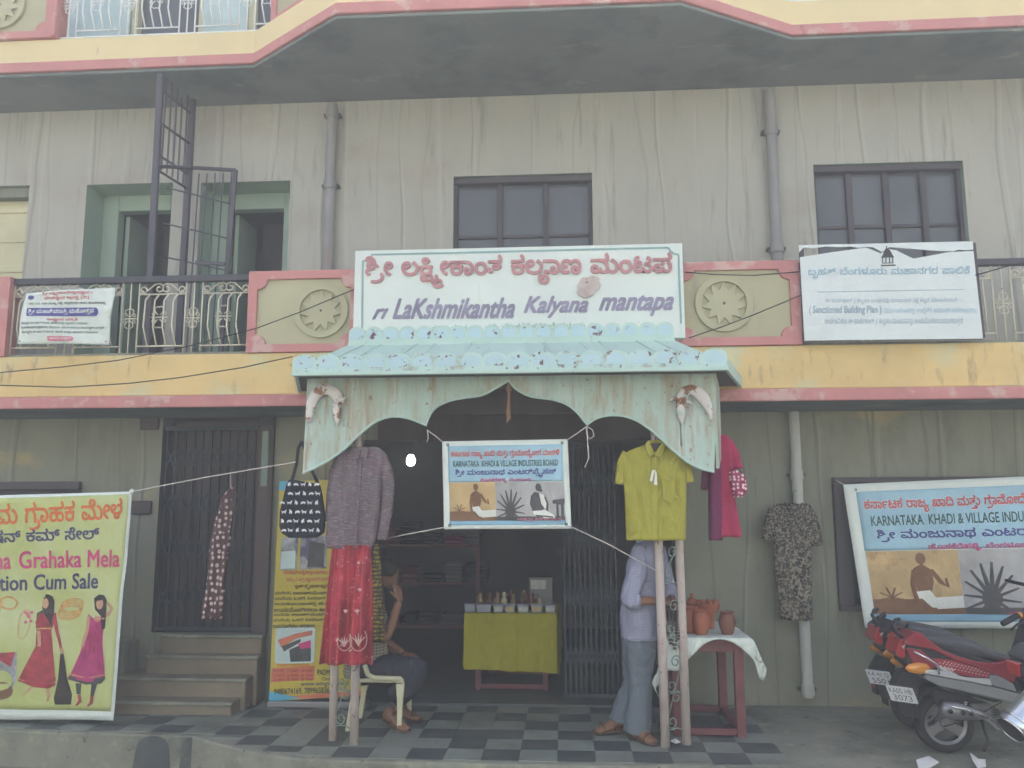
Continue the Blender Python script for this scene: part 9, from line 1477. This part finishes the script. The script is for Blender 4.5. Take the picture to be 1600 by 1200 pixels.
# the green table inside the hall
hx_0, hx_1, hy0, hy1, hh = P(742, 1075, 7.78).x, P(846, 1075, 7.78).x + .06, 7.78, 8.5, .675
Tg = table(hx_0, hx_1, hy0, hy1, hh, 'dark table under the olive green cloth inside the hall entrance', .05)
c_ = MB(M['table_green']); n_ = 60; gx0_, gx1_, yb_ = P(725, 960, 7.72).x, P(870, 960, 7.72).x, 7.72
top = [(gx0_, yb_, hh + .006), (gx1_, yb_, hh + .006), (gx1_ + .02, 8.53, hh + .006), (gx0_, 8.53, hh + .006)]; c_.add(top, [(0, 1, 2, 3)])
zb_ = P(780, 1046, 7.70).z
def skirt(a, b, za, zb2, k=40, seed=0):
    r0, r1 = [], []; a, b = Vector(a), Vector(b); t = (b - a); nn = Vector((t.y, -t.x, 0)).normalized(); L = t.length
    rows = []
    for j in range(9):
        v = j / 8; row = []
        for i in range(k + 1):
            u = i / k; p = a + t * u; z = (hh + .006) + ((za + (zb2 - za) * u) - hh - .006) * v
            off = v * (.012 * math.sin(u * L * 34 + seed) + .012 * math.sin(u * L * 15 + 1 + seed)) + .012 * v; row.append((p.x + nn.x * off, p.y + nn.y * off, z))
        rows.append(row)
    for j in range(8):
        for i in range(k): c_.quad(rows[j][i], rows[j][i + 1], rows[j + 1][i + 1], rows[j + 1][i])
skirt(top[0], top[1], zb_, zb_ - .03); skirt(top[1], top[2], zb_ - .05, zb_ + .1, 30, 2); skirt(top[3], top[0], zb_, zb_, 30, 4)
o = c_.build('table_cloth', smooth=True); tag(o, 'olive green cloth hanging to near the floor on the hall table', 'tablecloth')
labs = ['violet tub at the left end of the front row', 'wide violet tub second from the left in the front row', 'yellow labelled tub third in the front row', 'orange labelled tub in the middle of the front row', 'pale labelled tub third from the right of the row', 'peach labelled tub second from the right of the row', 'pale green labelled tub at the right end of the row']
tcol = [M['tub'], M['tub'], M['tub_label_w'], M['tub_label'], M['tub_label_w'], M['tub_label'], M['tub_label_w']]
for k, (a, b) in enumerate(((726, 743), (745, 768), (771, 787), (789, 805), (809, 826), (830, 848), (852, 868))):
    x0, x1 = P(a, 955, 7.80).x, P(b, 955, 7.80).x; z0 = hh + .008; t = MB(M['tub']); cxm = (x0 + x1) / 2; w_ = (x1 - x0) / 2
    t.loft([[(cxm + sx * w_ * s, 7.82 + sy * .05 * s, z) for sx, sy in ((-1, -1), (1, -1), (1, 1), (-1, 1))] for z, s in ((z0, .86), (z0 + .06, 1), (z0 + .062, 1.06), (z0 + .07, 1.06))], M['tub'])
    T = t.build('plastic_tub', bevel=.004); tag(T, labs[k], 'tub', 'lidded tubs along the green table edge')
    l_ = MB(tcol[k]); l_.quad((cxm - w_ * .8, 7.7665, z0 + .012), (cxm + w_ * .8, 7.7665, z0 + .012), (cxm + w_ * .86, 7.763, z0 + .05), (cxm - w_ * .86, 7.763, z0 + .05)); l_.build('paper_label', T)
random.seed(5)
fl = []
for k in range(16):
    px = 750 + (k % 8) * 13 + random.uniform(-4, 4); Yf = 7.95 + .16 * (k // 8); q = P(px, 945, Yf); m = MB(M['figurine']); z0 = hh + .008; s = random.uniform(.8, 1.25)
    m.lathe((q.x, Yf, z0), [(0, 0), (.03 * s, 0), (.032 * s, .015), (.014 * s, .03), (.026 * s, .06 * s), (.022 * s, .085 * s), (.010 * s, .095 * s), (.018 * s, .115 * s), (.012 * s, .135 * s), (0, .14 * s)], 12, random.choice([M['figurine'], M['terra_d'], M['figurine'], M['cream_door']]))
    tag(m.build('trinket', smooth=True), 'small turned clay or brass trinket standing behind the tubs on the green table', 'trinket', 'small trinkets crowded on the green table')
m = MB(M['grey_panel']); q0, q1 = P(827, 938, 8.2), P(863, 903, 8.2); m.box(q0.x, q1.x, 8.2, 8.215, hh + .008, q1.z); m.box(q0.x + .015, q1.x - .06, 8.196, 8.199, (q0.z + q1.z) / 2, q1.z - .02, M['tub_label_w'])
tag(m.build('framed_print', bevel=.003), 'grey framed print propped at the back of the green table', 'frame')
# things dimly seen further inside
bm_ = MB(M['wood_red'])
sx, sy = -2.35, 9.3; T = thing('shelf_rack', (-1.6, 9.3, 0), 'dim shelf rack with folded cloth deep inside the hall on the left', 'rack')
for z in (.35, .8, 1.2): bm_.box(-2.3, -.95, 9.1, 9.5, z, z + .03)
for x in (-2.3, -.98): bm_.box(x, x + .04, 9.1, 9.5, 0, 1.21)
bm_.build('frame', T)
for z in (.38, .83, 1.23):
    x = -2.22
    while x < -1.1:
        w_ = random.uniform(.14, .26); fm = MB(random.choice([M['dgrey_print'], M['magenta_d'], M['wood_red'], M['dark_trousers'], M['inside']])); hgt = random.uniform(.08, .26)
        for k in range(int(hgt / .04)): fm.box(x + random.uniform(0, .012), x + w_ - random.uniform(0, .012), 9.12, 9.4, z + .001 + k * .04, z + .038 + k * .04)
        tag(fm.build('folded_cloth', bevel=.01), 'dark stack of folded cloth on the dim shelf rack inside the hall', 'cloth', 'folded cloth on the dim shelf rack'); x += w_ + .02
# lit bulb on a cord
q = P(642, 719, 8.9); T = thing('light_bulb', q, 'glowing white bulb hanging inside the dark hall', 'lamp')
s = MB(M['bulb']); s.lathe(q - Vector((0, 0, .06)), [(0, 0), (.03, .006), (.046, .035), (.046, .07), (.034, .10), (.022, .115), (0, .118)], 18); s.build('bulb', T, smooth=True)
s = MB(M['wire']); s.tube([q + Vector((0, 0, .05)), q + Vector((0, 0, .11))], .02, 10); s.tube([q + Vector((0, 0, .11)), (q.x, q.y, 2.6)], .004, 5); s.build('holder', T)

# ------------------------------------------------------------ scooters
def scooter(off, pal, lab, plate_txt, number, name='scooter', handle=True):
    """side shapes are read off on the plane Y = 5.92 and then moved by off; rear of the vehicle to the left"""
    off = Vector(off); YN, YF = 5.92, 6.22; YM = (YN + YF) / 2
    T = thing(name, Vector((P(1490, 1176, YM).x, YM, 0)) + off, lab, 'scooter')
    def S(px, py, y=0): p = P(px, py, YN); return Vector((p.x, YN + y, p.z)) + off
    def pr(mb, pts, a, b, m): mb.prism([(S(x, y).x, S(x, y).z) for x, y in pts], YN + a + off.y, YN + b + off.y, m)
    # rear wheel
    c = S(1490, 1137, .15); c.z = .192; rr = .192
    w_ = MB(M['rubber']); n = 36
    def wheel(mb, c, prof, m): mb.loft([[c + Vector((r * math.cos(2 * math.pi * k / n), y, r * math.sin(2 * math.pi * k / n))) for k in range(n)] for r, y in prof], m, (False, False))
    def wheelset(c):
        t = MB(M['rubber']); wheel(t, c, [(rr * .72, -.035), (rr * .80, -.048), (rr * .93, -.044), (rr, -.022), (rr, .022), (rr * .93, .044), (rr * .80, .048), (rr * .72, .035), (rr * .72, -.035)], M['rubber']); o = t.build('wheel', T, smooth=True)
        r = MB(M['alloy']); wheel(r, c, [(rr * .62, -.03), (rr * .72, -.04), (rr * .735, -.03), (rr * .735, .03), (rr * .72, .04), (rr * .62, .03)], M['alloy'])
        for k in range(3): a = R(90 + 120 * k); d = Vector((math.cos(a), 0, math.sin(a))); e = Vector((-d.z, 0, d.x)); r.loft([[c + d * t_ + e * s * w + Vector((0, y, 0)) for s, y in ((-1, -.03), (1, -.03), (1, .0), (-1, .0))] for t_, w in ((.03, .035), (rr * .35, .026), (rr * .66, .036))], M['alloy'])
        r.tube([c + Vector((0, -.045, 0)), c + Vector((0, .045, 0))], .035, 16, M['alloy']); r.build('rim', o)
    wheelset(c); fc = c + Vector((1.17, 0, 0)); wheelset(fc)
    # dark core, mudguard and engine cover
    k_ = MB(M['black_plastic'])
    pr(k_, [(1418, 1010), (1460, 1002), (1540, 1030), (1590, 1045), (1600, 1090), (1560, 1100), (1500, 1085), (1450, 1062), (1420, 1040)], .03, .27, M['black_plastic'])
    pr(k_, [(1462, 1078), (1500, 1088), (1556, 1104), (1580, 1120), (1560, 1132), (1528, 1134), (1490, 1120), (1470, 1105)], .09, .20, M['black_plastic'])
    k_.build('chassis', T, bevel=.012)
    g_ = MB(M['black_plastic'])
    arc = [S(1490, 1137) + Vector((.235 * math.cos(R(a)), 0, .235 * math.sin(R(a)))) for a in range(40, 186, 12)]
    g_.loft([[Vector((p.x, YN + off.y + y, p.z + .002)) for p, y in ((q, .08), (q, .22), (q + Vector((0, 0, .012)), .22), (q + Vector((0, 0, .012)), .08))] for q in arc])
    pr(g_, [(1420, 1052), (1445, 1060), (1446, 1085), (1432, 1122), (1414, 1120), (1407, 1075)], .10, .20, M['black_plastic']); g_.build('mudguard', T, bevel=.008)
    # body panels
    b_ = MB(pal[0])
    pr(b_, [(1413, 1001), (1431, 987), (1440, 990), (1453, 1001), (1475, 1017), (1499, 1026), (1527, 1034), (1551, 1037), (1568, 1034), (1584, 1029), (1589, 1052), (1585, 1068), (1560, 1056), (1530, 1045), (1496, 1033), (1456, 1015), (1412, 1007)], .0, .30, pal[0])
    pr(b_, [(1416, 1013), (1440, 1016), (1470, 1040), (1455, 1048), (1430, 1040)], .012, .29, pal[0])
    b_.build('body_panel', T, bevel=.012)
    b_ = MB(pal[1]); pr(b_, [(1457, 1029), (1500, 1033), (1530, 1043), (1551, 1052), (1545, 1060), (1510, 1057), (1475, 1047)], .008, .292, pal[1]); b_.build('decal_panel', T, bevel=.006)
    b_ = MB(pal[2]); pr(b_, [(1444, 1046), (1470, 1048), (1510, 1059), (1547, 1061), (1551, 1072), (1510, 1064), (1446, 1053)], .0, .30, pal[2]); pr(b_, [(1462, 1038), (1480, 1047), (1500, 1055), (1480, 1052), (1466, 1044)], .004, .02, pal[2]); b_.build('side_strip', T, bevel=.005)
    b_ = MB(M['grey_panel']); pr(b_, [(1446, 1054), (1510, 1065), (1551, 1073), (1597, 1085), (1583, 1099), (1535, 1088), (1470, 1073), (1447, 1062)], .006, .294, M['grey_panel']); pr(b_, [(1547, 1056), (1560, 1055), (1585, 1069), (1590, 1082), (1552, 1072), (1546, 1064)], .002, .298, M['grey_panel']); b_.build('lower_panel', T, bevel=.010)
    # white dots of the decal
    if pal[3]:
        d_ = MB(M['white_print'])
        for i in range(15):
            for j in range(6):
                px, py = 1466 + i * 5.4 + (j % 2) * 2.7, 1032 + j * 4 + i * 1.15
                if py < 1033.5 + max(0, px - 1500) * .36 or py > 1043 + (px - 1465) * .19 or px > 1546: continue
                p = S(px, py); d_.add([(p.x + .0042 * math.cos(R(a)), p.y + .005, p.z + .0042 * math.sin(R(a))) for a in range(0, 360, 60)], [(0, 1, 2, 3, 4, 5)])
        put(d_, etext('Scooty', .02, .3), [(1467, 1039), (1493, 1044), (1491, 1052), (1466, 1046)], YN, M['white_print'], eps=-.002)
        o = d_.build('decal', T)
    # seat
    s = MB(M['seat']); prof = [(1446, 1000, 1004, .09), (1452, 994, 1006, .115), (1470, 994, 1014, .125), (1500, 998, 1024, .13), (1530, 1004, 1030, .13), (1555, 1018, 1034, .125), (1575, 1026, 1035, .11), (1588, 1029, 1033, .08)]
    rings = []
    for x, yt, yb, w in prof:
        a, b = S(x, yt), S(x, yb); zc, hz = (a.z + b.z) / 2, (a.z - b.z) / 2
        rings.append([Vector((a.x, YN + .15 + off.y + w * (1 if math.cos(t) > 0 else -1) * abs(math.cos(t)) ** .5, zc + hz * (1 if math.sin(t) > 0 else -1) * abs(math.sin(t)) ** .6)) for t in [2 * math.pi * k / 20 for k in range(20)]])
    s.loft(rings); s.build('seat', T, smooth=True)
    # tail lamp, indicator, rails
    l_ = MB(M['red_lens']); pr(l_, [(1411, 1001), (1419, 999), (1424, 1028), (1414, 1031), (1404, 1022)], .05, .25, M['red_lens']); pr(l_, [(1413, 1012), (1419, 1008), (1420, 1020)], .045, .05, M['clear_lens']); l_.build('tail_lamp', T, bevel=.006)
    for y in (-.004, .26):
        l_ = MB(M['amber']); q = S(1437, 1045, y + .022); l_.loft([[q + Vector((dx, r * math.cos(t) * .55, r * math.sin(t))) for t in [2 * math.pi * k / 12 for k in range(12)]] for dx, r in ((-.085, .008), (-.06, .028), (0, .042), (.05, .034), (.08, .008))]); l_.build('indicator', T, smooth=True)
    r_ = MB(M['chrome']); r_.tube([S(1426, 1017, -.02), S(1445, 1027, -.035), S(1461, 1037, -.03), S(1465, 1044, -.02), S(1467, 1053, 0)], .0075, 8); r_.build('side_rail', T, smooth=True)
    r_ = MB(M['black_plastic']); r_.tube([S(1420, 1003, .06), S(1408, 992, .06), S(1402, 980, .07), S(1408, 972, .10), S(1418, 972, .15), S(1420, 974, .20), S(1416, 984, .24), S(1424, 1000, .24)], .013, 8); r_.tube([S(1412, 985, .07), S(1428, 978, .12), S(1436, 984, .2), S(1432, 994, .23)], .011, 8); r_.build('grab_rail', T, smooth=True)
    # number plate
    pc = Vector((S(1414, 1076).x, YN + .06 + off.y, S(1409, 1088).z)); p_ = MB(M['plate']); tl_ = Vector((-.32, 0, .95)); ay = Vector((.80, -.60, 0)).normalized(); nn = ay.cross(tl_).normalized()
    if nn.x > 0: nn = -nn
    hw, hh_ = .085, .052
    def pp(u, v, o): return pc + ay * (-u) * hw * -1 + tl_ * v * hh_ + nn * o
    vs = [pp(u, v, o) for o in (.004, -.004) for u, v in ((-1, -1), (1, -1), (1, 1), (-1, 1))]; p_.add(vs, [(0, 1, 2, 3), (7, 6, 5, 4), (0, 4, 5, 1), (1, 5, 6, 2), (2, 6, 7, 3), (3, 7, 4, 0)]); po_ = p_.build('number_plate', T)
    t_ = MB(M['ink'])
    for s_, v0, v1, u0, u1 in ((plate_txt, .12, .8, -.85, .85), (number, -.8, -.08, -.7, .7)):
        sh = etext(s_, .03); xs = [q[0] for q in sh[0][0]]; ys_ = [q[1] for q in sh[0][0]]
        sgn = 1 if (ay.x > 0) else -1
        t_.add([pp(sgn * (u0 + (u1 - u0) * (x - min(xs)) / (max(xs) - min(xs))), v0 + (v1 - v0) * (y - min(ys_)) / (max(ys_) - min(ys_)), .0055) for x, y in sh[0][0]], [tuple(t) for t in sh[0][1]])
    t_.build('registration', po_)
    bk_ = MB(M['black_plastic']); bk_.loft([[pp(u, v, o) for u, o in ((-.62, -.03), (.62, -.03), (.62, -.008), (-.62, -.008))] for v in (-3.1, -1, 1.15)]); bk_.build('plate_holder', T, bevel=.004)
    # small running gear: rear spring, kick start, stand, cables, hub
    v_ = MB(M['chrome']); a, b = S(1497, 1131, .03), S(1512, 1098, .03); v_.tube([a.lerp(b, t / 60) + Vector((.016 * math.cos(t * 1.05), .016 * math.sin(t * 1.05), 0)) for t in range(61)], .0035, 5); v_.tube([a, b], .008, 8, M['black_plastic']); v_.build('rear_spring', T, smooth=True)
    v_ = MB(M['alloy']); v_.tube([S(1530, 1122, .02), S(1545, 1126, .0), S(1556, 1138, -.02), S(1566, 1137, -.03)], .008, 8); v_.build('kick_start', T, smooth=True)
    v_ = MB(M['black_plastic']); v_.tube([S(1540, 1128, .06), S(1546, 1158, .02), S(1535, 1172, -.02)], .010, 8); v_.build('stand', T, smooth=True)
    v_ = MB(M['wire'])
    v_.tube([S(1476, 1137, .02), S(1500, 1128, .0), S(1530, 1118, .01), S(1570, 1098, .03)], .004, 5)
    v_.build('brake_cable', T, smooth=True)
    v_ = MB(M['alloy']); v_.box(S(1526, 1104, 0).x, S(1556, 1104, 0).x, YN + off.y + .07, YN + off.y + .23, S(1526, 1128).z, S(1526, 1104).z)
    for k in range(6): z = S(1526, 1127 - k * 4).z; v_.box(S(1523, 1104, 0).x, S(1559, 1104, 0).x, YN + off.y + .062, YN + off.y + .238, z, z + .005)
    v_.build('engine_case', T, bevel=.003)
    # silencer
    m_ = MB(M['alloy']); a, b = S(1470, 1111, -.01), S(1540, 1118, -.01); m_.tube([a + Vector((-.004, 0, 0)), a + Vector((.02, 0, .012)), a.lerp(b, .35) + Vector((0, 0, .012)), a.lerp(b, .8), b], [.022, .050, .055, .035, .012], 16)
    for u in (.12, .4, .58): q = a.lerp(b, u) + Vector((0, -.05, .016)); m_.tube([q, q + Vector((0, -.01, 0))], .016, 10, M['black_plastic'])
    m_.build('silencer', T, smooth=True)
    m_ = MB(M['chrome']); m_.tube([S(1478, 1100, -.066), S(1500, 1104, -.07), S(1538, 1120, -.05)], .0055, 6); m_.build('heat_shield_edge', T, smooth=True)
    # floor board, leg shield, front guard, steering and mirror (mostly beyond the picture)
    f_ = MB(pal[0]); pr(f_, [(1585, 1085), (1660, 1098), (1668, 1112), (1590, 1104)], .02, .28, M['black_plastic']); f_.build('floor_board', T, bevel=.01)
    f_ = MB(pal[0]); pr(f_, [(1655, 1105), (1668, 1110), (1712, 1000), (1716, 975), (1700, 965), (1690, 985)], .0, .30, pal[0]); pr(f_, [(1688, 972), (1722, 975), (1726, 940), (1700, 930)], .06, .24, pal[0]); f_.build('leg_shield', T, bevel=.015)
    gq = [fc + Vector((.225 * math.cos(R(a)), 0, .225 * math.sin(R(a)))) for a in range(30, 170, 14)]; f_ = MB(pal[0]); f_.loft([[q + Vector((0, y, z)) for y, z in ((-.06, 0), (.06, 0), (.06, .012), (-.06, .012))] for q in gq]); f_.build('front_guard', T, smooth=True)
    hb = S(1706, 940, .15); h_ = MB(M['black_plastic']); h_.tube([fc + Vector((0, -.07, 0)), fc + Vector((-.10, -.05, .35)), hb], .02, 8); h_.tube([hb + Vector((-.10, -.30, .05)), hb + Vector((-.03, -.15, .03)), hb, hb + Vector((-.03, .15, .03)), hb + Vector((-.10, .30, .05))], .014, 8); h_.build('steering', T, smooth=True)
    hl = MB(M['clear_lens']); hl.sphere(hb + Vector((.06, 0, -.02)), .07, M['clear_lens'], 14, (.5, 1, .8)); hl.build('headlight', T, smooth=True)
    return T, S
SC, S_ = scooter((0, 0, 0), (M['red_paint'], M['dotted_red'], M['silver_panel'], True), 'red and silver scooter with dotted decal parked by the wall, rear to the left', 'KA05 HB', '3073')
dx = P(1372, 1020, 6.47).x - P(1405, 1020, 5.92).x
SD, S2_ = scooter((dx, .55, .0), (M['black_plastic'], M['black_plastic'], M['grey_panel'], False), 'dark scooter parked behind the red one, its plate and red reflector showing', 'KA 41 Q', '5501')
rf_ = MB(M['red_lens']); q = P(1381, 1080, 6.45); rf_.box(q.x - .02, q.x + .02, 6.60, 6.62, q.z - .016, q.z + .016); rf_.tube([P(1379, 1079, 6.6), P(1385, 1079, 6.6)], .018, 12, flat=.5); rf_.build('reflector', SD, smooth=True)
h_ = MB(M['black_plastic']); a, b = P(1566, 975, 6.30), P(1602, 955, 6.36); h_.tube([a, a.lerp(b, .15), b, P(1640, 945, 6.5)], [.018, .021, .02, .016], 12); h_.tube([P(1592, 962, 6.33), P(1594, 961, 6.335)], .026, 12, M['amber']); h_.tube([P(1580, 984, 6.28), P(1590, 975, 6.30), P(1606, 970, 6.36)], .008, 6); h_.sphere(P(1606, 958, 6.38), .05, M['black_plastic'], 12, (1, .8, .8)); h_.build('handlebar', SD, smooth=True)
mr = MB(M['chrome']); mr.tube([P(1581, 1040, 5.98), P(1600, 1020, 6.0), P(1625, 985, 6.02)], .006, 6); mr.build('mirror_stem', SC, smooth=True)

# black motorcycle at the lower right corner, mostly beyond the frame
T = thing('motorcycle', (P(1700, 1180, 5.1).x, 5.15, -.26), 'black motorcycle at the right edge with a shiny silver silencer', 'motorcycle')
a, b = P(1580, 1140, 4.95), P(1668, 1046, 5.05)
ax = (b - a).normalized()
m = MB(M['steel_blue']); m.tube([a, a + ax * .02, a.lerp(b, .5), b, b + ax * .3 + Vector((.1, 0, -.12))], [.078, .082, .080, .062, .022], 24); m.build('silencer', T, smooth=True)
m = MB(M['chrome'])
up_ = ax.cross(Vector((0, 1, 0))).normalized(); sd_ = ax.cross(up_)
for o_, r in ((-.004, .086), (.045, .086)): m.tube([a + ax * o_ + (up_ * math.cos(2 * math.pi * k / 28) + sd_ * math.sin(2 * math.pi * k / 28)) * r for k in range(29)], .0055, 6, cap=False)
m.build('silencer_ring', T, smooth=True)
m = MB(M['black_plastic']); m.tube([a - ax * .003, a + ax * .001], .074, 20); m.build('silencer_end', T)
wc = Vector((P(1712, 1150, 5.15).x, 5.18, .045)); m = MB(M['rubber']); m.loft([[wc + Vector((r * math.cos(2 * math.pi * k / 40), y, r * math.sin(2 * math.pi * k / 40))) for k in range(40)] for r, y in ((.22, -.03), (.25, -.045), (.29, -.035), (.305, 0), (.29, .035), (.25, .045), (.22, .03), (.22, -.03))], cap=(False, False)); wo = m.build('wheel', T, smooth=True)
m = MB(M['alloy']); m.ring(wc, .215, .02, 36, 8); m.tube([wc + Vector((0, -.05, 0)), wc + Vector((0, .05, 0))], .05, 14)
for k in range(10): an = 2 * math.pi * k / 10; m.bar(wc, wc + Vector((.21 * math.cos(an), 0, .21 * math.sin(an))), .012, .012)
m.build('rim', wo)
m = MB(M['black_plastic']); q = lambda x, y: (P(x, y, 5.2).x, P(x, y, 5.2).z)
m.prism([q(1587, 1035), q(1640, 1015), q(1720, 1010), q(1830, 1030), q(1830, 1110), q(1760, 1130), q(1680, 1085), q(1612, 1068), q(1590, 1058)], 5.12, 5.32, M['black_plastic']); m.build('body', T, bevel=.02)
m = MB(M['seat']); m.prism([q(1590, 1030), q(1610, 1010), q(1720, 995), q(1790, 1005), q(1720, 1020), q(1640, 1020)], 5.08, 5.36, M['seat']); m.build('seat', T, bevel=.02)
m = MB(M['red_lens']); m.prism([q(1583, 1036), q(1590, 1034), q(1592, 1056), q(1586, 1056)], 5.16, 5.28, M['red_lens']); m.build('tail_lamp', T, bevel=.005)
wc2 = wc + Vector((1.2, 0, 0)); m = MB(M['rubber']); m.loft([[wc2 + Vector((r * math.cos(2 * math.pi * k / 40), y, r * math.sin(2 * math.pi * k / 40))) for k in range(40)] for r, y in ((.22, -.03), (.29, -.035), (.305, 0), (.29, .035), (.22, .03), (.22, -.03))], cap=(False, False)); m.build('wheel', T, smooth=True)
m = MB(M['alloy']); m.tube([wc2 + Vector((0, -.07, 0)), wc2 + Vector((-.25, -.07, .75))], .022, 8); m.tube([wc2 + Vector((-.25, -.3, .85)), wc2 + Vector((-.22, 0, .78)), wc2 + Vector((-.25, .3, .85))], .014, 8); m.tube([wc, (wc + wc2) / 2 + Vector((0, 0, .1)), wc2 + Vector((-.22, 0, .7))], .05, 8, M['black_plastic']); m.build('frame', T, smooth=True)

# ------------------------------------------------------------ litter
for pts, lab in (([(1432, 1196), (1452, 1189), (1468, 1199), (1455, 1206), (1436, 1208)], 'crumpled white paper scrap on the concrete near the scooter wheel'), ([(1516, 1184), (1530, 1192), (1540, 1190), (1541, 1202), (1528, 1206), (1520, 1196)], 'torn pale paper scrap on the concrete below the silencer'), ([(1047, 1161), (1055, 1158), (1064, 1162), (1056, 1166)], 'small white paper scrap between the right posts')):
    q = [G(a, b, .0) for a, b in pts]; c = sum(q, Vector()) / len(q); m = MB(M['paper'])
    vs = [(p.x, p.y, .006 + random.uniform(0, .03)) for p in q] + [(c.x, c.y, .035)]; k = len(q); m.add(vs, [(i, (i + 1) % k, k) for i in range(k)])
    o = m.build('paper_scrap'); so_ = o.modifiers.new('solid', 'SOLIDIFY'); so_.thickness = .002; tag(o, lab, 'litter')

# ------------------------------------------------------------ scattering air added to imitate veiling glare of the lens
hz_ = MB(); hz_.box(-20, 20, -19, 15, -1.3, 9.2)
hm = bpy.data.materials.new('lens_glare_volume'); hm.use_nodes = True; hn = hm.node_tree.nodes; hn.remove(hn['Principled BSDF'])
pv = hn.new('ShaderNodeVolumePrincipled'); pv.inputs['Color'].default_value = (.95, 1, .95, 1); pv.inputs['Density'].default_value = .027; pv.inputs['Anisotropy'].default_value = .2
hm.node_tree.links.new(pv.outputs[0], hn['Material Output'].inputs['Volume'])
tag(hz_.build('glare_haze', m=hm), None, None, None, 'stuff')
